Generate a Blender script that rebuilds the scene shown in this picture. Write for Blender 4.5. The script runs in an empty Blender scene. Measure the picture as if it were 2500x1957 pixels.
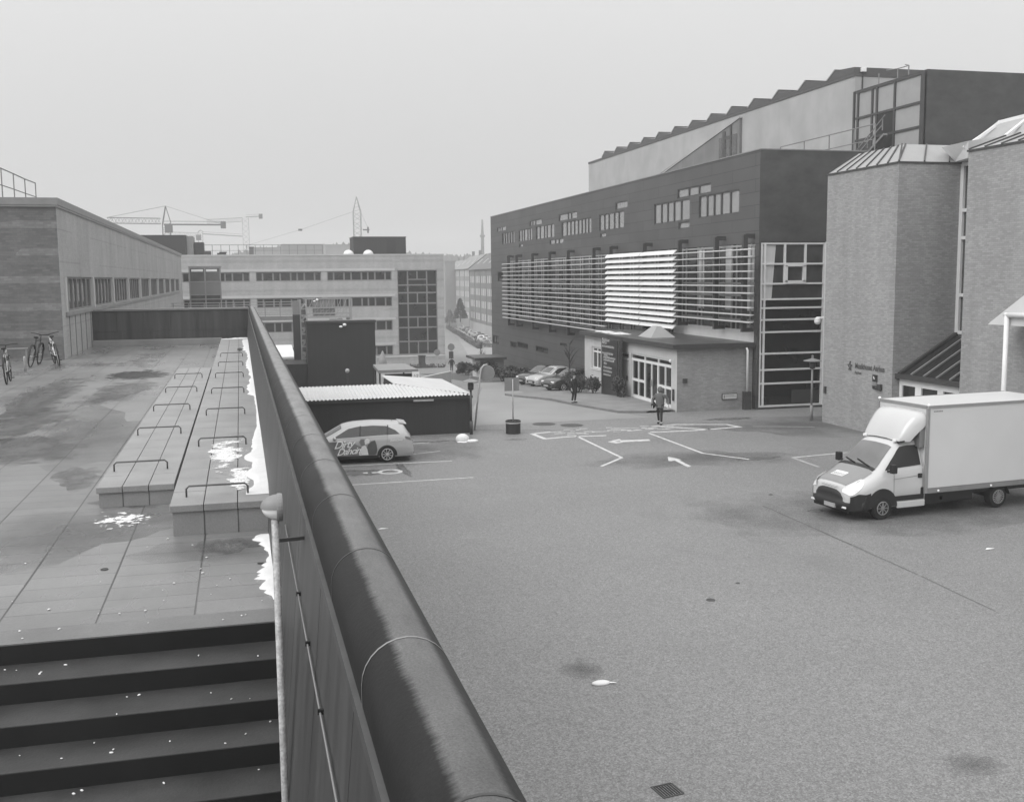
import bpy, bmesh, math, random
from math import sin, cos, pi, radians, sqrt, atan2, hypot
from mathutils import Vector, Matrix
random.seed(7)
R_ = random.Random
scene = bpy.context.scene
COL = scene.collection

# ---------------------------------------------------------------- camera
H = 7.0                                   # eye height above the car park
F_PX, YAW, PITCH, ROLL = 2564.4, radians(14.388), radians(6.718), radians(-0.585)
CX, CY = 1250.0, 978.5
FW = Vector((sin(YAW)*cos(PITCH), cos(YAW)*cos(PITCH), -sin(PITCH)))
_r0 = Vector((cos(YAW), -sin(YAW), 0)); _u0 = _r0.cross(FW)
RT = _r0*cos(ROLL) + _u0*sin(ROLL)
UP = -_r0*sin(ROLL) + _u0*cos(ROLL)
EYE = Vector((0, 0, H))
cam = bpy.data.cameras.new('camera'); cam_ob = bpy.data.objects.new('camera', cam)
COL.objects.link(cam_ob)
cam.sensor_width = 36.0; cam.sensor_fit = 'HORIZONTAL'
cam.lens = F_PX*36.0/2500.0
cam.clip_start = 0.05; cam.clip_end = 4000
cam_ob.matrix_world = Matrix(((RT.x, UP.x, -FW.x, EYE.x), (RT.y, UP.y, -FW.y, EYE.y),
                              (RT.z, UP.z, -FW.z, EYE.z), (0, 0, 0, 1)))
scene.camera = cam_ob

# ---------------------------------------------------------------- light
SUN_EL, SUN_AZ = radians(46), radians(-106)    # soft light from the left, slightly behind
sdir = Vector((sin(SUN_AZ)*cos(SUN_EL), cos(SUN_AZ)*cos(SUN_EL)*1.0, sin(SUN_EL)))
world = bpy.data.worlds.new('World'); scene.world = world
world.use_nodes = True
wn = world.node_tree; wn.nodes.clear()
def wnode(t, **k):
    n = wn.nodes.new(t)
    for a, v in k.items(): setattr(n, a, v)
    return n
out = wnode('ShaderNodeOutputWorld'); bg = wnode('ShaderNodeBackground')
sky = wnode('ShaderNodeTexSky'); sky.sky_type = 'NISHITA'; sky.sun_disc = False
sky.sun_elevation = SUN_EL; sky.sun_rotation = SUN_AZ; sky.dust_density = 3.0; sky.air_density = 1.5
bw = wnode('ShaderNodeRGBToBW'); wn.links.new(sky.outputs[0], bw.inputs[0])
# overcast: the cloud layer evens the clear sky out into a pale grey that grows brighter upward
tc = wnode('ShaderNodeTexCoord'); sx = wnode('ShaderNodeSeparateXYZ'); wn.links.new(tc.outputs['Generated'], sx.inputs[0])
cl = wnode('ShaderNodeMath', operation='MAXIMUM'); wn.links.new(sx.outputs[2], cl.inputs[0]); cl.inputs[1].default_value = 0.0
gr = wnode('ShaderNodeMath', operation='MULTIPLY_ADD'); wn.links.new(cl.outputs[0], gr.inputs[0])
gr.inputs[1].default_value = 12.0; gr.inputs[2].default_value = 6.5
nz = wnode('ShaderNodeTexNoise'); nz.inputs['Scale'].default_value = 1.6; nz.inputs['Detail'].default_value = 3
wn.links.new(tc.outputs['Generated'], nz.inputs['Vector'])
nm = wnode('ShaderNodeMapRange'); wn.links.new(nz.outputs[0], nm.inputs[0])
nm.inputs[3].default_value = 0.955; nm.inputs[4].default_value = 1.045
gm = wnode('ShaderNodeMath', operation='MULTIPLY'); wn.links.new(gr.outputs[0], gm.inputs[0]); wn.links.new(nm.outputs[0], gm.inputs[1])
# sky made brighter behind the camera, added to lift faces turned that way
ay = wnode('ShaderNodeMath', operation='MULTIPLY_ADD'); wn.links.new(sx.outputs[1], ay.inputs[0]); ay.inputs[1].default_value = -0.24; ay.inputs[2].default_value = 1.0
ax_ = wnode('ShaderNodeMath', operation='MULTIPLY_ADD'); wn.links.new(sx.outputs[0], ax_.inputs[0]); ax_.inputs[1].default_value = -0.06; wn.links.new(ay.outputs[0], ax_.inputs[2])
gm2 = wnode('ShaderNodeMath', operation='MULTIPLY'); wn.links.new(gm.outputs[0], gm2.inputs[0]); wn.links.new(ax_.outputs[0], gm2.inputs[1]); gm = gm2
ad = wnode('ShaderNodeMath', operation='MULTIPLY_ADD'); wn.links.new(bw.outputs[0], ad.inputs[0])
ad.inputs[1].default_value = 0.12; wn.links.new(gm.outputs[0], ad.inputs[2])
wn.links.new(ad.outputs[0], bg.inputs['Color']); bg.inputs['Strength'].default_value = 0.1
wn.links.new(bg.outputs[0], out.inputs['Surface'])
sun = bpy.data.lights.new('sun', 'SUN'); sun.energy = 1.5; sun.angle = radians(38); sun.color = (1, 1, 1)
sun_ob = bpy.data.objects.new('sun', sun); COL.objects.link(sun_ob)
sun_ob.rotation_euler = sdir.to_track_quat('Z', 'Y').to_euler()
scene.view_settings.view_transform = 'Standard'; scene.view_settings.look = 'None'
scene.view_settings.exposure = 0.0; scene.view_settings.gamma = 1.0
scene.view_settings.use_curve_mapping = False
scene.render.engine = 'CYCLES'
try:
    scene.cycles.use_denoising = True
    scene.cycles.max_bounces = 6; scene.cycles.diffuse_bounces = 3; scene.cycles.glossy_bounces = 3
    scene.cycles.volume_bounces = 1; scene.cycles.transmission_bounces = 4
    scene.cycles.sample_clamp_indirect = 6
except Exception: pass

# ---------------------------------------------------------------- points on real planes
def ray(x, y): return RT*((x-CX)/F_PX) - UP*((y-CY)/F_PX) + FW
def onx(x, y, v): d = ray(x, y); return EYE + d*(v/d.x)
def ony(x, y, v): d = ray(x, y); return EYE + d*(v/d.y)
def onz(x, y, v): d = ray(x, y); return EYE + d*((v-H)/d.z)
def att(x, y, t): return EYE + ray(x, y)*t
GP = [(-400, 0), (57, 0), (141, -5.0), (180, -5.8), (300, -8.5), (600, -12), (1400, -14)]
def gz(Y):
    for (a, za), (b, zb) in zip(GP, GP[1:]):
        if Y <= b: return za + (zb-za)*max(0, (Y-a))/(b-a)
    return GP[-1][1]
def ong(x, y):
    d = ray(x, y); lo = 3.0
    t = lo
    while t < 1300:
        if H + d.z*t < gz(d.y*t):
            a, b = t-1.0, t
            for _ in range(20):
                m = (a+b)/2
                if H + d.z*m < gz(d.y*m): b = m
                else: a = m
            return EYE + d*b
        t += 1.0
    return EYE + d*1300

# ---------------------------------------------------------------- materials (everything in this place is seen in greys)
MATS = {}
def new_mat(name):
    m = bpy.data.materials.new(name); m.use_nodes = True
    nt = m.node_tree; b = nt.nodes['Principled BSDF']
    MATS[name] = m
    return m, nt, b
def nd(nt, t, ins=None, **k):
    n = nt.nodes.new(t)
    for a, v in k.items(): setattr(n, a, v)
    for a, v in (ins or {}).items():
        if hasattr(v, 'links') or hasattr(v, 'is_linked'): nt.links.new(v, n.inputs[a])
        else: n.inputs[a].default_value = v
    return n
def mth(nt, op, a, b=None, c=None):
    n = nt.nodes.new('ShaderNodeMath'); n.operation = op
    for i, v in enumerate((a, b, c)):
        if v is None: continue
        if hasattr(v, 'is_linked'): nt.links.new(v, n.inputs[i])
        else: n.inputs[i].default_value = v
    return n.outputs[0]
def mrange(nt, v, a, b, c, d):
    n = nd(nt, 'ShaderNodeMapRange', {0: v, 1: a, 2: b, 3: c, 4: d}); return n.outputs[0]
def coord(nt, scale=(1, 1, 1)):
    t = nt.nodes.new('ShaderNodeTexCoord')
    m = nd(nt, 'ShaderNodeMapping', {'Vector': t.outputs['Object'], 'Scale': scale}); return m.outputs[0]
def noise(nt, vec, scale, detail=3, rough=.55):
    n = nd(nt, 'ShaderNodeTexNoise', {'Vector': vec, 'Scale': scale, 'Detail': detail, 'Roughness': rough}); return n.outputs[0]
def set_col(nt, b, v):
    if hasattr(v, 'is_linked'): nt.links.new(v, b.inputs['Base Color'])
    else: b.inputs['Base Color'].default_value = (v, v, v, 1)
def bump(nt, b, h, strength=.3, dist=.02):
    n = nd(nt, 'ShaderNodeBump', {'Height': h, 'Strength': strength, 'Distance': dist}); nt.links.new(n.outputs[0], b.inputs['Normal'])

def M(name, col, rough=.6, var=.12, scale=3.0, stretch=(1, 1, 1), bmp=0, metal=0, ior=1.45, fine=0, coat=0):
    if name in MATS: return MATS[name]
    m, nt, b = new_mat(name)
    v = coord(nt, stretch)
    f = mrange(nt, noise(nt, v, scale, 5, .6), .3, .7, 1-var, 1+var)
    if fine:
        f2 = mrange(nt, noise(nt, coord(nt), 60, 2), .3, .7, 1-fine, 1+fine); f = mth(nt, 'MULTIPLY', f, f2)
    set_col(nt, b, mth(nt, 'MULTIPLY', f, col))
    b.inputs['Roughness'].default_value = rough; b.inputs['Metallic'].default_value = metal; b.inputs['IOR'].default_value = ior
    if coat: b.inputs['Coat Weight'].default_value = coat; b.inputs['Coat Roughness'].default_value = .06
    if bmp: bump(nt, b, noise(nt, coord(nt), 40, 4), bmp, .01)
    return m
def wallvec(nt):
    t = nt.nodes.new('ShaderNodeTexCoord'); s = nd(nt, 'ShaderNodeSeparateXYZ', {0: t.outputs['Object']})
    u = mth(nt, 'ADD', s.outputs[0], s.outputs[1])
    c = nd(nt, 'ShaderNodeCombineXYZ', {0: u, 1: s.outputs[2]}); return c.outputs[0], s
def brick_mat(name, col, mortar, bw_=.24, bh=.072, var=.16, band=None, rough=.8, msize=.008, big=.10):
    m, nt, b = new_mat(name)
    v, s = wallvec(nt)
    br = nd(nt, 'ShaderNodeTexBrick', {'Vector': v, 'Color1': (1-var,)*3+(1,), 'Color2': (1+var,)*3+(1,), 'Mortar': (mortar/col,)*3+(1,),
            'Scale': 1.0, 'Mortar Size': msize, 'Brick Width': bw_, 'Row Height': bh, 'Mortar Smooth': .3, 'Bias': 0.0})
    g = nd(nt, 'ShaderNodeRGBToBW', {0: br.outputs[0]}).outputs[0]
    f = mrange(nt, noise(nt, coord(nt), .45, 5, .6), .3, .7, 1-big, 1+big)
    g = mth(nt, 'MULTIPLY', g, f)
    st = mrange(nt, noise(nt, coord(nt, (1.3, 1.3, .12)), 1.0, 4), .35, .7, 1.06, .90)   # rain streaks
    g = mth(nt, 'MULTIPLY', g, st)
    g = mth(nt, 'MULTIPLY', g, mrange(nt, noise(nt, v, 7.0, 2, .8), .3, .7, .93, 1.07))
    if band:
        per, ph, width, gain = band
        fr = mth(nt, 'FRACT', mth(nt, 'DIVIDE', mth(nt, 'ADD', s.outputs[2], ph), per))
        isb = mth(nt, 'LESS_THAN', fr, width)
        patch = mth(nt, 'GREATER_THAN', noise(nt, coord(nt, (.13, .13, 1.0)), 1.1, 1), .40)
        g = mth(nt, 'MULTIPLY', g, mth(nt, 'MULTIPLY_ADD', mth(nt, 'MULTIPLY', isb, patch), gain, 1.0))
    set_col(nt, b, mth(nt, 'MULTIPLY', g, col)); b.inputs['Roughness'].default_value = rough
    bump(nt, b, br.outputs['Fac'], -.25, .008)
    return m
def glass(name, col=.02, rough=.03, ior=1.7, var=.3):
    m, nt, b = new_mat(name)
    f = mrange(nt, noise(nt, coord(nt), .9, 2), .35, .65, 1-var, 1+var)
    set_col(nt, b, mth(nt, 'MULTIPLY', f, col))
    b.inputs['Roughness'].default_value = rough; b.inputs['IOR'].default_value = ior
    return m

# asphalt: fine grain, damp patches, worn dark seams
m, nt, b = new_mat('asphalt'); v = coord(nt)
grain = mrange(nt, noise(nt, v, 70, 3, .7), .32, .68, .80, 1.2)
grain2 = mrange(nt, noise(nt, v, 9, 3, .6), .3, .7, .90, 1.10)
big = mrange(nt, noise(nt, v, .16, 5, .6), .3, .7, .93, 1.07)
damp = noise(nt, coord(nt, (1, .55, 1)), .42, 6, .62)
dampf = mrange(nt, damp, .56, .68, 1.0, .93)
crack = nd(nt, 'ShaderNodeTexVoronoi', {'Vector': v, 'Scale': .11}, feature='DISTANCE_TO_EDGE').outputs['Distance']
g = mth(nt, 'MULTIPLY', mth(nt, 'MULTIPLY', grain, grain2), mth(nt, 'MULTIPLY', big, dampf))
vo = nd(nt, 'ShaderNodeTexVoronoi', {'Vector': v, 'Scale': 46}).outputs['Color']
vo2 = nd(nt, 'ShaderNodeTexVoronoi', {'Vector': v, 'Scale': 34}).outputs['Color']
stone = mth(nt, 'MULTIPLY', mrange(nt, nd(nt, 'ShaderNodeRGBToBW', {0: vo}).outputs[0], .15, .85, .72, 1.30), mrange(nt, nd(nt, 'ShaderNodeRGBToBW', {0: vo2}).outputs[0], .15, .85, .82, 1.20))
g = mth(nt, 'MULTIPLY', g, stone)
set_col(nt, b, mth(nt, 'MULTIPLY', g, .176))
nt.links.new(mrange(nt, damp, .54, .68, .60, .45), b.inputs['Roughness'])
bump(nt, b, noise(nt, v, 60, 3, .7), .3, .01)

# terrace paving: long slabs, joints partly open, damp stains
m, nt, b = new_mat('paving'); v = coord(nt)
t = nt.nodes.new('ShaderNodeTexCoord'); s = nd(nt, 'ShaderNodeSeparateXYZ', {0: t.outputs['Object']})
ux = mth(nt, 'ADD', s.outputs[0], mth(nt, 'MULTIPLY', noise(nt, coord(nt, (.4, .12, 1)), .5, 1), .02))
ux = mth(nt, 'ADD', ux, 8.58)
cvec = nd(nt, 'ShaderNodeCombineXYZ', {0: s.outputs[1], 1: ux}).outputs[0]
br = nd(nt, 'ShaderNodeTexBrick', {'Vector': cvec, 'Color1': (.93,)*3+(1,), 'Color2': (1.07,)*3+(1,), 'Mortar': (.50,)*3+(1,), 'Scale': 1.0,
        'Mortar Size': .009, 'Brick Width': .37, 'Row Height': .74, 'Mortar Smooth': .4}, offset=.38, squash=1.0)
g = nd(nt, 'ShaderNodeRGBToBW', {0: br.outputs[0]}).outputs[0]
row = mth(nt, 'FRACT', mth(nt, 'DIVIDE', mth(nt, 'ADD', ux, .010), .74))
open_ = mrange(nt, noise(nt, coord(nt, (1, .35, 1)), .8, 2), .38, .6, .013, .030)
joint = mth(nt, 'LESS_THAN', row, open_)
g = mth(nt, 'MULTIPLY', g, mth(nt, 'MULTIPLY_ADD', joint, -.62, 1.0))
g = mth(nt, 'MULTIPLY', g, mrange(nt, noise(nt, v, .55, 6, .62), .3, .7, .80, 1.14))
wet = noise(nt, coord(nt, (.9, .33, 1)), .62, 4, .6)
g = mth(nt, 'MULTIPLY', g, mrange(nt, wet, .60, .68, 1.0, .66))
g = mth(nt, 'MULTIPLY', g, mrange(nt, noise(nt, v, 70, 2), .3, .7, .92, 1.08))
set_col(nt, b, mth(nt, 'MULTIPLY', g, .180))
nt.links.new(mrange(nt, wet, .45, .68, .40, .14), b.inputs['Roughness'])
bump(nt, b, noise(nt, v, 30, 4, .7), .18, .008)

# coping: pale metal on top, dark grown flanks with a ragged edge
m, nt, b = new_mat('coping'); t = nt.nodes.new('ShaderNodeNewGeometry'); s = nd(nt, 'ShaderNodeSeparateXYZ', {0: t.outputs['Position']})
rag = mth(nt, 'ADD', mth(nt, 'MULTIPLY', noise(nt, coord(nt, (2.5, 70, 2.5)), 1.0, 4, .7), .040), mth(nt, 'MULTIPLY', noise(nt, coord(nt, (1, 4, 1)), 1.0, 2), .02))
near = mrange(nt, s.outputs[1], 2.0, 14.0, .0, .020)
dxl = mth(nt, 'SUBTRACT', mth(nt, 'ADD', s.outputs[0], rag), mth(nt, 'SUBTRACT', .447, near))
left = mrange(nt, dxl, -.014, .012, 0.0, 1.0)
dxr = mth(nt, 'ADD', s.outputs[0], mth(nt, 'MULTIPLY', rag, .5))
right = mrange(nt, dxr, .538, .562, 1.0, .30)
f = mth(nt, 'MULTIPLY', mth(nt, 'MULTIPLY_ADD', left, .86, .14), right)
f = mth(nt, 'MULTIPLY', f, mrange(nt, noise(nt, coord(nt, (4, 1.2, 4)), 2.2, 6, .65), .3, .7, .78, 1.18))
f = mth(nt, 'MULTIPLY', f, mrange(nt, s.outputs[1], 1.5, 10.0, .50, 1.08))   # shade put into the colour, deeper nearer the camera
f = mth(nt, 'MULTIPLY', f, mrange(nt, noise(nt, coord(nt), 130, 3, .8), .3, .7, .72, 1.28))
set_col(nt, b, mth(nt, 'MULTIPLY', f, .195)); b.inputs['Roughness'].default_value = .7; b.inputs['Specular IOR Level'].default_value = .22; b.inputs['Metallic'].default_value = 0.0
bump(nt, b, noise(nt, coord(nt), 45, 4), .2, .006)

# parapet panels: dark sheet metal with vertical run-off streaks
def streak_mat(name, col, amp=.22, rough=.55, sc=(3.2, 3.2, .22)):
    m, nt, b = new_mat(name)
    f = mrange(nt, noise(nt, coord(nt, sc), 1.5, 5, .65), .3, .7, 1-amp, 1+amp)
    f = mth(nt, 'MULTIPLY', f, mrange(nt, noise(nt, coord(nt), .5, 3), .3, .7, .9, 1.1))
    set_col(nt, b, mth(nt, 'MULTIPLY', f, col)); b.inputs['Roughness'].default_value = rough
    return m
streak_mat('wall_panel', .056, .40, .5)
streak_mat('dark_boards', .021, .16, .7, (5, 5, .15))
streak_mat('concrete_pale', .36, .06, .8, (.5, .5, .06))
streak_mat('concrete_mid', .17, .12, .8, (.9, .9, .1))
streak_mat('dark_panel', .046, .36, .6, (.5, .5, .8))
# dark cladding: horizontal boards with thin dark seams
m, nt, b = new_mat('dark_cladding'); v, s = wallvec(nt)
br = nd(nt, 'ShaderNodeTexBrick', {'Vector': v, 'Color1': (.90,)*3+(1,), 'Color2': (1.09,)*3+(1,), 'Mortar': (.45,)*3+(1,), 'Scale': 1.0,
        'Mortar Size': .020, 'Brick Width': 5.2, 'Row Height': .66, 'Mortar Smooth': .3}, offset=.5)
g = nd(nt, 'ShaderNodeRGBToBW', {0: br.outputs[0]}).outputs[0]
g = mth(nt, 'MULTIPLY', g, mrange(nt, noise(nt, coord(nt), .5, 4), .3, .7, .9, 1.1))
set_col(nt, b, mth(nt, 'MULTIPLY', g, .074)); b.inputs['Roughness'].default_value = .6
brick_mat('brick_pale', .285, .24, .23, .075, .13, big=.05)
brick_mat('brick_annex', .245, .22, .24, .075, .12)
brick_mat('brick_left', .125, .115, .24, .075, .15, band=(.92, .15, .26, .38), big=.12)
brick_mat('brick_left_side', .34, .32, .24, .075, .06, band=(1.1, .0, .05, -.14), big=.12)
brick_mat('brick_far', .36, .34, .24, .08, .08, band=(1.32, .3, .30, -.13), big=.08)
brick_mat('brick_flat', .17, .16, .3, .1, .1)
M('far_band', .46, .8, .06, 1); M('far_frame', .17, .6, .05)
glass('glass_dark', .016, .05, 1.45); glass('glass_pale', .15, .03, 2.9, .12); glass('glass_mid', .05, .06, 1.7)  # glass_pale: reflected sky put into the pale base colour
glass('glass_shop', .012, .03, 1.5); glass('car_glass', .02, .02, 1.6)
M('white_paint', .72, .45, .05, 2); M('white_metal', .62, .4, .05, 2); M('white_body', .50, .25, .03, 1.2, coat=.5); M('snow', .66, .75, .05, 6, bmp=.5)
M('render_white', .48, .8, .07, 1.4); M('grey_metal', .20, .5, .10, 3); M('galv', .34, .42, .22, 24, fine=.25); M('border_stone', .15, .55, .15, 2, fine=.1); M('ledge_metal', .075, .5, .2, 4); M('hoop_steel', .075, .5, .15, 8); M('louvre_grey', .46, .5, .05, 2); M('dark_metal', .045, .45, .12, 3)
M('black', .011, .55, .1, 3); M('rubber', .010, .75, .15, 8); M('box_white', .58, .4, .03, .8); M('box_edge', .25, .45, .06); M('alu', .46, .38, .1, 20)
M('plastic_dark', .013, .6, .12, 6); M('roof_felt', .06, .35, .5, 1.1); M('roof_dark', .07, .5, .1); M('sheet_roof', .50, .55, .05, 1.5)
M('zinc', .30, .45, .07, 1.5); M('kerb', .17, .7, .15, 3); M('sidewalk', .20, .7, .15, 1.2, fine=.06); M('road', .24, .55, .10, .25, fine=.05)
M('paint_line', .50, .7, .25, 5, fine=.10); M('paint_worn', .34, .7, .40, 7, fine=.15); M('seam_faint', .095, .6, .3, 3); M('seam', .07, .6, .35, 3)
M('stone_block', .245, .6, .14, 1.3, fine=.08); M('step_stone', .036, .55, .3, 2.2, fine=.10, bmp=.3); M('riser', .010, .7, .25, 3)  # step and riser stone darkened, overhead shade put into the colour
M('leaf_dark', .045, .7, .4, 8); M('leaf', .062, .7, .4, 6); M('hedge', .05, .8, .4, 5); M('bark', .05, .9, .3, 6); M('woods', .07, .9, .4, .05)
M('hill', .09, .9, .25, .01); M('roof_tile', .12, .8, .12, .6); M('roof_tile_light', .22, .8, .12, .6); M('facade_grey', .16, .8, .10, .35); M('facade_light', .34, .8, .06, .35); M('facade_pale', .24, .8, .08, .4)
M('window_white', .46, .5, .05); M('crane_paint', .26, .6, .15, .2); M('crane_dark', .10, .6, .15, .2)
M('silver_car', .40, .25, .05, 2, metal=.2, coat=.6); M('dark_car', .035, .25, .1, 2, coat=.6); M('mid_car', .14, .3, .1, 2, coat=.5); M('livery', .15, .35, .25, 2.2, coat=.4); M('livery_dark', .075, .4, .2, 3)
M('hood_grey', .20, .3, .04, 2, coat=.4); M('lamp_glass', .85, .3, .02); M('lens', .85, .12, .1, 20); M('plate', .35, .5, .1)
M('skin', .42, .5, .05); M('cloth_black', .02, .85, .2, 20); M('cloth_grey', .11, .85, .2, 18); M('cloth_mid', .045, .85, .2, 18); M('hair', .07, .7, .2, 30); M('hair_dark', .03, .7, .2, 30)
M('sign_black', .022, .4, .1, 2); M('sign_grey', .19, .5, .08, 3); M('sign_text', .62, .6, .05); M('letter_dark', .085, .6, .1); M('curtain', .48, .8, .10, 4, (6, 6, .3))
glass('windscreen_glass', .10, .08, 2.0, .25); M('frosted', .62, .3, .04, 1); M('interior', .03, .8, .2, 1); M('red_ring', .14, .5, .06)  # windscreen_glass: reflected sky put into its grey base colour

def patch_mat(name, col, rough, lo=.45, hi=.80, nscale=2.2, amp=.9, amax=1.0):
    m, nt, b = new_mat(name)
    t = nt.nodes.new('ShaderNodeTexCoord'); sub_ = nd(nt, 'ShaderNodeVectorMath', {0: t.outputs['Generated'], 1: (.5, .5, .5)}, operation='SUBTRACT')
    sep = nd(nt, 'ShaderNodeSeparateXYZ', {0: sub_.outputs[0]}); cmb = nd(nt, 'ShaderNodeCombineXYZ', {0: sep.outputs[0], 1: sep.outputs[1]})
    ln = nd(nt, 'ShaderNodeVectorMath', {0: cmb.outputs[0]}, operation='LENGTH').outputs['Value']
    n_ = noise(nt, coord(nt), nscale, 6, .65)
    r_ = mth(nt, 'ADD', mth(nt, 'MULTIPLY', ln, 2.0), mth(nt, 'MULTIPLY', mth(nt, 'SUBTRACT', n_, .5), amp*2))
    al = mrange(nt, r_, lo, hi, amax, 0.0)
    set_col(nt, b, mth(nt, 'MULTIPLY', mrange(nt, nd(nt, 'ShaderNodeRGBToBW', {0: nd(nt, 'ShaderNodeTexVoronoi', {'Vector': coord(nt), 'Scale': 46}).outputs['Color']}).outputs[0], .15, .85, .65, 1.4), col)); b.inputs['Roughness'].default_value = rough
    nt.links.new(al, b.inputs['Alpha']); return m
patch_mat('damp_wide', .075, .42, .0, 1.1, .6, 1.0, .42); patch_mat('damp_asphalt', .105, .38, .30, .85); patch_mat('damp_paving', .115, .22, .15, .95); patch_mat('wet', .08, .12, .4, .8); patch_mat('snow_patchy', .66, .75, .38, .56, 5.0, 1.1); patch_mat('snow_crumbly', .66, .75, .22, .32, 9.0, 1.5)

# ---------------------------------------------------------------- mesh building
class MB:
    def __init__(s): s.v = []; s.f = []
    def add(s, vs, fs):
        o = len(s.v); s.v += [Vector(p) for p in vs]; s.f += [tuple(i+o for i in f) for f in fs]; return s
    def box(s, x0, x1, y0, y1, z0, z1):
        return s.add([(x0,y0,z0),(x1,y0,z0),(x1,y1,z0),(x0,y1,z0),(x0,y0,z1),(x1,y0,z1),(x1,y1,z1),(x0,y1,z1)],
                     [(3,2,1,0),(4,5,6,7),(0,1,5,4),(1,2,6,5),(2,3,7,6),(3,0,4,7)])
    def quad(s, *p): return s.add(p, [tuple(range(len(p)))])
    def hexa(s, b, t): # bottom 4 + top 4 corner lists
        return s.add(list(b)+list(t), [(3,2,1,0),(4,5,6,7),(0,1,5,4),(1,2,6,5),(2,3,7,6),(3,0,4,7)])
    def prism(s, poly, vec):
        n = len(poly); vec = Vector(vec); p = [Vector(q) for q in poly]
        return s.add(p+[q+vec for q in p], [tuple(range(n-1,-1,-1)), tuple(range(n,2*n))]+[(i,(i+1)%n,n+(i+1)%n,n+i) for i in range(n)])
    def tube(s, pts, r, n=6, caps=True):
        pts = [Vector(p) for p in pts]; rs = r if isinstance(r, (list, tuple)) else [r]*len(pts)
        rings = []; prev = None
        for i, p in enumerate(pts):
            d = (pts[min(i+1,len(pts)-1)]-pts[max(i-1,0)])
            if d.length < 1e-9: d = Vector((0,0,1))
            d.normalize()
            if prev is None:
                a = d.orthogonal().normalized()
            else:
                a = (prev - d*prev.dot(d))
                a = a.normalized() if a.length > 1e-6 else d.orthogonal().normalized()
            prev = a; b = d.cross(a)
            rings.append([p+(a*cos(2*pi*k/n+pi/n)+b*sin(2*pi*k/n+pi/n))*rs[i] for k in range(n)])
        o = len(s.v)
        for rg in rings: s.v += rg
        for i in range(len(rings)-1):
            for k in range(n):
                s.f.append((o+i*n+k, o+i*n+(k+1)%n, o+(i+1)*n+(k+1)%n, o+(i+1)*n+k))
        if caps:
            s.f.append(tuple(o+k for k in range(n-1,-1,-1))); s.f.append(tuple(o+(len(rings)-1)*n+k for k in range(n)))
        return s
    def bar(s, a, b, w=.05, h=None): # square bar
        h = h or w
        a, b = Vector(a), Vector(b); d = (b-a).normalized()
        u = d.cross(Vector((0,0,1)))
        u = u.normalized() if u.length > 1e-4 else Vector((1,0,0)); v = u.cross(d).normalized()
        u = u*w/2; v = v*h/2
        return s.hexa([a-u-v,a+u-v,a+u+v,a-u+v],[b-u-v,b+u-v,b+u+v,b-u+v])
    def lathe(s, prof, c=(0,0,0), ax=(0,0,1), n=16): # prof: (r, h) along the axis
        c = Vector(c); ax = Vector(ax).normalized(); a = ax.orthogonal().normalized(); b = ax.cross(a); o = len(s.v); k = len(prof)
        for r, h in prof:
            for i in range(n):
                s.v.append(c+ax*h+(a*cos(2*pi*i/n)+b*sin(2*pi*i/n))*r)
        for j in range(k-1):
            for i in range(n):
                s.f.append((o+j*n+i, o+j*n+(i+1)%n, o+(j+1)*n+(i+1)%n, o+(j+1)*n+i))
        s.f.append(tuple(o+i for i in range(n-1,-1,-1))); s.f.append(tuple(o+(k-1)*n+i for i in range(n)))
        return s
    def ball(s, c, r, n=10, sq=(1,1,1)):
        pr = [(max(1e-4, r*sin(pi*i/8)), -r*cos(pi*i/8)) for i in range(9)]
        o = len(s.v); s.lathe(pr, (0,0,0), n=n)
        for i in range(o, len(s.v)):
            p = s.v[i]; s.v[i] = Vector((p.x*sq[0]+c[0], p.y*sq[1]+c[1], p.z*sq[2]+c[2]))
        return s
    def grid(s, rows): # list of equal-length rows of points
        o = len(s.v); w = len(rows[0])
        for r in rows: s.v += [Vector(p) for p in r]
        for j in range(len(rows)-1):
            for i in range(w-1):
                s.f.append((o+j*w+i, o+j*w+i+1, o+(j+1)*w+i+1, o+(j+1)*w+i))
        return s
    def xf(s, mat):
        s.v = [mat @ p for p in s.v]; return s
    def build(s, name, mat, parent=None, local=False, smooth=False, bevel=0, sub=0):
        me = bpy.data.meshes.new(name)
        off = Vector((0,0,0))
        if parent is not None and not local: off = root_loc(parent)
        me.from_pydata([tuple(p-off) for p in s.v], [], s.f); me.update()
        if bevel or sub:
            bm = bmesh.new(); bm.from_mesh(me)
            bmesh.ops.remove_doubles(bm, verts=bm.verts, dist=1e-5)
            bmesh.ops.recalc_face_normals(bm, faces=bm.faces)
            if bevel: bmesh.ops.bevel(bm, geom=[e for e in bm.edges if len(e.link_faces) == 2 and e.calc_face_angle(0) > .5], offset=bevel, segments=2, profile=.6, affect='EDGES')
            bm.to_mesh(me); bm.free()
        else:
            bm = bmesh.new(); bm.from_mesh(me); bmesh.ops.recalc_face_normals(bm, faces=bm.faces); bm.to_mesh(me); bm.free()
        mats = mat if isinstance(mat, (list, tuple)) else [mat]
        for q in mats: me.materials.append(MATS[q] if isinstance(q, str) else q)
        if smooth:
            for p in me.polygons: p.use_smooth = True
        ob = bpy.data.objects.new(name, me); COL.objects.link(ob)
        if sub:
            md = ob.modifiers.new('sub', 'SUBSURF'); md.levels = sub; md.render_levels = sub
        if parent is not None: ob.parent = parent
        return ob
ROOT = {}
def root_loc(o):
    while o.parent is not None: o = o.parent
    return ROOT.get(o.name, Vector((0,0,0)))
def tag(o, label=None, cat=None, group=None, kind=None):
    for k, v in (('label', label), ('category', cat), ('group', group), ('kind', kind)):
        if v: o[k] = v
    return o
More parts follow.
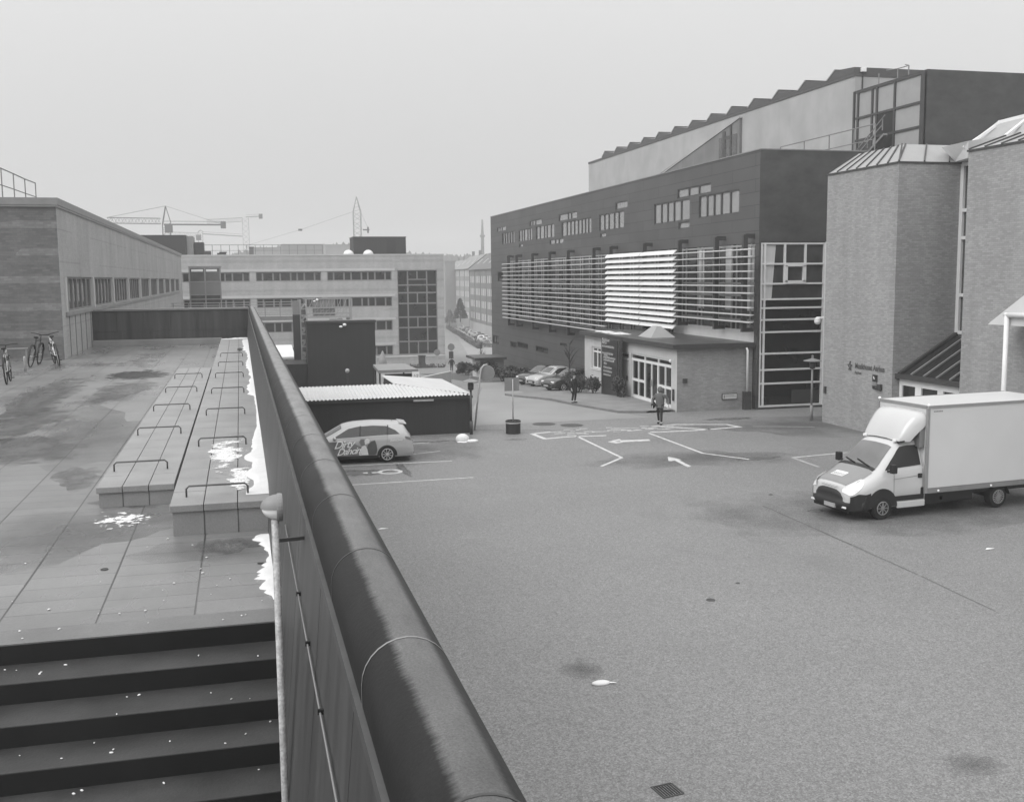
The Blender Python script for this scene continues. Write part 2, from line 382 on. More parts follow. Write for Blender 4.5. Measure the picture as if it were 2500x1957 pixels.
def thing(name, label, cat, loc=(0,0,0), rz=0, group=None):
    o = bpy.data.objects.new(name, None); COL.objects.link(o)
    o.location = loc; o.rotation_euler = (0,0,rz); o.empty_display_size = .2
    ROOT[o.name] = Vector(loc)
    return tag(o, label, cat, group)
def struct(name, mb, mat, kind='structure', **k):
    o = mb.build(name, mat, **k); o['kind'] = kind; return o
def dup(root, loc=None, rz=None, label=None, group=None):
    r = root.copy(); COL.objects.link(r)
    if loc is not None: r.location = loc
    if rz is not None: r.rotation_euler = (0,0,rz)
    if label: r['label'] = label
    if group: r['group'] = group
    for ch in list(root.children):
        c = ch.copy(); COL.objects.link(c); c.parent = r
        for g2 in list(ch.children):
            d = g2.copy(); COL.objects.link(d); d.parent = c
    return r
# a facade plane with real openings: fn(u, z, depth) -> point
def openwall(mb, fn, u0, u1, z0, z1, ops, depth=.14):
    us = sorted(set([u0, u1]+[o[0] for o in ops]+[o[1] for o in ops])); zs = sorted(set([z0, z1]+[o[2] for o in ops]+[o[3] for o in ops]))
    for a, b in zip(us, us[1:]):
        for c, d in zip(zs, zs[1:]):
            mu, mz = (a+b)/2, (c+d)/2
            if any(o[0] < mu < o[1] and o[2] < mz < o[3] for o in ops): continue
            mb.quad(fn(a,c,0), fn(b,c,0), fn(b,d,0), fn(a,d,0))
    for a, b, c, d in ops:
        for p, q in (((a,c),(b,c)), ((b,c),(b,d)), ((b,d),(a,d)), ((a,d),(a,c))):
            mb.quad(fn(p[0],p[1],0), fn(q[0],q[1],0), fn(q[0],q[1],depth), fn(p[0],p[1],depth))
    return mb
def fbox(mb, fn, a, b, c, d, e0, e1): # box between depths e0 (outer) and e1
    return mb.hexa([fn(a,c,e0), fn(b,c,e0), fn(b,c,e1), fn(a,c,e1)], [fn(a,d,e0), fn(b,d,e0), fn(b,d,e1), fn(a,d,e1)])
def window(parent, fn, a, b, c, d, cuts=(), rows=(), fw=.06, depth=.14, fm='dark_metal', gm='glass_pale', name='window', bars=None, sill=None):
    w = MB(); e0, e1 = depth-.07, depth-.005
    fbox(w, fn, a, b, c, c+fw, e0, e1); fbox(w, fn, a, b, d-fw, d, e0, e1)
    fbox(w, fn, a, a+fw, c+fw, d-fw, e0, e1); fbox(w, fn, b-fw, b, c+fw, d-fw, e0, e1)
    bwid = bars or fw
    for t in cuts:
        u = a+(b-a)*t; fbox(w, fn, u-bwid/2, u+bwid/2, c+fw, d-fw, e0+.004, e1)
    for t in rows:
        z = c+(d-c)*t; fbox(w, fn, a+fw, b-fw, z-bwid/2, z+bwid/2, e0+.008, e1)
    o = w.build(name, fm, parent)
    MB().quad(fn(a+.01,c+.01,depth-.02), fn(b-.01,c+.01,depth-.02), fn(b-.01,d-.01,depth-.02), fn(a+.01,d-.01,depth-.02)).build('pane', gm, o)
    if sill:
        s_ = MB(); fbox(s_, fn, a-.04, b+.04, c-.06, c, -.05, depth-.08); s_.build('sill', sill, o)
    return o
def text_mb(body, size, fn, depth=0.0, shear=0.0, align='LEFT', bold=0.0, space=1.0):
    cu = bpy.data.curves.new('t', 'FONT'); cu.body = body; cu.size = size; cu.shear = shear; cu.align_x = align; cu.offset = bold; cu.space_character = space
    cu.resolution_u = 3
    ob = bpy.data.objects.new('t', cu); COL.objects.link(ob)
    dg = bpy.context.evaluated_depsgraph_get(); me = bpy.data.meshes.new_from_object(ob.evaluated_get(dg))
    mb = MB(); mb.add([fn(v.co.x, v.co.y) for v in me.vertices], [tuple(p.vertices) for p in me.polygons])
    bpy.data.objects.remove(ob); bpy.data.curves.remove(cu); bpy.data.meshes.remove(me)
    return mb
HAZE = 0.0009
# ================================================================ SETTING: ground, roads, terrace
T = H-2.65                                  # terrace level 4.35
mb = MB()
ys = [-60, 0, 20, 40, 57, 65, 80, 100, 120, 141, 160, 180, 240, 300, 450, 600, 950]
mb.grid([[(-420, y, gz(y)), (0, y, gz(y)), (40, y, gz(y)), (560, y, gz(y))] for y in ys])
struct('ground', mb, 'asphalt')
mb = MB(); hills = []
rr = R_(3)
def hill_h(x):
    return 17.0 + 5*sin(x*.011+1.0) + 3*sin(x*.031) + 1.2*sin(x*.09)
rows = [[(x, 560+60*sin(x*.004), -11.5) for x in range(-400, 540, 12)], [(x, 640+60*sin(x*.004), hill_h(x)*.62) for x in range(-400, 540, 12)],
        [(x, 720+60*sin(x*.004), hill_h(x)) for x in range(-400, 540, 12)], [(x, 800+60*sin(x*.004), hill_h(x)*.9) for x in range(-400, 540, 12)]]
struct('hill', MB().grid(rows), 'hill', smooth=True)

# street running downhill and off to the right between the far buildings
def gpoly(pts, dz, n=1):
    return [(p[0], p[1], gz(p[1])+dz) for p in pts]
def strip(pts_l, pts_r, dz):
    return MB().grid([[(a[0], a[1], gz(a[1])+dz), (b_[0], b_[1], gz(b_[1])+dz)] for a, b_ in zip(pts_l, pts_r)])
def lerp(a, b, t): return a+(b-a)*t
street_l = [(10.2, 48.5), (12.5, 57), (17, 75), (20.3, 95), (25.6, 120), (30.5, 141), (38, 180), (65, 330), (110, 600)]
street_r = [(19.5, 48.5), (16.6, 57), (19.0, 75), (24.5, 95), (33, 120), (38, 141), (49, 180), (82, 330), (130, 600)]
def dens(pl):
    o = []
    for a, b_ in zip(pl, pl[1:]):
        for k in range(3): o.append((lerp(a[0], b_[0], k/3), lerp(a[1], b_[1], k/3)))
    return o+[pl[-1]]
struct('road', strip(dens(street_l), dens(street_r), .004), 'road')
# pavement along the annex with a kerb
kerb = [(19.9, 50.15), (18.6, 50.6), (17.45, 54.3), (16.7, 58.5), (16.05, 62.4), (16.0, 64.2)]
inner = [(21.55, 50.15), (21.55, 51.5), (21.55, 54.4), (21.55, 58.5), (21.0, 62.4), (19.5, 64.6)]
mb = MB()
mb.grid([[(a[0]+.14, a[1], gz(a[1])+.11), (b_[0], b_[1], gz(b_[1])+.11)] for a, b_ in zip(dens(kerb), dens(inner))])
struct('pavement', mb, 'sidewalk')
mb = MB()
dk = dens(kerb)
for a, b_ in zip(dk, dk[1:]):
    mb.hexa([(a[0],a[1],gz(a[1])-.05),(a[0]+.14,a[1],gz(a[1])-.05),(b_[0]+.14,b_[1],gz(b_[1])-.05),(b_[0],b_[1],gz(b_[1])-.05)],
            [(a[0],a[1],gz(a[1])+.112),(a[0]+.14,a[1],gz(a[1])+.112),(b_[0]+.14,b_[1],gz(b_[1])+.112),(b_[0],b_[1],gz(b_[1])+.112)])
struct('kerb', mb, 'kerb')
# planting bed edge below the dark hall
mb = MB()
mb.grid([[(18.4, y, gz(y)+.006), (25.85, y, gz(y)+.006)] for y in (84, 88, 92, 96, 100, 104, 108, 112)])
struct('planting_bed', mb, 'hill')

# painted markings, each 4 mm above the asphalt
def line(name, pts, w=.11, mat='paint_line', z=.004):
    mb = MB()
    P = [Vector((p[0], p[1], 0)) for p in pts]
    L = []; Rr = []
    for i, p in enumerate(P):
        d = Vector((0,0,0))
        if i > 0: d += (p-P[i-1]).normalized()
        if i < len(P)-1: d += (P[i+1]-p).normalized()
        d.normalize(); n = Vector((-d.y, d.x, 0))
        k = w/2
        if 0 < i < len(P)-1:
            c_ = max(.5, n.dot(Vector((-(P[i]-P[i-1]).normalized().y, (P[i]-P[i-1]).normalized().x, 0)))); k = w/2/c_
        L.append(p+n*k+Vector((0,0,z))); Rr.append(p-n*k+Vector((0,0,z)))
    mb.grid([L, Rr]); return struct(name, mb, mat)
def zz0(*q): p = onz(q[0], q[1], 0); return (p.x, p.y)
line('parking_line', [(1.5, 39.47), (7.65, 39.22)]); line('parking_line', [(1.5, 35.6), (7.72, 35.70)])
line('parking_line', [(4.5, 43.6), (7.6, 44.0)]); line('parking_line', [(5.8, 41.0), (7.65, 41.65)], mat='paint_worn')
line('lane_line', [zz0(1405,1063), zz0(1518,1117), zz0(1468,1138)], .13)
line('lane_line', [zz0(1584,1057), zz0(1715,1106), zz0(1829,1121)], .13)
line('lane_line', [zz0(1933,1117), zz0(2070,1104)], .12); line('lane_line', [zz0(1938,1118), zz0(2000,1140)], .12, 'paint_worn')
line('lane_line', [zz0(1838,1040.5), zz0(1990,1042)], .10, 'paint_worn')
line('bay_outline', [zz0(1480,1063), zz0(1385,1066), zz0(1330,1071), zz0(1300,1059), zz0(1345,1054)], .22)
line('bay_outline', [zz0(1588,1055), zz0(1690,1051), zz0(1805,1042), zz0(1775,1036), zz0(1650,1036), zz0(1590,1041)], .22)
line('bay_outline', [zz0(1610,1041), zz0(1735,1048)], .22)
# worn yellow-white dashes of an old delivery bay between the two outlines
mb = MB(); rr = R_(5)
for k in range(46):
    px = rr.uniform(1345, 1640); base = 1059-(px-1345)*.052
    py = base + rr.choice([-8, -4, 0, 4])*.9 + rr.uniform(-1.5, 1.5)
    w_ = rr.uniform(5, 13); h_ = rr.uniform(.8, 1.6)
    a = [onz(px-w_, py+.3, .004), onz(px+w_, py-.3-h_*.1, .004), onz(px+w_*.92, py-h_, .004), onz(px-w_*1.05, py-h_+.4, .004)]
    mb.quad(*a)
struct('worn_marking', mb, 'paint_line')
# bicycle-like arrow lying along the lane, and the turning arrow
mb = MB()
mb.quad(*[onz(*q, .004) for q in ((1483,1078),(1512,1071),(1518,1074.5),(1500,1077))])
mb.quad(*[onz(*q, .0042) for q in ((1483,1078.5),(1500,1077),(1522,1079),(1505,1082))])
mb.quad(*[onz(*q, .0044) for q in ((1512,1074.5),(1584,1072),(1588,1075.5),(1516,1079))])
struct('arrow_marking', mb, 'paint_line')
mb = MB()
mb.quad(*[onz(*q, .004) for q in ((1630,1115),(1641,1116),(1665,1122),(1652,1122.5),(1640,1125),(1632,1124.5))])
mb.quad(*[onz(*q, .0042) for q in ((1645,1122.3),(1655,1121),(1688,1138),(1678,1139.5))])
struct('arrow_marking', mb, 'paint_line')
# keyhole-shaped symbol in the bay beside the car
mb = MB(); c0 = Vector((5.05, 37.68, .004)); nn = 22
mb.grid([[c0+Vector((cos(2*pi*k/nn)*.46, sin(2*pi*k/nn)*.46, 0)) for k in range(nn+1)], [c0+Vector((cos(2*pi*k/nn)*.30, sin(2*pi*k/nn)*.30, 0)) for k in range(nn+1)]])
mb.quad((4.64,37.78,.0045),(4.64,37.58,.0045),(4.38,37.58,.0045),(4.38,37.78,.0045)); mb.quad((4.24,37.82,.004),(4.24,37.62,.004),(4.08,37.62,.004),(4.08,37.82,.004))
struct('bay_symbol', mb, 'paint_line')
# long repair seams and damp patches in the asphalt
def wob(a, b, n, amp, seed):
    r = R_(seed); a = Vector(a); b = Vector(b); d = (b-a).normalized(); nrm = Vector((-d.y, d.x))
    return [tuple(a+(b-a)*(i/n)+nrm*r.uniform(-amp, amp)) for i in range(n+1)]
line('asphalt_seam', wob(zz0(1862,1234), zz0(2080,1330), 10, .012, 1), .05, 'seam')
line('asphalt_seam', wob(zz0(2082,1331), zz0(2240,1402), 8, .012, 2), .04, 'seam_faint')
line('asphalt_seam', wob(zz0(2250,1406), zz0(2430,1492), 8, .012, 4), .035, 'seam_faint')
line('asphalt_seam', wob(zz0(1160,1050), zz0(1420,1050), 8, .03, 3), .06, 'seam')
def blot(name, px, py, rx, ry, mat, seed, z=.003, plane=0.0):
    r = R_(seed); c = onz(px, py, plane); n = 26; mb = MB()
    ph = [r.uniform(0, 6.28) for _ in range(4)]
    pts = []
    for k in range(n):
        a = 2*pi*k/n; q = 1+.20*sin(2*a+ph[0])+.16*sin(3*a+ph[1])+.10*sin(7*a+ph[2])
        pts.append((c.x+cos(a)*rx*q, c.y+sin(a)*ry*q, plane+z))
    mb.quad(*pts); return struct(name, mb, mat)
blot('damp_patch', 2250, 1240, 7.5, 3.2, 'damp_wide', 41, .0022); blot('damp_patch', 1990, 1035, 7.0, 3.0, 'damp_wide', 42, .0024); blot('damp_patch', 950, 1105, 4.5, 3.6, 'damp_wide', 43, .0026); blot('damp_patch', 1700, 1120, 4.0, 2.0, 'damp_wide', 44, .0028)
blot('damp_patch', 2375, 1870, .5, .35, 'damp_wide', 46)
blot('damp_patch', 1425, 1632, .36, .60, 'damp_wide', 1); blot('damp_patch', 1850, 1119, 1.1, .35, 'damp_asphalt', 2)
blot('damp_patch', 1010, 1080, 1.5, .30, 'damp_asphalt', 4); blot('damp_patch', 985, 1145, .22, 1.5, 'damp_asphalt', 5)
blot('damp_patch', 1990, 1247, .35, .16, 'damp_asphalt', 6); blot('damp_patch', 860, 1155, 1.4, .9, 'damp_asphalt', 7)
blot('damp_patch', 1780, 1022, 1.3, .5, 'damp_asphalt', 8); blot('damp_patch', 1260, 1073, .6, .25, 'damp_asphalt', 9)
# small iron covers
def cover(px, py, r, label, plane=0.0, group=None):
    c = onz(px, py, plane)
    mb = MB().lathe([(r, -.02), (r, .006), (r*.9, .008), (r*.88, .004), (r*.3, .004)], (c.x, c.y, plane), n=20)
    tag(mb.build('manhole_cover', 'dark_metal'), label, 'manhole cover', group)
cover(1328, 1035, .55, 'round dark manhole cover in the road nearest the sign planter', group='iron covers in the road')
cover(1396, 1038, .55, 'round dark manhole cover in the road nearest the walking person', group='iron covers in the road')
cover(1735, 1464, .10, 'small dark iron cap alone in the middle of the asphalt'); cover(1801, 1423, .05, 'tiny dark iron cap just beyond the larger one on the asphalt')
cover(1882, 1207, .07, 'tiny dark iron cap in front of the truck near the seam')
cover(255, 1390, .035, 'small round dark cap set in the terrace paving', T)
g_ = thing('drain_grate', 'dark square drain grate sunk in the near asphalt', 'drain', (5.40, 12.72, 0), .15)
mb = MB()
for k in range(7): mb.box(-.16+k*.05, -.135+k*.05, -.19, .19, -.01, .008)
mb.build('grating', 'black', g_, local=True)
MB().box(-.20,.20,-.22,-.19,-.02,.010).box(-.20,.20,.19,.22,-.02,.010).box(-.20,-.165,-.19,.19,-.02,.010).box(.19,.22,-.19,.19,-.02,.010).build('rim', 'dark_metal', g_, local=True)
MB().box(-.19,.20,-.2,.2,-.03,-.006).build('pit', 'rubber', g_, local=True)
g_.scale = (.80, .80, 1)

# ================================================================ TERRACE
mb = MB()
mb.quad((-34, 8.17, T), (.2, 8.17, T), (.2, 46.2, T), (-34, 46.2, T))
mb.quad((-34, 46.2, T), (.2, 46.2, T), (.2, 46.2, -.2), (-34, 46.2, -.2))
mb.quad((-34, 8.17, T-.15), (-34, 46.2, T-.15), (-34, 46.2, -.2), (-34, 8.17, -.2))
mb.quad((-34, 8.17, T), (.2, 8.17, T), (.2, 8.17, T-.05), (-34, 8.17, T-.05))
struct('terrace', mb, 'paving')
st = thing('staircase', 'dark stone steps leading from the lower left up to the paved terrace', 'stairs', (-3, 6.5, T-1.2))
yy = [8.17, 7.76, 7.36, 6.97, 6.57, 6.17, 5.77, 5.37, 4.97, 4.57, 4.17, 3.77]
for k in range(11):
    zt = T-.15*(k+1)
    mb = MB(); mb.box(-9, .215, yy[k+1], yy[k]+.02, zt-.035, zt)
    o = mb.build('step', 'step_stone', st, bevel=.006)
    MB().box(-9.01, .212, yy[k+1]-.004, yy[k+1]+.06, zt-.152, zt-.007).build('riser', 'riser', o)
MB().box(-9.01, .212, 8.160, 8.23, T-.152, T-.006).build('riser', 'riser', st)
# wet slabs at the step edge are one darker border course
struct('edge_course', MB().box(-9, .2, 8.166, 8.50, T-.04, T+.004), 'border_stone')

def cap_block(name, label, x0, x1, y0, y1, zt, joints_y, nx, ov=.03):
    r = thing(name, label, 'stone block', (x0, y0, T))
    MB().box(x0+ov, x1-.01, y0+ov, y1, T, zt-.075).build('base', 'stone_block', r)
    # facing joints on the front
    mb = MB()
    for k in range(1, nx): mb.box(lerp(x0, x1, k/nx)-.006, lerp(x0, x1, k/nx)+.006, y0+ov-.003, y0+ov+.02, T, zt-.075)
    mb.build('joint', 'seam', r)
    caps = MB(); w = (x1-x0)/nx; y = y0; rr_ = R_(int(zt*100))
    while y < y1-.01:
        e = min(y+joints_y, y1)
        for k in range(nx):
            d = rr_.uniform(0, .004)
            caps.box(x0+k*w+.004, x0+(k+1)*w-.004, y+.003, e-.003, zt-.075, zt-d)
        y = e
    caps.build('cap_slabs', 'stone_block', r, bevel=.006)
    return r
cap_block('stone_bench', 'long higher stone bench block against the dark parapet with patchy snow on it', -.80, .235, 11.25, 43.6, T+.33, .74, 3)
cap_block('stone_bench', 'long lower stone bench block on the open terrace side, without snow', -1.73, -.845, 12.95, 30.3, T+.25, .74, 3)
# steel hoops let into the bench tops
def hoop(cx, x0, x1, y, z):
    mb = MB(); r = .011; h = .115
    mb.tube([(x0-cx, 0, 0), (x0-cx, 0, h-.03), (x0-cx+.03, 0, h), (x1-cx-.03, 0, h), (x1-cx, 0, h-.03), (x1-cx, 0, 0)], r, 8)
    return mb
first = {}
b1y = [(445,1213),(477,1090),(499,1014),(512,961),(520,922),(528,894),(534,871)]
ordn = ['nearest', 'second nearest', 'third nearest', 'middle', 'third farthest', 'second farthest', 'farthest']
for k, q in enumerate(b1y):
    p = onz(*q, T+.33)
    lab = f'{ordn[k]} low steel hoop on the higher stone bench beside the parapet'
    if k == 0:
        h1 = hoop(-.25, -.615, .03, 0, 0).build('steel_hoop', 'hoop_steel', smooth=True); h1.location = (-.28, p.y, T+.33)
        tag(h1, lab, 'steel hoop', 'steel hoops on the stone benches')
    else:
        c = h1.copy(); COL.objects.link(c); c.location = (-.28, p.y, T+.33); c['label'] = lab
b2y = [(288,1150),(343,1062),(382,1003),(411,958),(431,924)]
ordn2 = ['nearest', 'second nearest', 'middle', 'second farthest', 'farthest']
for k, q in enumerate(b2y):
    p = onz(*q, T+.25); c = h1.copy(); COL.objects.link(c); c.location = (-1.27, p.y, T+.25)
    c['label'] = f'{ordn2[k]} low steel hoop on the lower stone bench away from the parapet'
# snow lying along the foot of the parapet and in patches on the bench
def snow_sheet(edge_l, edge_r, z, h0, seed):
    r = R_(seed); mb = MB(); rows = []
    for (xl, y), (xr, _) in zip(edge_l, edge_r):
        mid = (xl+xr)/2
        h = h0*min(1, (len(rows)+.05)*.34, (len(edge_l)-1-len(rows)+.05)*.34)
        rows.append([(xl, y, z+.001), (lerp(xl,xr,.15), y, z+h*.55), (lerp(xl,xr,.5), y, z+h*r.uniform(.8,1.1)), (lerp(xl,xr,.85), y, z+h*1.1), (xr, y, z+h*1.25)])
    mb.grid(rows); return mb
rr = R_(11); el = []; er = []
y = 11.6
while y < 43:
    if y < 15: wd = .20+.05*sin(y*5)+rr.uniform(-.02,.02)
    elif y < 18: wd = .16*max(0.12, 1-(y-15)/3)+rr.uniform(-.01,.02)
    elif y < 22: wd = .03+rr.uniform(-.01,.01)
    elif y < 36: wd = .11+.04*sin(y*.9)+rr.uniform(-.03,.03)
    else: wd = .20+rr.uniform(-.04,.04)
    el.append((.225-wd, y)); er.append((.235, y)); y += .14 if y < 16 else .35
struct('snow', snow_sheet(el, er, T+.33, .035, 4), 'snow', kind='stuff', smooth=True)
el = []; er = []; y = 8.75
while y < 11.15:
    wd = max(.03, .17*abs(sin((y-8.7)*2.1))*(.35+.65*rr.random())+.02)
    el.append((.205-wd, y)); er.append((.215, y)); y += .055
struct('snow', snow_sheet(el, er, T, .03, 6), 'snow', kind='stuff', smooth=True)
def snow_patch(cx, cy, rx, ry, z, n, seed, sz=(.02, .07)):
    r = R_(seed); mb = MB()
    for _ in range(n):
        a = r.uniform(0, 6.28); q = sqrt(r.random()); x = cx+cos(a)*rx*q; y = cy+sin(a)*ry*q; s = r.uniform(*sz)
        pts = [(x+cos(2*pi*k/9)*s*r.uniform(.6,1.3), y+sin(2*pi*k/9)*s*.8*r.uniform(.6,1.3), z+.002) for k in range(9)]
        o = len(mb.v); mb.add(pts+[(x, y, z+.006+s*.10)], [(k, (k+1)%9, 9) for k in range(9)])
    return mb
mb = MB().grid([[(x, y, T+.334) for x in (-.66, -.4, -.1, .12)] for y in (12.6, 13.6, 14.6, 15.6, 16.6)])
struct('snow', mb, 'snow_patchy', kind='stuff')
mb = MB().grid([[(x, y, T+.335) for x in (-.30, -.1, .16)] for y in (11.4, 12.2, 13.0, 13.9)])
struct('snow', mb, 'snow_patchy', kind='stuff')
mb = MB().grid([[(x, y, T+.004) for x in (-1.95, -1.3, -.82)] for y in (11.6, 12.2, 12.92)])
struct('snow', mb, 'snow_crumbly', kind='stuff')
struct('snow', snow_patch(-.1, 43.3, .55, .35, T+.33, 26, 10, (.10,.25)), 'snow', kind='stuff', smooth=True)
# puddles on the terrace
blot('puddle', 352, 915, .95, 2.4, 'wet', 21, .004, T); blot('puddle', 300, 950, .75, 2.4, 'damp_paving', 22, .003, T)
blot('puddle', 35, 1035, .9, 2.6, 'damp_paving', 23, .003, T); blot('puddle', 120, 965, .8, 4.6, 'damp_paving', 24, .0035, T)
blot('puddle', 195, 1165, .3, 1.0, 'damp_paving', 25, .003, T); blot('puddle', 60, 1100, .9, 1.6, 'damp_paving', 30, .003, T); blot('puddle', 585, 853, .12, 1.0, 'wet', 26, .004, T+.33)
blot('puddle', 350, 1222, .62, .42, 'damp_paving', 27, .003, T); blot('puddle', 520, 1345, .75, .5, 'damp_wide', 61, .0025, T); blot('puddle', 150, 1300, 1.3, 1.2, 'damp_wide', 62, .0025, T); blot('puddle', 220, 1060, 1.0, 4.0, 'damp_wide', 63, .0024, T); blot('puddle', 560, 1330, .35, .4, 'damp_paving', 28, .003, T)
blot('puddle', 640, 1375, .05, .03, 'black', 29, .003, T)
# crumbs of snow scattered over steps and slabs
cr = MB()
cr.ball((0,0,0), .013, 6, (1.3, .8, .55)); cr0 = cr.build('snow_crumb', 'snow', smooth=True)
tag(cr0, 'small white crumb of snow on the dark steps or the terrace slabs', 'snow crumb', 'snow crumbs on the steps and slabs')
spots = []
for q in ((30,1558),(57,1562),(160,1622),(40,1635),(100,1640),(187,1690),(285,1742),(277,1828),(272,1836),(560,1658),(565,1705),(610,1704),(550,1813),(660,1760),(632,1877),(400,1910),(180,1936),(200,1928),(150,1850),(48,1843),(230,1812),(97,1644),(12,1634),(630,1600),(485,1599),(500,1650),(515,1690),(340,1695),(310,1700),(415,1808),(600,1790),(450,1860)):
    for k in range(11):
        zt = T-.15*(k+1); p = onz(q[0], q[1], zt+.005)
        if yy[k+1] < p.y < yy[k]: spots.append((p.x, p.y, zt+.005)); break
for q in ((62,1375),(30,1468),(120,1487),(57,1432),(245,1420),(292,1497),(362,1520),(355,1490),(397,1440),(495,1398),(515,1450),(530,1428),(562,1412),(400,1465),(590,1502),(545,1512),(48,1540),(425,1423),(490,1388),(360,1335),(505,1360),(240,1498),(145,1535),(55,1558),(640,1465),(600,1500),(470,1330),(410,1315)):
    p = onz(q[0], q[1], T+.006)
    if p.y > 8.2: spots.append((p.x, p.y, T+.008))
rr = R_(2)
for k, p in enumerate(spots):
    c = cr0 if k == 0 else cr0.copy()
    if k: COL.objects.link(c)
    s_ = rr.uniform(.35, .95); c.location = p; c.rotation_euler = (0, 0, rr.uniform(0, 3)); c.scale = (s_, s_*rr.uniform(.6,1.1), s_)

# ================================================================ PARAPET
pw = thing('parapet_wall', 'long dark panelled parapet wall with a rounded pale coping running away beside the stairs', 'wall', (.35, 2, 0))
XB = lambda z: .31-(5.68-z)*.09                    # the terrace face leans back a little
y0, y1 = -3.0, 45.95
cuts = [-3.0, 1.6, 3.29, 4.71, 6.34, 8.0] + [8+1.9*k for k in range(1, 20)] + [45.95]
for a, b_ in zip(cuts, cuts[1:]):
    zb = 2.4 if a < 8.2 else T-.1
    MB().hexa([(XB(zb), a+.006, zb), (.36, a+.006, zb), (.36, b_-.006, zb), (XB(zb), b_-.006, zb)],
              [(XB(5.63), a+.006, 5.63), (.36, a+.006, 5.63), (.36, b_-.006, 5.63), (XB(5.63), b_-.006, 5.63)]).build('panel', 'wall_panel', pw)
MB().box(.33, .56, y0, y1, -.3, 5.70).build('core', 'wall_panel', pw)
MB().box(.298, .335, y0, y1, 5.632, 5.682).build('ledge', 'ledge_metal', pw)
cj = [-3.0, -1.2, .0, 1.1, 2.1, 3.14, 4.26, 5.40, 6.5]
while cj[-1] < 44.5: cj.append(cj[-1]+1.10)
cj.append(45.95)
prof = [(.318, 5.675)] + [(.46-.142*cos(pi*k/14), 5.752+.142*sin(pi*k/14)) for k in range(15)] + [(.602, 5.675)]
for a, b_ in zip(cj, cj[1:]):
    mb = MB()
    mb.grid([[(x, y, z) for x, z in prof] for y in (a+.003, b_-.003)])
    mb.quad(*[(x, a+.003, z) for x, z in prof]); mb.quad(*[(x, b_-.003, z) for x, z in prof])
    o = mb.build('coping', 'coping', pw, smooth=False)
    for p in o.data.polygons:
        if len(p.vertices) == 4: p.use_smooth = True
for k, a in enumerate(cj[1:-1]):
    g = 1.006
    mb = MB(); pr = [(.46+(x-.46)*1.012, 5.752+(z-5.752)*1.012) for x, z in prof]
    mb.grid([[(x, y, z) for x, z in pr] for y in (a-.006, a+.006)]); mb.build('coping_seam', 'grey_metal' if k == 4 else 'dark_metal', pw, smooth=True)  # one near seam paler, a glint put into its colour
MB().tube([(XB(5.22)-.014, 7.7, 5.22), (XB(5.22)-.014, 2.0, 5.21)], .0048, 8).build('cable', 'grey_metal', pw, smooth=True)
cl_ = MB()
for y in (3.4, 4.25, 5.1, 5.95): cl_.box(XB(5.22)-.024, XB(5.22)+.01, y-.007, y+.007, 5.208, 5.23)
cl_.build('cable_clips', 'black', pw)
# end wall of the terrace
ew = thing('end_wall', 'dark panelled wall with a stone plinth closing the far end of the terrace', 'wall', (-2.8, 46, T))
MB().box(-6.05, .31, 45.95, 46.25, T-.5, 5.80).build('core', 'wall_panel', ew)
for k in range(6):
    a = -6.0+k*1.05
    MB().box(a+.01, a+1.04, 45.925, 45.96, T+.60, 5.77).build('panel', 'wall_panel', ew)
    MB().box(a+.22, a+1.25 if k < 5 else .30, 45.925, 45.96, T+.26, T+.585).build('panel', 'wall_panel', ew)
MB().box(-6.1, .31, 45.86, 46.3, 5.77, 5.86).build('coping', 'grey_metal', ew, bevel=.02)
MB().box(-6.1, -.8, 45.5, 45.93, T, T+.25).build('plinth', 'stone_block', ew, bevel=.01)

# pipe with the bulkhead lamp
pp = thing('standpipe', 'pale weathered vertical pipe standing in front of the parapet by the stairs', 'pipe', (.14, 5.9, 3.0))
MB().tube([(.14,5.9,1.5),(.14,5.9,5.67)], .021, 12).build('pipe', 'galv', pp, smooth=True)
MB().bar((.14,5.9,5.55), (XB(5.55),5.92,5.55), .02).build('bracket', 'dark_metal', pp)
MB().bar((.14,5.9,3.75), (XB(3.75)+.02,5.92,3.75), .02).build('bracket', 'dark_metal', pp)
lp = thing('bulkhead_lamp', 'round half-hooded bulkhead lamp mounted on top of the pipe by the stairs', 'lamp', (.2, 5.9, 5.5))
LC = Vector((.180, 5.92, 5.735))
MB().lathe([(.076,-.0),(.079,.010),(.079,.026),(.072,.034)], LC+Vector((.004,0,0)), (-1,0,0), 24).build('base', 'grey_metal', lp, smooth=False)
dome = [(.070*sin(pi/2*(1-k/8)+0), .0+.088*sin(pi/2*k/8)) for k in range(9)]; dome[-1] = (.002, .088)
def half_dome(upper):
    mb = MB(); rows = []
    for r, h in dome:
        rng = [pi*k/12 for k in range(13)] if upper else [pi+pi*k/12 for k in range(13)]
        q = 1.05 if upper else .97
        rows.append([LC+Vector((-.045-h*q+.02, cos(a)*r*q, sin(a)*r*q)) for a in rng])
    return mb.grid(rows)
half_dome(True).build('hood', 'grey_metal', lp, smooth=True); half_dome(False).build('diffuser', 'lamp_glass', lp, smooth=True)

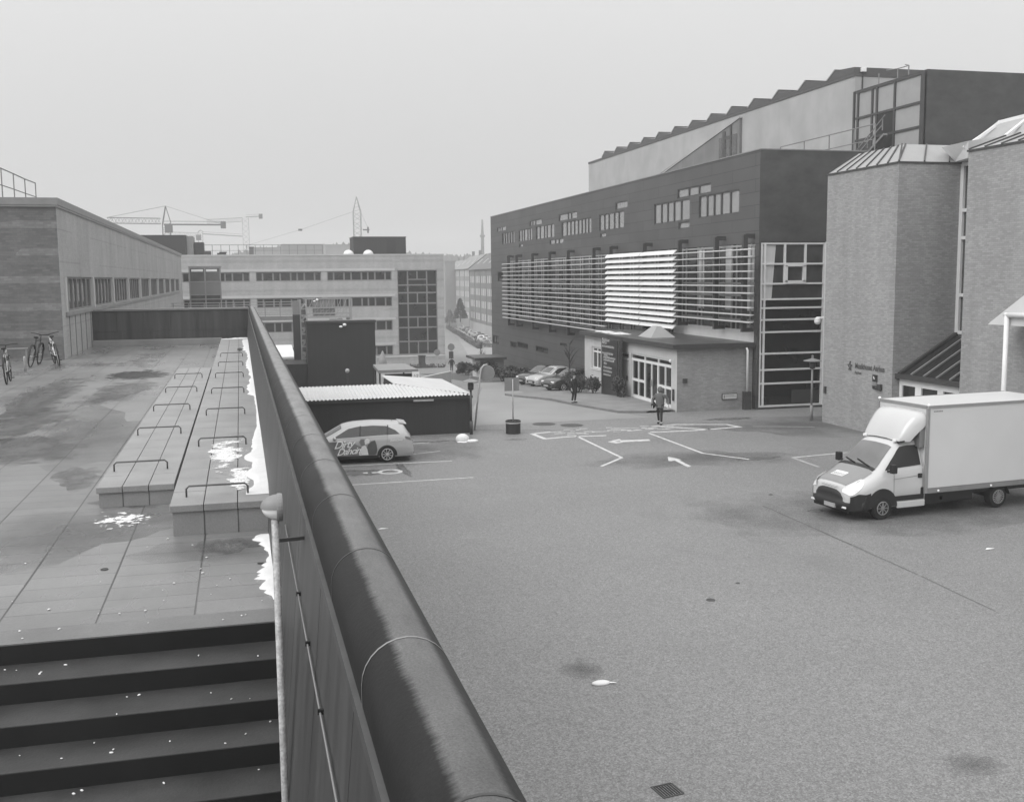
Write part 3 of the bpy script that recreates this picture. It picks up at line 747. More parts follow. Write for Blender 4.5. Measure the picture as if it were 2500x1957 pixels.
# ================================================================ LEFT BUILDING
XL = -5.89; YE = 38.55
lb = thing('brick_building', 'low banded brick building with a window row on the far side of the terrace', 'building', (-10, 60, T))
fe = lambda u, z, d: (u, YE+d, z); fs = lambda u, z, d: (XL-d, u, z)
mb = MB(); openwall(mb, fe, -26, XL, T-.3, 9.50, []); mb.build('end_wall', 'brick_left', lb)
bays = [(39.43+7.2*k, 39.43+7.2*(k+1)) for k in range(10)]
mb = MB(); ops = [(bays[0][0], bays[-1][1]-.1, 5.95, 7.17)]
openwall(mb, fs, YE, 117, 2.0, 9.50, ops, .14); mb.build('side_wall', 'brick_left_side', lb)
mb = MB(); mb.quad((-26,YE,9.49),(XL,YE,9.49),(XL,117,9.49),(-26,117,9.49)); mb.quad((-26,117,T-6),(XL,117,T-6),(XL,117,9.5),(-26,117,9.5)); mb.build('roof', 'roof_felt', lb)
MB().box(-26, XL+.08, YE-.10, YE+.2, 9.56, 9.80).box(XL-.2, XL+.08, YE+.2, 117, 9.56, 9.80).build('fascia', 'grey_metal', lb)
MB().box(-26, XL+.05, YE-.06, YE+.1, 9.50, 9.556).box(XL-.1, XL+.05, YE+.1, 117, 9.50, 9.556).build('drip_edge', 'zinc', lb)
for a, b_ in bays:
    window(lb, fs, a+.28, b_-.28, 5.95, 7.17, cuts=(.14, .30, .46, .64, .82), fw=.07, depth=.13, fm='grey_metal', gm='glass_mid', bars=.16)
    MB().box(XL-.12, XL+.05, a-.05, a+.27, 5.95, 7.17).build('pier', 'far_band', lb)
MB().box(XL-.02, XL+.06, 39.3, 111, 5.80, 5.945).build('sill', 'stone_block', lb)
mb = MB()
for k in range(6): mb.box(XL-.1, XL+.015, 40+k*1.35, 40.12+k*1.35, T, 5.78)
mb.build('wall_rib', 'brick_flat', lb)
# railing on its roof
rl = thing('roof_railing', 'thin steel railing on the roof edge of the brick building at far left', 'railing', (-8, 39, 9.8))
pts = [(-8.85, 29+10.6), (-8.2, 39.9+3.0), (-7.6, 46), (-7.15, 49.0)]
def rp(px, py, Yv): return ony(px, py, Yv)
tops = [rp(-40,395,40.2), rp(2,411,41.5), rp(32,424,43.0), rp(60,437,44.6), rp(86,447,46.4)]
mb = MB().tube(tops, .022, 6); mb.tube([Vector((p.x,p.y,lerp(9.8,p.z,.52))) for p in tops], .018, 6); mb.build('rail', 'grey_metal', rl)
for p in tops: MB().tube([(p.x,p.y,9.5),(p.x,p.y,p.z)], .02, 6).build('post', 'grey_metal', rl)

# bicycles and rack in front of the end wall
def make_bike(name, label, light):
    r = thing(name, label, 'bicycle', (0,0,0), 0, 'bicycles parked at the terrace end')
    R0 = .34
    for x, nm in ((0, 'rear_wheel'), (1.05, 'front_wheel')):
        mb = MB().tube([(x+cos(2*pi*k/22)*R0, 0, R0+sin(2*pi*k/22)*R0) for k in range(23)], .020, 6, caps=False)
        w = mb.build(nm, 'rubber', r, local=True, smooth=True)
        mb = MB()
        for k in range(9): mb.tube([(x, 0, R0), (x+cos(2*pi*k/9)*R0*.95, 0, R0+sin(2*pi*k/9)*R0*.95)], .004, 4)
        mb.tube([(x,-.05,R0),(x,.05,R0)], .02, 6); mb.build('spokes', 'galv', w, local=True)
    bb = (.44,0,.30); seat = (.30,0,.80); head = (.86,0,.82); hl = (.90,0,.66)
    mb = MB(); mb.tube([bb, seat], .018); mb.tube([seat, head], .016); mb.tube([bb, hl], .02)
    for s in (-.05, .05): mb.tube([(0,s,R0),(.40,s*.5,.33)], .011); mb.tube([(0,s,R0),(.30,s*.4,.76)], .009)
    mb.build('frame', light, r, local=True)
    mb = MB(); mb.tube([(.84,0,.92),(.90,0,.66)], .02)
    for s in (-.055,.055): mb.tube([(.91,s,.66),(1.05,s,R0)], .012)
    mb.build('fork', light, r, local=True)
    MB().tube([(.80,-.30,1.0),(.86,-.2,1.0),(.86,0,.98),(.86,.2,1.0),(.80,.30,1.0)], .013).tube([(.85,0,.9),(.86,0,.98)], .015).build('handlebar', 'black', r, local=True)
    MB().ball((.25,0,.93), .1, 8, (1.3,.75,.38)).tube([(.30,0,.78),(.27,0,.92)], .013).build('saddle', 'black', r, local=True, smooth=True)
    mb = MB()
    for x in (0, 1.05):
        rows = [[(x+cos(a)*(R0+.035), -.03, R0+sin(a)*(R0+.035)), (x+cos(a)*(R0+.04), .03, R0+sin(a)*(R0+.04))] for a in [pi*(.08+.84*k/9) for k in range(10)]]
        mb.grid(rows)
    mb.build('mudguard', 'black', r, local=True)
    MB().tube([(.44,-.1,.30),(.44,.1,.30)], .02).box(.40,.48,-.16,-.1,.12,.14).box(.40,.48,.1,.16,.46,.48).build('pedals', 'black', r, local=True)
    return r
b1 = make_bike('bicycle', 'bicycle with a pale frame, nearest to the camera at the left edge of the terrace', 'galv')
b1.location = (-6.0, 29.8, T); b1.rotation_euler = (radians(-3), 0, radians(96))
b2 = dup(b1, (-6.46, 35.6, T), radians(86), 'dark bicycle leaning between two others at the brick end wall'); b2.rotation_euler[0] = radians(10)
b3 = dup(b1, (-5.66, 35.9, T), radians(106), 'bicycle with raised handlebar nearest the corner of the brick building'); b3.rotation_euler[0] = radians(-9)
for b_, mm in ((b2, 'dark_metal'), (b3, 'white_metal')):
    for c in b_.children:
        if c.name.startswith(('frame', 'fork')):
            c.data = c.data.copy(); c.data.materials[0] = MATS[mm]
rk = thing('bicycle_rack', 'low steel bicycle rail behind the parked bicycles by the end wall', 'bike rack', (-8, 36.8, T))
MB().tube([(-12,37.0,T+.5),(-6.75,37.0,T+.5)], .03, 8).build('rail', 'grey_metal', rk)
for x in (-11, -9.4, -7.9, -6.8): MB().tube([(x,37.0,T),(x,37.0,T+.5)], .03, 8).build('post', 'grey_metal', rk)
bq = onz(62, 908, T)
bo = thing('bollard', 'short pale post standing between the parked bicycles', 'bollard', (bq.x, bq.y, T))
MB().lathe([(.035,0),(.035,.42),(.03,.46),(.01,.47)], (bq.x,bq.y,T), n=12).build('post', 'galv', bo, smooth=True)
# ================================================================ DARK HALL on the right
XF, YF, ZR = 25.9, 49.6, 13.30
dh = thing('concert_hall', 'dark clad hall with pale sun louvres, glass corner and a concrete stage block above', 'building', (32, 70, 0))
ff = lambda u, z, d: (XF+d, u, z); fend = lambda u, z, d: (u, YF+d, z)
W = []
def pxwin(x0, y0, x1, y1, plane=XF):
    a = onx(x0, y0, plane); b_ = onx(x1, y1, plane); return (min(a.y,b_.y), max(a.y,b_.y), min(a.z,b_.z), max(a.z,b_.z))
main = [(99.3,104.3,10.26,11.44,'d',(.2,.4,.6,.8)), (93.0,97.7,10.30,11.44,'p',(.19,.36,.62,.80)), (86.0,91.7,10.28,11.48,'p',(.2,.42,.56,.80)),
        (76.3,83.9,10.24,11.44,'p',(.11,.21,.32,.44,.57,.70,.83)), (69.3,74.5,10.28,11.5,'p',(.22,.40,.62,.80)), (58.3,63.8,10.24,11.52,'p',(.24,.44,.62,.80)), (51.9,57.0,10.26,11.52,'p',(.22,.44,.62,.80))]
strips = [(102.7,106.4,11.60,12.10,'p',(.5,.75)), (89.8,93.8,11.55,12.10,'p',(.55,.8)), (79.8,84.7,11.52,12.12,'p',(.33,.5)), (68.6,71.0,11.62,12.15,'p',()), (55.4,60.1,11.60,12.16,'p',(.36,.66)),
          (96.2,97.6,9.78,10.14,'p',()), (83.4,87.4,9.70,10.16,'p',(.36,.62)), (73.0,74.3,9.80,10.16,'p',()), (58.3,59.9,9.76,10.18,'p',())]
low = [pxwin(1203,817,1218,841), pxwin(1246,832,1261,850), pxwin(1263,833,1289,853), pxwin(1308,843,1338,864), pxwin(1368,836,1384,846)]
side_w = pxwin(1215,663,1228,687)
GZ0, GZ1 = 4.05, 8.62
curt = (50.0, 101.2, 3.05, GZ1)
ops = [o[:4] for o in main+strips] + low + [side_w, curt]
mb = MB(); openwall(mb, ff, YF, 109.3, -5.2, ZR, ops, .12); mb.build('facade', 'dark_cladding', dh)
mb = MB(); openwall(mb, fend, XF, 62, -.3, ZR, [(XF+.12, 29.75, .02, 8.66)], .22); mb.build('end_facade', 'dark_panel', dh)
MB().quad((XF,YF,ZR-.01),(62,YF,ZR-.01),(62,109.3,ZR-.01),(XF,109.3,ZR-.01)).quad((XF,109.3,-5.2),(62,109.3,-5.2),(62,109.3,ZR),(XF,109.3,ZR)).build('roof', 'roof_felt', dh)
MB().box(XF-.03, XF+.25, YF-.03, 109.33, ZR+.003, ZR+.06).box(XF+.25, 62, YF-.03, YF+.25, ZR+.003, ZR+.06).build('roof_edge', 'grey_metal', dh)
for o in main+strips:
    window(dh, ff, *o[:4], cuts=o[5], fw=.07, depth=.10, fm='dark_metal', gm='glass_pale' if o[4] == 'p' else 'glass_mid', bars=.15)
for o in low: window(dh, ff, *o, cuts=(.5,), fw=.10, depth=.11, fm='black', gm='glass_dark')
window(dh, ff, *side_w, cuts=(), fw=.08, depth=.11, fm='black', gm='glass_dark')
# curtain wall behind the louvres
rr = R_(9); us = []; u = 50.0
cut = []
while u < 101:
    cut.append(u); cut.append(u+.55); u += 2.2
cw = MB()
for u in cut[1:]: fbox(cw, ff, u-.045, u+.045, 3.1, GZ1-.02, .03, .11)
for z in (GZ1-.10, 7.95, 6.55, 5.9, 4.6, 3.15):
    fbox(cw, ff, 50.1, 101.1, z-.05, z+.05, .034, .11)
o = cw.build('curtain_wall', 'zinc', dh)
MB().quad(ff(50.0,3.05,.10), ff(101.2,3.05,.10), ff(101.2,GZ1,.10), ff(50.0,GZ1,.10)).build('glazing', 'glass_mid', o)
for a, b_ in ((1700,1716),(1737,1742),(1768,1783),(1822,1838)):
    p = onx(a, 640, XF); q = onx(b_, 640, XF); mb = MB(); fbox(mb, ff, q.y, p.y, 5.1, 8.5, .088, .094); mb.build('curtain', 'curtain', o)
mb = MB(); fbox(mb, ff, 49.9, 60.6, 3.2, 4.10, .02, .05); mb.build('white_panel', 'white_paint', dh)
# louvre screens and their posts
XS = 25.18
def blade(mb, y0_, y1_, z, depth, th, tilt):
    pr = [(-depth/2, 0), (-depth*.25, th*.5), (depth*.2, th*.5), (depth/2, 0), (depth*.2, -th*.5), (-depth*.25, -th*.5)]
    c, s = cos(tilt), sin(tilt)
    mb.prism([(XS+a*c-b_*s, y0_, z+a*s+b_*c) for a, b_ in pr], (0, y1_-y0_, 0))
zt = onx(1229,645,XS).z; zb = onx(1229,774,XS).z; sp = (zt-zb)/14
ya = onx(1228,700,XS).y; yb = onx(1479,700,XS).y; yc = onx(1563,700,XS).y; yd = onx(1648,700,XS).y; ye = onx(1836,700,XS).y
mb = MB()
for k in range(15): blade(mb, yb+.05, ya, zt-k*sp, .30, .062, radians(8))
mb.build('sun_louvres', 'louvre_grey', dh).__setitem__('label', 'open thin pale louvre blades on the far part')
for a, b_ in ((yc+.06, yb-.06), (yd+.06, yc-.06)):
    mb = MB()
    for k in range(13): blade(mb, a, b_, zt+.12-k*sp, .33, .05, radians(47))
    mb.build('sun_louvres', 'white_paint', dh).__setitem__('label', 'bay of wide white louvre blades turned closed')
mb = MB()
for k in range(11): blade(mb, ye, yd-.05, zt+.02-k*sp, .30, .062, radians(8))
mb.build('sun_louvres', 'louvre_grey', dh).__setitem__('label', 'open thin pale louvre blades beside the glass corner')
for px in (1236,1256,1294.5,1336,1381,1443,1484,1566,1651,1740,1809):
    yv = onx(px, 640, XS).y; zl = zb-.75 if px < 1445 else (2.95 if px < 1600 else zt-10.6*sp-.3)
    zl = max(zl, 3.6) if px > 1450 else zl
    mb = MB().box(XS-.12+.2, XS+.12+.2, yv-.11, yv+.11, zl, 9.05).box(XS+.2, XF+.02, yv-.10, yv+.10, 8.88, 9.10).box(XS+.2, XF+.02, yv-.1, yv+.1, zl, zl+.2)
    mb.build('screen_post', 'dark_metal', dh)
# glass corner on the end facade
cg = MB(); e0, e1 = .02, .17
xs_full = [XF+.17, 26.28, 29.70]
for x in xs_full: fbox(cg, fend, x-.05, x+.05, .05, 8.62, e0, e1)
for x in (27.42, 28.60): fbox(cg, fend, x-.05, x+.05, 6.50, 8.62, e0, e1)
for z in (8.58, 7.54, 6.52, 5.72, 5.27, 4.66, 4.02, 2.90, 2.05, 1.33, .14):
    fbox(cg, fend, XF+.22, 29.65, z-.045, z+.045, e0+.006, e1)
fbox(cg, fend, 27.42, 28.60, 6.52, 6.68, e0-.05, e1); fbox(cg, fend, 27.42, 28.60, 7.40, 7.56, e0-.05, e1)
fbox(cg, fend, 27.40, 27.56, 6.60, 7.45, e0-.05, e1); fbox(cg, fend, 28.46, 28.62, 6.60, 7.45, e0-.05, e1)
o = cg.build('glass_corner', 'white_metal', dh)
MB().quad(fend(XF+.12,5.74,.125), fend(29.75,5.74,.125), fend(29.75,8.66,.125), fend(XF+.12,8.66,.125)).build('upper_glazing', 'glass_mid', o)
MB().quad(fend(XF+.12,.02,.14), fend(29.75,.02,.14), fend(29.75,8.66,.14), fend(XF+.12,8.66,.14)).build('glazing', 'glass_shop', o)
MB().quad(fend(26.02,5.76,.115), fend(26.72,5.76,.115), fend(26.92,8.5,.115), fend(26.02,8.5,.115)).build('curtain', 'curtain', o)
mb = MB(); fbox(mb, fend, 28.0, 29.6, .25, .95, .115, .125); mb.build('counter', 'interior', o)
MB().box(XF+.02, 29.9, YF-.06, YF+.1, -.2, .10).build('plinth', 'dark_metal', dh)
MB().box(29.72, 29.90, YF-.10, YF+.02, 0, 8.66).build('edge_post', 'white_metal', dh)

# concrete stage block with saw-tooth roof
XC, YC0, YC1, ZC = 35.7, 56.8, 106.0, 18.58
mb = MB(); mb.box(XC, 60, YC0, YC1, 13.0, ZC); mb.build('stage_block', 'concrete_pale', dh)
MB().box(XC-.05, 60, YC0-.03, YC1+.03, ZC+.003, ZC+.20).build('roof_edge', 'roof_dark', dh)
peaks = [58.9+3.49*k for k in range(13)]
for k, yp_ in enumerate(peaks):
    yn = peaks[k-1]+.95 if k else YC0-.02; zn = ZC+.26 if k else ZC+.52
    mb = MB().prism([(XC-.06, yn, ZC+.203), (XC-.06, yp_+.95, ZC+.203), (XC-.06, yp_+.95, ZC+.24), (XC-.06, yp_, ZC+.70), (XC-.06, yn, zn)], (24, 0, 0))
    o = mb.build('saw_tooth', 'roof_dark', dh)
    MB().prism([(XC-.09, yp_+.88, ZC+.24), (XC-.09, yp_+.99, ZC+.26), (XC-.09, yp_+.04, ZC+.78), (XC-.09, yp_-.12, ZC+.75)], (24.1, 0, 0)).build('trim', 'zinc', o)
# ramped dormer in front of the concrete
XD = 35.5
a = onx(1806,289,XD); b_ = onx(1606,427,XD); yN, zN, yFar = a.y, a.z, b_.y
mb = MB().hexa([(XD,yN,13.0),(XC+.1,yN,13.0),(XC+.1,yFar,13.0),(XD,yFar,13.0)], [(XD,yN,zN),(XC+.1,yN,zN),(XC+.1,yFar,b_.z),(XD,yFar,b_.z)])
dm = mb.build('ramp_dormer', 'concrete_mid', dh)
MB().hexa([(XD-.06,yN-.04,zN+.01),(XC+.02,yN-.04,zN+.01),(XC+.02,yFar+1.2,b_.z-.45),(XD-.06,yFar+1.2,b_.z-.45)], [(XD-.06,yN-.04,zN+.10),(XC+.02,yN-.04,zN+.10),(XC+.02,yFar+1.2,b_.z-.34),(XD-.06,yFar+1.2,b_.z-.36)]).build('ramp_roof', 'concrete_pale', dm)
p0 = onx(1756,342,XD); p1 = onx(1799,386,XD)
mb = MB(); f30 = lambda u, z, d: (XD+d, u, z)
fbox(mb, f30, p1.y, p0.y, 13.2, p0.z+.1, -.03, -.012); mb.build('dark_window', 'glass_mid', dm)
mb = MB(); q0 = onx(1765,334,XD); q1 = onx(1786,330,XD)
fbox(mb, f30, onx(1772,340,XD).y, onx(1765,340,XD).y, 13.2, p0.z+.5, -.06, -.034); fbox(mb, f30, onx(1787,340,XD).y, onx(1783,340,XD).y, 13.2, p0.z+.8, -.06, -.034); fbox(mb, f30, onx(1783,340,XD).y, onx(1772,340,XD).y, p0.z-.1, p0.z+.1, -.06, -.034)
mb.build('window_frame', 'dark_metal', dm)
# dark plant block at the near top with its framed panel side
MB().box(XC+.05, 75, 50.0, 56.78, 13.25, 17.72).build('plant_block', 'dark_panel', dh)
fX = lambda u, z, d: (XC+d, u, z)
pn = MB(); fbox(pn, fX, 50.35, 56.6, 13.35, 17.55, -.03, .04); po = pn.build('panel_side', 'zinc', dh)
mb = MB()
for y in (50.05, 52.6, 54.3, 54.75, 56.2, 56.62): fbox(mb, fX, y, y+(.3 if y < 50.2 else .16), 13.3, 17.66, -.10, -.032)
for z in (17.5, 16.0, 14.72): fbox(mb, fX, 50.36, 56.5, z, z+.13, -.094, -.034)
mb.build('panel_frame', 'dark_metal', po)
mb = MB(); fbox(mb, fX, 52.78, 54.28, 13.35, 15.98, -.06, -.031); mb.build('door', 'black', po)
mb = MB(); fbox(mb, fX, 54.95, 56.1, 13.35, 14.6, -.06, -.031); mb.build('lower_panel', 'dark_metal', po)
mb = MB().bar((35.0,56.0,13.4),(35.0,52.8,15.2),.06).bar((35.0,55.6,13.9),(35.0,52.6,15.7),.05).bar((35.2,55.4,13.3),(35.2,52.8,14.7),.25,.12)
for t_ in (0,.5,1): mb.bar((35.0,lerp(55.6,52.8,t_),lerp(13.3,14.9,t_)),(35.0,lerp(55.6,52.8,t_),lerp(13.9,15.6,t_)),.05)
mb.build('steel_stair', 'grey_metal', dh)
rl = thing('roof_railing', 'thin steel railing along the roof of the dark hall below the concrete block', 'railing', (31, 58, ZR))
mb = MB(); tops = [onx(1893,363,33.5), onx(1925,348,33.5), onx(1975,338,33.5), onx(1992,331,33.5)]
tops = [Vector((33.5, y, 15.0)) for y in (61.5, 58.6, 55.8, 53.2, 51.2)]
mb.tube(tops, .035, 6).tube([p-Vector((0,0,.8)) for p in tops], .03, 6); mb.build('rail', 'grey_metal', rl)
for p in tops: MB().tube([p, (p.x,p.y,ZR)], .035, 6).build('post', 'grey_metal', rl)
rl = thing('roof_railing', 'bent steel guard rail at the top corner beside the dark plant block', 'railing', (36, 52, 17.7))
mb = MB(); tp = [onx(2146,180,37), onx(2192,168,37), onx(2219,160,37)]
mb.tube([onx(2164,172,37)]+tp[1:]+[onx(2210,158,37)], .03, 6); mb.build('rail', 'grey_metal', rl)
for p in tp: MB().tube([p, (p.x,p.y,16.5)], .035, 6).build('post', 'grey_metal', rl)
fl = thing('floodlight', 'small white floodlight on the edge of the saw-tooth roof', 'floodlight', tuple(onx(2106,172,36.2)))
p = onx(2106,172,36.2); MB().box(p.x-.15,p.x+.15,p.y-.2,p.y+.2,p.z-.12,p.z+.14).build('housing', 'white_paint', fl, bevel=.04)
MB().bar((p.x,p.y,p.z-.2),(p.x,p.y,p.z-1.2),.08).build('bracket', 'dark_metal', fl)

# ================================================================ ENTRANCE ANNEX
XA, YA0, YA1 = 21.6, 50.0, 65.0
an = thing('entrance_annex', 'low flat-roofed entrance building with a white front and glazed doors', 'building', (23.5, 57, 0))
fa = lambda u, z, d: (XA+d, u, z); far_ = lambda u, z, d: (u, YA0+d, z)
D0, D1 = 50.75, 56.6
mb = MB(); openwall(mb, fa, YA0, YA1, -1.0, 3.25, [(D0,D1,.12,2.62), (56.95,58.5,2.24,2.56), (61.85,63.6,1.20,2.58)], .16); mb.build('front_wall', 'render_white', an)
mb = MB(); openwall(mb, far_, XA, XF-.05, -.5, 3.25, []); mb.build('side_wall', 'brick_annex', an)
MB().quad((XA,YA1,-1.2),(XF,YA1,-1.2),(XF,YA1,3.25),(XA,YA1,3.25)).build('rear_wall', 'render_white', an)
MB().box(XA-.32, XF-.06, YA0-.28, YA1+.2, 3.24, 3.48).build('roof_slab', 'dark_metal', an)
MB().box(XA-.30, XF-.08, YA0-.26, YA1+.18, 3.482, 3.50).build('roof_felt', 'roof_felt', an)
struct('snow', MB().add(*(lambda m_: (m_.v, m_.f))(snow_patch(22.35, 62.0, .5, 2.6, 3.50, 60, 31, (.12,.35)))), 'snow', kind='stuff', smooth=True)
c = onz(1603,822,3.5)
mb = MB(); bs = [(c.x-.75,c.y-1.0,3.50),(c.x+.75,c.y-1.0,3.50),(c.x+.75,c.y+1.0,3.50),(c.x-.75,c.y+1.0,3.50)]; tp_ = [(c.x-.12,c.y-.35,4.12),(c.x+.12,c.y-.35,4.12),(c.x+.12,c.y+.35,4.12),(c.x-.12,c.y+.35,4.12)]
mb.hexa(bs, tp_); mb.build('skylight', 'zinc', an)
# entrance: three pairs of glazed leaves with top lights
pxs = lambda zx: onx(1420+zx*.15806, 900, XA).y
ent = MB(); yv = [pxs(q) for q in (762, 858, 957, 1060, 1160, 1272, 1378)]
for k, y in enumerate(yv): 
    w_ = .13 if k in (0,2,4,6) else .075
    fbox(ent, fa, max(D0, y-w_/2), min(D1, y+w_/2), .12, 2.28, .06, .14)
fbox(ent, fa, D0, D1, 2.20, 2.34, .055, .14); fbox(ent, fa, D0, D1, 2.54, 2.62, .055, .14); fbox(ent, fa, D0, D1, .12, .26, .055, .14)
for y in (pxs(957), pxs(1165)): fbox(ent, fa, y-.04, y+.04, 2.34, 2.54, .06, .14)
for i0, i1 in ((0,2),(4,6)): fbox(ent, fa, yv[i1], yv[i0], 1.05, 1.19, .066, .14)
o = ent.build('entrance_doors', 'white_paint', an)
MB().quad(fa(D0,.12,.13), fa(D1,.12,.13), fa(D1,2.62,.13), fa(D0,2.62,.13)).build('pane', 'glass_shop', o)
MB().bar((XA+.02,yv[3]-.1,1.0),(XA+.02,yv[3]-.1,1.35),.05).build('handle', 'galv', o)
window(an, fa, 61.85, 63.6, 1.20, 2.58, cuts=(.5,), rows=(.78,), fw=.10, depth=.15, fm='white_paint', gm='glass_mid', sill='white_paint')
window(an, fa, 56.95, 58.5, 2.24, 2.56, cuts=(.1,), fw=.07, depth=.15, fm='white_paint', gm='glass_shop', sill='white_paint')
tag(MB().box(XA-.07, XA-.004, 57.05, 57.2, 1.0, 1.25).build('wall_box', 'dark_metal'), 'small dark box on the white front left of the entrance doors', 'wall box')
tag(MB().box(21.92, 22.16, YA0-.06, YA0-.004, 1.48, 1.72).build('vent_box', 'dark_metal'), 'small dark square vent on the brick side wall of the annex', 'vent')
sg = thing('wall_sign', 'small pale framed sign low on the brick side wall of the annex', 'sign', (24.5, YA0, .7))
MB().box(24.12, 24.98, YA0-.05, YA0-.004, .55, .86).build('frame', 'dark_metal', sg)
MB().box(24.15, 24.95, YA0-.058, YA0-.052, .58, .83).build('plate', 'render_white', sg)
mb = MB().box(24.3,24.9,YA0-.066,YA0-.060,.70,.72).box(24.3,24.8,YA0-.066,YA0-.060,.76,.78).box(24.2,24.27,YA0-.066,YA0-.060,.62,.79); mb.build('lettering', 'sign_grey', sg)
mb = MB().box(XA-.09, XA-.02, 50.28, 50.44, .55, 1.15); tag(mb.build('letter_box', 'dark_metal', bevel=.01), 'narrow dark letter box right of the entrance doors', 'letter box')
cm = thing('security_camera', 'small white security camera above the right door of the annex', 'camera', (XA-.2, 50.35, 2.6))
MB().ball((XA-.22,50.35,2.62), .09, 8).build('body', 'white_paint', cm, smooth=True); MB().bar((XA-.02,50.35,2.72),(XA-.22,50.35,2.68),.04).build('arm', 'white_metal', cm)
dp = thing('downpipe', 'pale downpipe between the annex and the glass corner', 'pipe', (25.6, 49.9, 0))
MB().tube([(25.35,49.8,3.3),(25.42,49.72,3.1),(25.42,49.72,.9)], .06, 10).build('pipe', 'white_metal', dp, smooth=True); MB().box(25.25,25.62,49.62,49.9,0,.95).build('foot', 'dark_metal', dp)
# black information pylon
py = thing('information_pylon', 'tall black information pylon with pale lines of lettering beside the white front', 'sign', (21.0, 58.8, -.2))
XP = 20.95
P0 = onx(1468,826,XP).y; P1 = onx(1507,826,XP).y
MB().box(XP, XP+.32, P1, P0, -.5, 3.30).build('slab', 'sign_black', py, bevel=.01)
MB().box(XP+.04, XP+.26, P1-.16, P1-.01, -.5, 3.26).build('edge_strip', 'dark_metal', py)
def ptext(body, u_px, y_px, size, mat='sign_text', shear=.25):
    p = onx(u_px, y_px, XP-.006)
    k = (P0-P1)/2.6
    return text_mb(body, size, lambda x, y: (XP-.006, p.y-x*k, p.z+y), shear=shear)
tx = MB()
for body, ux, uy, s_ in (('Musikhuset',1468.8,831.5,.27),('Aarhus',1468.8,837.5,.27)):
    m_ = ptext(body, ux+.6, uy, s_); tx.add(m_.v, m_.f)
tx.build('heading', 'sign_text', py)
tx = MB(); rr = R_(77)
for ux, uy, n_ in ((1469.4,846,10),(1469.5,862.5,9),(1474,868,3),(1473,873,8),(1473.5,879.5,8),(1474,888,2),(1473,897,6),(1473,906,7),(1473,914.5,6)):
    p = onx(ux, uy, XP-.006); y = p.y
    for k in range(n_):   # rows far too small to read in the photograph: letter-sized strokes
        w_ = rr.uniform(.14,.26); y2 = y-w_
        tx.prism([(XP-.006,y,p.z),(XP-.006,y2,p.z),(XP-.006,y2-.03,p.z+rr.uniform(.10,.17)),(XP-.006,y-.03,p.z+.10)], (.003,0,0)); y = y2-.035
tx.build('lettering', 'zinc', py)

# ================================================================ BRICK TOWERS
Z1 = 11.55; XT = 26.65
tw = thing('brick_tower', 'pale brick tower with a sloping glazed top, right of the dark hall', 'building', (29, 41.7, 0))
MB().box(XT, 34.5, 38.95, 44.42, -.2, Z1).build('walls', 'brick_pale', tw)
def mansard(par, x0, x1, y0_, y1_, z0, ins, h, ribs_y, ribs_x):
    MB().box(x0-.05, x1, y0_-.05, y1_+.05, z0-.02, z0+.05).build('eaves', 'dark_metal', par)
    z0 += .052
    b4 = [(x0,y0_,z0),(x1,y0_,z0),(x1,y1_,z0),(x0,y1_,z0)]; t4 = [(x0+ins,y0_+ins,z0+h),(x1,y0_+ins,z0+h),(x1,y1_-ins,z0+h),(x0+ins,y1_-ins,z0+h)]
    o = MB().hexa(b4, t4).build('sloped_roof', 'zinc', par)
    mb = MB()
    for k in range(ribs_y+1):
        y = lerp(y0_, y1_, k/ribs_y); yt = lerp(y0_+ins, y1_-ins, k/ribs_y)
        mb.bar((x0-.01,y,z0+.02),(x0+ins-.01,yt,z0+h+.02),.06,.06)
    for k in range(ribs_x+1):
        x = lerp(x0, x0+3.6, k/ribs_x); xt = x+ins*.8
        mb.bar((x,y0_-.01,z0+.02),(xt,y0_+ins-.01,z0+h+.02),.06,.06)
    mb.build('rib', 'dark_metal', o)
mansard(tw, XT, 34.5, 38.95, 44.42, Z1, .95, .82, 7, 3)
tw2 = thing('brick_tower', 'taller looking brick tower at the right edge of the picture behind the truck', 'building', (30, 28, 0))
MB().box(26.75, 36, 20, 34.75, -.2, Z1-.03).build('walls', 'brick_pale', tw2)
mansard(tw2, 26.75, 36, 20, 34.75, Z1-.03, .90, .42, 17, 2)
# glazed strip between the towers
XG = 29.7
gs = thing('stair_glazing', 'tall narrow white-framed glazing between the two brick towers', 'window', (XG, 37, 4.4))
fg = lambda u, z, d: (XG+d, u, z)
mb = MB()
for y in (38.85, 37.2, 35.6): fbox(mb, fg, y-.10, y+.10, 4.42, 11.6, -.08, .05)
for z in (4.46, 6.05, 8.45, 9.6, 11.5): fbox(mb, fg, 34.8, 38.75, z-.07, z+.07, -.075, .05)
o = mb.build('frame', 'white_metal', gs); MB().quad(fg(34.8,4.4,.03), fg(38.94,4.4,.03), fg(38.94,11.6,.03), fg(34.8,11.6,.03)).build('pane', 'glass_mid', o)
MB().hexa([(28.9,37.6,11.62),(29.9,34.9,11.62),(29.9,38.9,11.62),(29.3,38.9,11.62)], [(28.6,37.2,12.25),(29.9,34.9,12.35),(29.9,39.3,12.25),(28.9,39.3,12.25)]).build('gutter', 'white_paint', gs)
A = onx(2338,377,29.2); B = onx(2440,300,30.4); C_ = onx(2520,280,30.4); D_ = onx(2520,335,28.6); E_ = onx(2400,352,28.6)
mb = MB().prism([A, B, C_, D_, E_], (.12,0,-.12)); o = mb.build('glass_roof', 'zinc', gs)
mb = MB().bar(A, B, .16).bar(B, C_, .16).bar(lerp(A,E_,.4)+Vector((-.2,0,.1)), lerp(B,C_,.05)+Vector((-.25,0,-.15)), .10)
mb.bar(onx(2455,332,28.5), onx(2505,292,30.2), .10); mb.build('bar', 'white_paint', o)
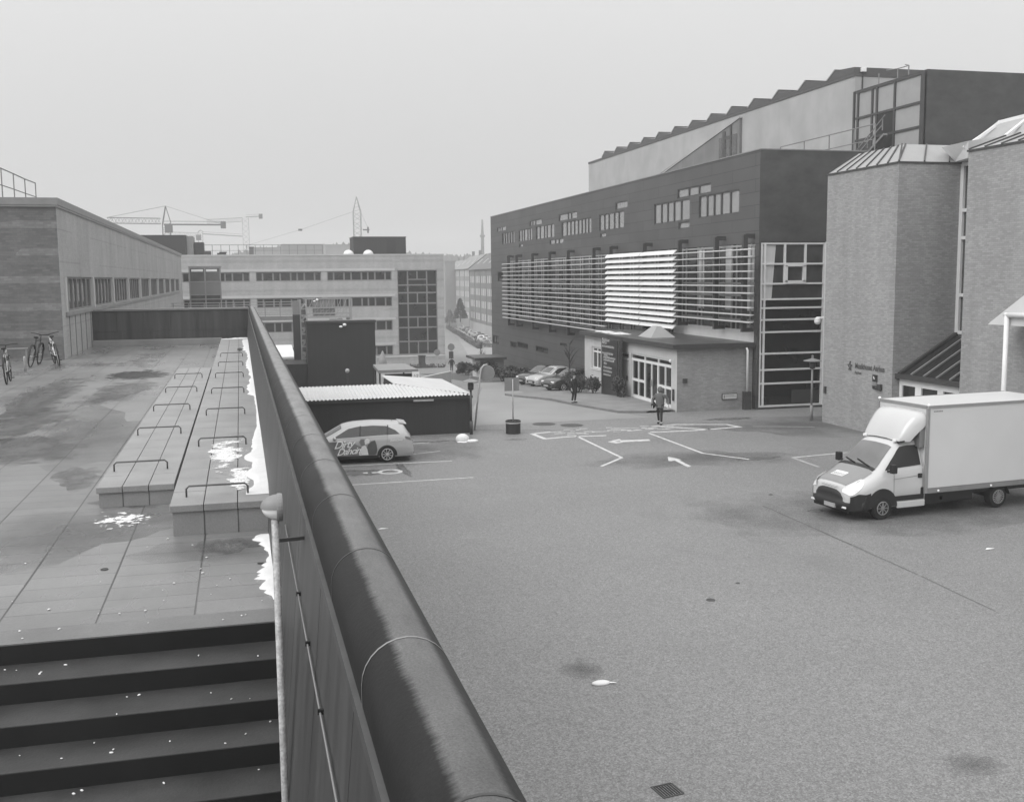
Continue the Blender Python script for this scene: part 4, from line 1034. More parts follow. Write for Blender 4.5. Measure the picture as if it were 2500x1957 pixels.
# lean-to glass porch
po = thing('glass_porch', 'lean-to entrance with a dark sloping glass roof between the brick towers', 'porch', (28, 36.9, 0))
xe, ze, xr, zr = 26.9, 2.74, 29.62, 4.38
MB().hexa([(xe,34.8,ze-.02),(xr,34.8,zr-.02),(xr,38.9,zr-.02),(xe,38.9,ze-.02)], [(xe,34.8,ze+.02),(xr,34.8,zr+.02),(xr,38.9,zr+.02),(xe,38.9,ze+.02)]).build('roof_glass', 'glass_shop', po)
for k in range(5):
    y = 38.9-.02-k*.82
    MB().bar((xe,y-.05,ze+.05),(xr,y-.05,zr+.05),.07 if k else .16,.08).build('rafter', 'grey_metal' if k else 'dark_metal', po)
MB().box(xe-.12, xe+.08, 34.78, 39.0, ze-.16, ze+.04).build('eaves_beam', 'dark_metal', po)
fp = lambda u, z, d: (xe+.12+d, u, z)
mb = MB()
for a, b_ in ((34.8,35.0),(36.05,36.4),(37.45,37.85),(38.75,38.93)): fbox(mb, fp, a, b_, 0, 2.56, -.02, .08)
fbox(mb, fp, 34.8, 38.93, 2.30, 2.57, -.026, .08); o = mb.build('door_frame', 'white_paint', po)
MB().quad(fp(34.8,0,.05), fp(38.93,0,.05), fp(38.93,2.5,.05), fp(34.8,2.5,.05)).build('pane', 'glass_shop', o)
# white canopy in front of the right tower
cn = thing('white_canopy', 'white pitched canopy on a white steel post at the right edge', 'canopy', (25.5, 29, 0))
xk = 25.5; Y0 = 31.75; ap = (28.4, 7.20)
for sx_ in (0,):
    MB().prism([(xk,Y0,5.18),(xk,ap[0],ap[1]),(xk,25.0,5.18),(xk,25.4,5.18),(xk,ap[0]-.01,ap[1]-.16),(xk,Y0-.35,5.18)][:3], (.06,0,0)).build('gable_panel', 'frosted', cn)
MB().hexa([(xk+.07,Y0,5.18),(xk+1.0,Y0,5.18),(xk+1.0,ap[0],ap[1]),(xk+.07,ap[0],ap[1])], [(xk+.07,Y0,5.24),(xk+1.0,Y0,5.24),(xk+1.0,ap[0],ap[1]+.06),(xk+.07,ap[0],ap[1]+.06)]).build('roof_pane', 'frosted', cn)
MB().hexa([(xk+.07,25.0,5.18),(xk+1.0,25.0,5.18),(xk+1.0,ap[0],ap[1]),(xk+.07,ap[0],ap[1])], [(xk+.07,25.0,5.24),(xk+1.0,25.0,5.24),(xk+1.0,ap[0],ap[1]+.06),(xk+.07,ap[0],ap[1]+.06)]).build('roof_pane', 'frosted', cn)
yp = onx(2455,850,xk-.12).y
MB().tube([(xk-.12,yp,0),(xk-.12,yp,5.62)], .085, 14).build('post', 'white_paint', cn, smooth=True)
MB().tube([(xk-.12,yp+.08,5.55),(xk-.12,26.2,5.55)], .085, 14).build('beam', 'white_paint', cn, smooth=True)
# lettering and fittings on the left tower
lt = thing('wall_lettering', 'dark raised lettering with a small emblem on the pale brick tower', 'lettering', (XT, 41, 2.8))
yl = onx(2088,893,XT).y; zl = onx(2088,897,XT).z
m_ = text_mb('Musikhuset Aarhus', .34, lambda x, y: (XT-.02, yl-x*.86, zl+y-.02), bold=.012); m_.build('letters', 'letter_dark', lt)
m_ = text_mb('Aarhus', .18, lambda x, y: (XT-.02, yl-x, zl+y-.27), bold=.006); m_.build('letters', 'letter_dark', lt)
p = onx(2076,893,XT); mb = MB()
for k in range(5):
    a = .5+k*1.2; mb.bar((XT-.02,p.y+cos(a)*.06,p.z+sin(a)*.10),(XT-.02,p.y+cos(a+1.3)*.17,p.z+sin(a+1.3)*.22),.05,.04)
mb.build('emblem', 'letter_dark', lt)
p = onx(2146,936,XT)
sg = thing('door_sign', 'dark stacked door sign with small pale marks near the tower corner', 'sign', tuple(p))
MB().box(XT-.05, XT-.004, 40.0, 40.32, 2.32, 2.62).box(XT-.05, XT-.004, 40.02, 40.30, 2.0, 2.14).build('plate', 'sign_black', sg)
MB().box(XT-.045, XT-.004, 40.02, 40.30, 2.14, 2.32).build('middle_plate', 'grey_metal', sg)
MB().bar((XT-.056,40.15,2.42),(XT-.056,40.22,2.54),.03).build('mark', 'white_paint', sg)
tag(MB().box(XT-.12, XT-.004, 39.62, 39.86, 1.98, 2.24).ball((XT-.1,39.95,2.05),.06,8).build('intercom', 'dark_metal'), 'small dark intercom box next to the stacked door sign', 'intercom')
p = onx(2016,951,XT); tag(MB().box(XT-.08, XT-.004, p.y-.07, p.y+.07, p.z-.16, p.z+.16).build('wall_box', 'dark_metal'), 'tiny dark box on the left edge of the pale brick tower', 'wall box')
p = onx(1996,784,26.5)
cm = thing('dome_camera', 'white dome camera on an arm at the left edge of the brick tower', 'camera', tuple(p))
MB().ball((p.x,p.y,p.z), .16, 10).lathe([(.1,0),(.17,.10),(.05,.2)], (p.x,p.y,p.z), n=12).build('dome', 'white_metal', cm, smooth=True); MB().bar((p.x,p.y,p.z+.18),(XT+.1,44.3,p.z+.2),.06).build('arm', 'white_metal', cm)
def mushroom(name, label, x, y, z, h, r, mat='dark_metal', group='mushroom lamp posts'):
    t_ = thing(name, label, 'lamp post', (x, y, z), 0, group)
    MB().tube([(x,y,z),(x,y,z+h*.24)], .075, 12).build('foot', mat, t_, smooth=True); MB().tube([(x,y,z+h*.24),(x,y,z+h*.78)], .05, 10).build('post', mat, t_, smooth=True)
    MB().lathe([(.05,0),(.13,.03),(.14,.28),(.10,.36)], (x,y,z+h*.78), n=14).build('lantern', 'dark_metal', t_, smooth=True)
    MB().lathe([(.12,0),(r,.02),(r*.98,.05),(r*.3,.13),(.05,.16),(.05,.30),(.01,.31)], (x,y,z+h*.78+.36), n=24).build('hat', 'grey_metal', t_)
mushroom('lamp_post', 'mushroom lamp post at the corner of the corrugated shed', 9.84, 45.78, 0, 2.55, .36)
mushroom('lamp_post', 'mushroom lamp post at the left edge of the brick tower', 26.36, 44.9, 0, 3.2, .42, 'grey_metal')
# ================================================================ YARD
# corrugated L-shaped shed
sh = thing('corrugated_shed', 'low dark boarded shed with a bright white corrugated hipped roof', 'shed', (6, 48, 0))
ez, rz_ = 1.76, 2.06
MB().box(1.0, 9.9, 46.25, 46.40, 0, ez-.02).build('front_wall', 'dark_boards', sh)
MB().box(9.75, 9.9, 46.40, 53.3, 0, ez-.02).box(1.0, 1.15, 46.40, 49, 0, ez).box(1.15, 6.9, 48.85, 49.0, 0, ez+.2).box(6.9,9.75,53.1,53.3,0,ez).box(6.9,7.0,49.0,53.1,0,ez+.2).build('side_wall', 'dark_boards', sh)
def corr(x, p=.17, a=.028): return a*sin(2*pi*x/p)
mb = MB(); xs = [0.9+i*.0425 for i in range(int((10.0-0.9)/.0425)+1)]
rows = []
for x in xs:
    ye_ = 49.1 if x < 6.85 else lerp(49.1, 46.1, (x-6.85)/3.15)
    t_ = (ye_-46.05)/(49.1-46.05)
    rows.append([(x, 46.05, ez+corr(x)), (x, max(46.06, ye_), lerp(ez, rz_, max(t_, .003))+corr(x)*(.9))])
mb.grid(rows); mb.build('front_roof', 'sheet_roof', sh)
mb = MB(); rows = []
for i in range(int((53.6-46.1)/.0425)+1):
    y = 46.1+i*.0425
    xi = 6.85 if y > 49.1 else lerp(10.0, 6.85, (y-46.1)/3.0)
    rows.append([(10.0, y, ez+corr(y)+.004), (min(9.99, xi), y, lerp(rz_, ez, (xi-6.85)/3.15)+corr(y)+.004)])
mb.grid(rows); mb.build('side_roof', 'sheet_roof', sh)
MB().box(0.9, 10.0, 46.12, 46.24, ez-.16, ez-.045).box(9.9, 10.02, 46.25, 53.5, ez-.16, ez-.045).build('eaves_board', 'dark_metal', sh)
p = onx(1, 1, 1); MB().box(7.3, 8.2, 46.06, 46.11, ez-.22, ez-.14).build('strip_light', 'galv', sh)
# no-entry disc on a bent pole
ne = thing('round_sign', 'round grey road sign seen from behind on a bent leaning pole', 'road sign', (10.27, 46.96, 0))
c = Vector((10.86, 47.0, 2.62))
MB().tube([(10.25,46.96,0),(10.42,46.96,1.4),(10.55,46.97,2.55),(10.62,46.98,2.85),(10.74,47.0,2.99),(10.9,47.0,3.01)], .042, 10).build('pole', 'galv', ne, smooth=True)
MB().lathe([(.36,0),(.36,.03),(.30,.035)], c, (-.18,-1,.0), 26).build('disc', 'sign_grey', ne)
MB().lathe([(.375,-.012),(.375,.02)], c, (-.18,-1,.0), 26).build('rim', 'galv', ne)
# sign standing in a planter
pl = thing('planter_sign', 'blank grey square sign on a post set in a dark round planter', 'road sign', (11.70, 45.45, 0))
MB().lathe([(.33,0),(.335,.48),(.345,.50),(.345,.58),(.31,.60),(.30,.54),(.02,.54)], (11.70,45.45,0), n=28).build('planter', 'dark_boards', pl)
MB().lathe([(.348,.47),(.349,.50),(.348,.53)], (11.70,45.45,0), n=28).build('band', 'galv', pl)
MB().tube([(11.70,45.45,.5),(11.70,45.45,2.46)], .028, 10).build('post', 'galv', pl, smooth=True)
MB().box(11.33,12.0,45.48,45.50,1.92,2.52).build('plate', 'sign_grey', pl)
# snow heap
hp = snow_patch(9.1, 43.85, .3, .25, 0, 14, 5, (.10,.2))
hp.ball((9.05,43.95,.10), .30, 12, (1.0,.8,.75)); hp.ball((9.42,43.6,.03), .22, 10, (1.2,.7,.4))
tag(hp.build('snow_heap', 'snow', smooth=True), 'small heap of dirty snow on the asphalt by the shed corner', 'snow')
c = onz(1467,1669,0); hp = MB().ball((c.x,c.y,.02), .13, 10, (1.3,.7,.35)); hp.quad((c.x+.1,c.y-.03,.02),(c.x+.28,c.y-.06,.015),(c.x+.26,c.y-.01,.012),(c.x+.1,c.y+.03,.03))
tag(hp.build('snow_lump', 'snow', smooth=True), 'flat lump of melting snow alone on the near asphalt', 'snow')
for q, l_ in (((2415,1340), 'thin scrap of white litter on the asphalt right of the truck'), ((935,1291), 'small white scrap on the asphalt beside the parapet coping')):
    c = onz(*q, 0); tag(MB().quad((c.x-.15,c.y-.04,.012),(c.x+.05,c.y-.06,.02),(c.x+.17,c.y,.012),(c.x-.05,c.y+.03,.03)).build('litter', 'white_paint'), l_, 'litter')
# dark shelter behind the shed
ds = thing('dark_shelter', 'small dark open shelter with a flat grey roof behind the corrugated shed', 'shelter', (10, 60, 0))
a = ony(923,901,58.5); b_ = ony(1021,904,58.5); zz_ = (a.z+b_.z)/2; k0 = onz(907,887,zz_); k1 = onz(992,889,zz_); yb_ = (k0.y+k1.y)/2
MB().hexa([(a.x,58.5,zz_-.16),(b_.x,58.5,zz_-.16),(k1.x,yb_,zz_-.16),(k0.x,yb_,zz_-.16)], [(a.x,58.5,zz_),(b_.x,58.5,zz_),(k1.x,yb_,zz_),(k0.x,yb_,zz_)]).build('roof', 'grey_metal', ds)
for x, y in ((a.x+.1,58.6),(b_.x-.1,58.6),(k0.x+.1,yb_-.2),(k1.x-.1,yb_-.2),(lerp(a.x,k0.x,.5),lerp(58.6,yb_,.5))): MB().bar((x,y,-1.0),(x,y,zz_-.15),.09).build('post', 'dark_metal', ds)
MB().box(a.x+.4, b_.x-.15, 58.7, 58.8, -.4, zz_-.25).build('back_panel', 'dark_boards', ds)
p = ony(1015,915,56.0)
ws = thing('white_notice', 'small white notice board with dark marks above the corrugated roof', 'sign', (p.x, 56, 0))
MB().box(p.x-.20,p.x+.20,56,56.03,p.z-.45,p.z+.17).build('plate', 'white_paint', ws, bevel=.008); MB().tube([(p.x,56.06,-.2),(p.x,56.06,p.z)], .03, 8).build('post', 'galv', ws)
m_ = text_mb('1/2', .22, lambda x, y: (p.x-.16+x, 55.995, p.z-.12+y), shear=.3); m_.build('lettering', 'sign_black', ws)
# dark boarded block
db = thing('boarded_block', 'tall windowless black boarded block behind the corrugated shed', 'building', (6.2, 70, -1))
ta = ony(748,786,68); tb = ony(915,786,68)
MB().box(ta.x, tb.x, 68, 69.3, -1.5, ta.z-.10).build('walls', 'dark_boards', db); MB().box(ta.x-.06, tb.x+.06, 67.94, 69.4, ta.z-.098, ta.z+.05).build('roof_edge', 'dark_metal', db)
MB().box(2.6, ta.x-.01, 68.2, 72, -1.5, 1.62).build('low_wing', 'dark_boards', db)
def floodlamp(px, py, Y, lab):
    p = ony(px, py, Y); t_ = thing('floodlight', lab, 'floodlight', tuple(p))
    MB().ball((p.x+.10,p.y-.15,p.z+.04), .12, 8, (1,1,.8)).ball((p.x-.14,p.y-.15,p.z-.08), .10, 8, (1.2,1,.7)).build('head', 'white_paint', t_, smooth=True); MB().bar((p.x,p.y-.1,p.z),(p.x,p.y+.1,p.z+.25),.04).build('bracket', 'dark_metal', t_)
floodlamp(837, 794, 67.9, 'pair of small white floodlights on the top edge of the black block')
p = ony(848,905,60)
gl = thing('globe_lamp', 'small pale globe lamp on a thin post before the black block', 'lamp post', (p.x, 60, 0))
MB().tube([(p.x,60,-.3),(p.x,60,p.z-.1)], .035, 8).build('post', 'dark_metal', gl); MB().ball((p.x,60,p.z), .13, 10).build('globe', 'galv', gl, smooth=True)
wh = thing('white_hut', 'small white hut with a sloping roof left of the black block', 'hut', (3, 74, -1.2))
MB().box(0.6, 3.40, 74, 76, -1.5, 1.55).build('walls', 'white_metal', wh); MB().hexa([(0.5,73.8,1.56),(3.52,73.8,1.56),(3.4,76,2.25),(0.5,76,2.25)],[(0.5,73.8,1.70),(3.52,73.8,1.70),(3.4,76,2.40),(0.5,76,2.40)]).build('roof', 'white_paint', wh)
MB().box(2.9,3.0,73.97,74.0,-.4,1.5).box(2.4,2.46,73.97,74.0,1.0,1.5).box(.6,3.4,73.97,74,-.1,0).build('trim', 'grey_metal', wh)
# footbridge, lattice tower
fb = thing('footbridge', 'steel footbridge with mesh railing crossing in front of the far brick building', 'bridge', (3, 95, 3.5))
MB().box(-5.8, 4.75, 95, 96.6, 3.42, 3.78).build('deck', 'grey_metal', fb)
mb = MB()
for z in (3.95, 4.12, 4.35, 4.58, 4.82, 5.05): mb.bar((-5.8,95.05,z),(4.75,95.05,z),.055)
mb.build('rail', 'zinc', fb)
for k in range(9): MB().bar((-5.6+k*1.28,95.05,3.78),(-5.6+k*1.28,95.05,5.08),.07).build('post', 'grey_metal', fb)
TY = 72.0
u0, u1, u2, u3 = [ony(q, 800, TY).x for q in (716, 733, 735, 750)]; tz1 = ony(725, 731, TY).z
lt_ = thing('lattice_tower', 'weathered steel lattice stair tower with trusses beside the black block', 'scaffold', (u1, TY, -1))
MB().box(u0, u1, TY, TY+.5, -1.4, ony(725, 768, TY).z).build('shaft', 'dark_metal', lt_); MB().box(u0+.02, u1-.02, TY, TY+.5, ony(725, 768, TY).z+.003, tz1-.1).build('shaft_head', 'grey_metal', lt_)
mb = MB()
for x in (u2, u3):
    for y in (TY, TY+.9): mb.bar((x,y,-1.4),(x,y,tz1),.07)
mb.build('frame', 'zinc', lt_)
mb = MB(); k = 0; z = -1.3
while z < tz1-.5:
    for y in (TY, TY+.9): mb.bar((u2,y,z),(u3,y,z+.42) if k % 2 else (u3,y,z-.2),.05); mb.bar((u2,y,z),(u3,y,z),.05)
    mb.bar((u3,TY,z),(u3,TY+.9,z+.3),.05); z += .42; k += 1
mb.build('braces', 'galv', lt_)
MB().box(u2+.03, u3-.03, TY+.95, TY+1.0, -1.3, tz1-.3).build('back_sheet', 'grey_metal', lt_)
mb = MB()
for z in (5.25, 4.45, 3.95, 3.62):
    mb.bar((5.4,95,z),(9.6,95,z),.08); mb.bar((5.4,96.4,z),(9.6,96.4,z),.08)
for k in range(17):
    x = 5.4+k*.25; mb.bar((x,95.02,3.95),(x,95.02,5.25),.035)
for k in range(8):
    x = 5.4+k*.5; mb.bar((x,96.4,3.95),(x+.5,96.4,4.45),.05); mb.bar((x,95,3.62),(x+.5,95,3.95),.05); mb.bar((x,95,4.45),(x+.3,95,5.25),.05)
mb.bar((9.6,95,2.6),(9.6,95,5.3),.1).bar((9.6,96.4,2.6),(9.6,96.4,5.3),.1)
mb.build('truss', 'zinc', lt_)
MB().box(6.3, 8.3, 96.5, 96.6, 3.7, 5.2).build('panel', 'grey_metal', lt_)
mb = MB().box(7.7,8.3,95.4,95.9,3.0,3.45).ball((8.6,95.5,3.3),.3,8).ball((9.3,95.3,3.5),.18,8); mb.build('stored_boards', 'zinc', lt_)
p = ony(771,733,94.8); floodlamp(771, 733, 94.8, 'tiny white lamp at the top of the lattice tower')
# glazed stair head
ks = thing('glazed_kiosk', 'boxy glazed stair head with two bright roof lights beyond the terrace end', 'kiosk', (-3.5, 118, 3))
x0, x1 = -5.15, -1.98
MB().box(x0, x1, 118, 121.5, 2.0, 8.32).build('glass_box', 'glass_mid', ks)
mb = MB()
for z in (8.30, 6.85, 5.45, 4.98): mb.box(x0-.05, x1+.05, 117.92, 118.02, z-.06, z+.06)
for x in (x0, (x0+x1)/2, x1): mb.box(x-.07, x+.07, 117.90, 118.01, 2.0, 8.38)
mb.box(x0-.08,x1+.08,117.9,121.6,8.36,8.5); mb.build('frame', 'grey_metal', ks)
MB().box(x0+.2,x0+1.4,117.93,117.99,7.92,8.16).box(x0+1.72,x0+2.85,117.93,117.99,7.92,8.16).build('roof_light', 'white_paint', ks)  # white paint holds the sky mirrored in the sloped glass
MB().box(x0+.05,x1-.05,117.95,118.0,5.5,6.8).build('blind', 'facade_grey', ks)
lwb = thing('low_block', 'flat roofed low block carrying the glazed stair head beyond the terrace', 'building', (-3, 112, -4))
MB().box(-5.8, .5, 110, 128, -4, 2.9).build('walls', 'brick_flat', lwb)

# ================================================================ FAR BRICK BUILDING
FY = 146.0
fbld = thing('office_building', 'long four-storey banded brick building with ribbon windows and a glazed stair tower', 'building', (5, 150, -5))
f2 = lambda u, z, d: (u, FY+d, z)
xg = [(ony(447,675,FY).x-0.2, ony(609,675,FY).x), (ony(625,675,FY).x, ony(784,675,FY).x), (ony(799,675,FY).x, ony(956,675,FY).x)]
w_ = xg[1][1]-xg[1][0]; pit = xg[2][0]-xg[1][0]
gx = [(xg[1][0]-pit*k, xg[1][0]-pit*k+w_) for k in (4,3,2,1)] + [xg[1], (xg[2][0], xg[2][1])]
rows4 = [(6.75,7.98),(3.16,4.46),(-.16,1.22),(-3.6,-2.28)]
FX1 = ony(1084,700,FY).x
sx0, sx1 = ony(970.5,700,FY).x, ony(1067.5,700,FY).x
ops = [(a, b_, z0, z1) for a, b_ in gx for z0, z1 in rows4] + [(sx0, sx1, -3.62, 8.10)]
mb = MB(); openwall(mb, f2, -46, FX1, -6.2, 10.16, ops, .3); mb.build('facade', 'brick_far', fbld)
MB().quad((FX1,FY,-6.2),(FX1,FY+16,-6.2),(FX1,FY+16,10.16),(FX1,FY,10.16)).build('gable_wall', 'brick_far', fbld)
MB().quad((-46,FY,10.15),(FX1,FY,10.15),(FX1,FY+16,10.15),(-46,FY+16,10.15)).quad((-46,FY+16,-6),(FX1,FY+16,-6),(FX1,FY+16,10.15),(-46,FY+16,10.15)).build('roof', 'roof_felt', fbld)
MB().box(-46, FX1+.05, FY-.06, FY+.3, 10.16, 10.34).build('parapet', 'far_band', fbld)
for z0, z1 in rows4:
    mb = MB(); fbox(mb, f2, -46, sx0-.35, z1+.08, z1+.42, -.05, .02); mb.build('band', 'far_band', fbld)
for a, b_ in gx:
    for z0, z1 in rows4:
        if z0 < -3 and b_ < 12: continue
        window(fbld, f2, a, b_, z0, z1, cuts=(.10,.26,.37,.53,.63,.74,.90), fw=.12, depth=.28, fm='far_frame', gm='glass_dark', bars=.22)
o = window(fbld, f2, sx0, sx1, -3.62, 8.10, cuts=(.262,.742), rows=tuple((z+3.62)/11.72 for z in (6.05,4.98,3.50,1.60,.14,-1.80)), fw=.13, depth=.28, fm='far_frame', gm='glass_dark', bars=.20, name='stair_window')
mb = MB()
for za, zb_ in ((6.85,8.1),(3.55,4.95),(.2,1.55),(-3.5,-1.85)): fbox(mb, f2, lerp(sx0,sx1,.5)-.09, lerp(sx0,sx1,.5)+.09, za, zb_, .22, .27)
fbox(mb, f2, lerp(sx0,sx1,.27), lerp(sx0,sx1,.73), 6.75, 6.90, .22, .27); mb.build('mullion', 'far_frame', o)
rb = thing('roof_plant_box', 'dark plant box on the far roof beside two white domes', 'plant room', (18.9, 150, 10.3))
x0, x1 = ony(863,600,149).x, ony(991,600,149).x
MB().box(x0, x1, 149, 154, 10.1, ony(900,579,149).z).build('walls', 'dark_boards', rb); MB().box(x0+4.6,x0+5.9,148.95,149,10.3,12.4).build('door', 'black', rb); MB().box(x0-.06,x1+.06,148.94,154.06,ony(900,579,149).z-.02,ony(900,579,149).z+.08).build('roof_edge', 'dark_metal', rb)
pl1 = thing('roof_plant_box', 'large dark plant box on the far roof above the eaves of the left building', 'plant room', (-10, 150, 10.3))
x0, x1 = -16.5, ony(455,600,149).x; x2 = ony(472,600,149).x
MB().box(x0, x1, 149, 155, 10.1, 13.05).build('walls', 'dark_boards', pl1); MB().box(x1+.02, x2, 149.2, 155, 10.1, 12.9).build('side_bay', 'grey_metal', pl1)
pl2 = thing('roof_plant_box', 'smaller dark plant box right of the large one on the far roof', 'plant room', (-5, 150, 10.3))
x3 = ony(497,600,149).x; MB().box(x2+.1, x3, 149.4, 153, 10.1, 12.1).build('walls', 'dark_boards', pl2); MB().box(x3+.02, x3+.9, 149.4, 152, 10.1, 10.9).build('step_box', 'dark_metal', pl2)
for q, l_ in (((851,621), 'white roof dome left of the dark plant box corner'), ((899,621), 'white roof dome in front of the dark plant box')):
    p = ony(*q, 148.6); MBd = MB().lathe([(.75,0),(.72,.3),(.55,.58),(.3,.74),(.02,.80)], (p.x,148.6,10.2), n=18); tag(MBd.build('roof_dome', 'white_paint', smooth=True), l_, 'roof dome', 'white domes on the far roof')
rl = thing('roof_railing', 'faint long railing on the roof of the far brick building', 'railing', (0, 158, 10.2))
mb = MB().bar((-6,158,12.0),(12,158,12.0),.07).bar((-6,158,11.2),(12,158,11.2),.05); mb.build('rail', 'grey_metal', rl)
for k in range(16): MB().bar((-6+k*1.2,158,10.15),(-6+k*1.2,158,12.0),.08).build('post', 'grey_metal', rl)
p = ony(614,616,150); tag(MB().box(p.x-.3,p.x+.3,150,150.6,10.15,11.4).box(p.x-.36,p.x+.36,149.95,150.65,11.4,11.5).build('chimney', 'brick_flat'), 'small square vent stack on the far roof under the T-shaped crane', 'vent stack')
p = ony(541,618,151); tag(MB().box(p.x-.6,p.x+.6,151,151.8,10.15,10.7).box(p.x-.3,p.x+.7,151.1,151.7,10.7,10.85).build('roof_vent', 'dark_metal'), 'low dark roof vent on the far roof left of the vent stack', 'vent')
# low plinth wall, hedge and street things in front of it
lw_ = thing('low_wall', 'pale low wall running along the foot of the far brick building', 'wall', (24, 141, -5))
a = ony(921,893,140); b_ = ony(1086,893,140)
MB().box(a.x, b_.x, 140, 140.4, -5.6, ony(1000,871,140).z).build('wall', 'brick_far', lw_); MB().box(a.x-.05,b_.x+.05,139.95,140.45,ony(1000,871,140).z,ony(1000,871,140).z+.12).build('coping', 'far_band', lw_)
rw = thing('ramp_wall', 'pale sloping concrete ramp wall beyond the corrugated shed', 'wall', (12, 72, -1.5))
a = ony(1030,921,72); b_ = ony(1102,906,80)
MB().hexa([(a.x,72,-2.5),(b_.x,80,-2.5),(b_.x,80.4,-2.5),(a.x,72.4,-2.5)],[(a.x,72,a.z),(b_.x,80,b_.z),(b_.x,80.4,b_.z),(a.x,72.4,a.z)]).build('wall', 'render_white', rw)

# ---------------------------------------------------------------- greenery
def leaves(mb, c, rad, n, size, seed, flat=0):
    r = R_(seed); lob = [(r.uniform(-.55,.55), r.uniform(-.55,.55), r.uniform(-.4,.5), r.uniform(.35,.6)) for _ in range(7)]
    for _ in range(n):
        l = r.choice(lob); d = Vector((r.gauss(0,1), r.gauss(0,1), r.gauss(0,1))).normalized()*l[3]*(r.random()**.4)
        p = Vector((c[0]+rad[0]*(l[0]+d.x), c[1]+rad[1]*(l[1]+d.y), c[2]+rad[2]*(l[2]+d.z)))
        a = Vector((r.uniform(-1,1), r.uniform(-1,1), r.uniform(-.6,.6))).normalized(); b = a.cross(Vector((r.uniform(-1,1), r.uniform(-1,1), r.uniform(-1,1)))).normalized()
        s = size*r.uniform(.5,1.3); mb.quad(p-a*s-b*s*.5, p+a*s*.2-b*s*.6, p+a*s, p+b*s*.6)
    return mb
def bush(label, x, y, z, rx, ry, rz__, n, size, seed, mats=('leaf_dark',), group=None, cat='shrub'):
    t_ = thing('shrub', label, cat, (x, y, z), 0, group)
    leaves(MB(), (x, y, z+rz__*.95), (rx, ry, rz__), n, size, seed).build('foliage', mats[0], t_)
    mb = MB(); r = R_(seed)
    for k in range(5): mb.tube([(x+r.uniform(-.1,.1), y, z-.1), (x+r.uniform(-.5,.5)*rx, y+r.uniform(-.5,.5)*ry, z+rz__*1.2)], [.03,.01], 5)
    mb.build('stem', 'bark', t_)
    return t_
g_sh = 'shrubs before the white annex front'
bush('low dark shrub left of the black pylon, nearest the standing person', 20.3, 62.3, gz(62.3), 1.15, 1.3, .75, 1500, .07, 1, group=g_sh)
bush('bushy shrub squeezed between the white front and the left of the black pylon', 20.75, 60.9, gz(60.9), .65, .75, .70, 900, .07, 2, ('leaf',), group=g_sh)
bush('leafy shrub right of the black pylon by the entrance doors', 20.9, 56.9, gz(56.9), .45, .85, .72, 1000, .065, 3, ('leaf',), group=g_sh)
bush('tall dark shrub between the dark wagon and the white annex', 20.9, 64.8, gz(64.8), .7, 1.1, .8, 1000, .07, 4, group=g_sh)
sx = [(1140,915,'dark clipped shrub behind the mushroom lamp post',1.35,.62), (1190,920,'dark low shrub right of the round sign',2.0,.7), (1225,930,'dark low shrub below the small gate house',1.7,.6), (1260,935,'dark low shrub left of the parked silver saloon',1.6,.6)]
for k, (px, py, l_, rx, rh) in enumerate(sx):
    p = ong(px, py); bush(l_, p.x, p.y, p.z, rx, 1.4, rh*1.1, 1300, .13, 20+k, group='dark shrubs along the foot of the hall')
def hedge(label, pts, w, h, n, size, seed, mat='hedge'):
    t_ = thing('hedge', label, 'hedge', tuple(pts[0])); mb = MB(); r = R_(seed)
    core = MB()
    for a, b_ in zip(pts, pts[1:]):
        a, b_ = Vector(a), Vector(b_); d = (b_-a).normalized(); nn = Vector((-d.y, d.x, 0))
        core.hexa([a-nn*w*.4,a+nn*w*.4,b_+nn*w*.4,b_-nn*w*.4],[v_+Vector((0,0,h*.88)) for v_ in (a-nn*w*.4,a+nn*w*.4,b_+nn*w*.4,b_-nn*w*.4)])
        for _ in range(int(n*(b_-a).length)):
            p = a.lerp(b_, r.random())+nn*r.uniform(-.5,.5)*w+Vector((0,0,h*r.uniform(.05,1.05))); u = Vector((r.uniform(-1,1),r.uniform(-1,1),r.uniform(-1,1))).normalized(); v_ = u.orthogonal().normalized(); s = size*r.uniform(.6,1.3)
            mb.quad(p-u*s, p+v_*s*.7, p+u*s, p-v_*s*.7)
    core.build('core', mat, t_); mb.build('leaves', mat, t_); return t_
hedge('long low clipped hedge between the two lanes of the street', [ong(1172,851)+Vector((0,0,-.1)), ong(1150,838)+Vector((0,0,-.1)), ong(1120,818)+Vector((0,0,-.1)), ong(1090,799)+Vector((0,0,-.1))], 1.1, 1.0, 14, .22, 5)
a = ony(1003,912,136); b_ = ony(1084,912,136)
hedge('dark hedge in front of the low wall at the far building corner', [(a.x,136,a.z-.3),(b_.x,136,b_.z-.3)], 1.3, ony(1040,889,136).z-a.z+.3, 40, .22, 6)
def conifer(label, px, py, t, h, r0, n, seed, mat='leaf_dark', group=None):
    p = ong(px, py) if t is None else att(px, py, t)
    t_ = thing('tree', label, 'tree', tuple(p), 0, group); r = R_(seed); mb = MB()
    for _ in range(n):
        q = r.random()**.7; z = h*(.12+.9*(1-q)); rad = r0*(.15+q)*r.uniform(.3,1.05); a = r.uniform(0,6.28)
        c = Vector((p.x+cos(a)*rad, p.y+sin(a)*rad, p.z+z)); u = Vector((cos(a),sin(a),r.uniform(-.5,.2))).normalized(); v_ = u.orthogonal().normalized(); s = r.uniform(.3,.7)*h*.08
        mb.quad(c-u*s, c+v_*s*.6, c+u*s, c-v_*s*.6)
    mb.build('crown', mat, t_); MB().tube([(p.x,p.y,p.z-.3),(p.x,p.y,p.z+h*.9)], [h*.025,h*.006], 6).build('trunk', 'bark', t_); return t_
conifer('dark conical evergreen before the pale street houses', 1124, 783, 265, 5.6, 1.7, 1500, 1, group='evergreens in the street')
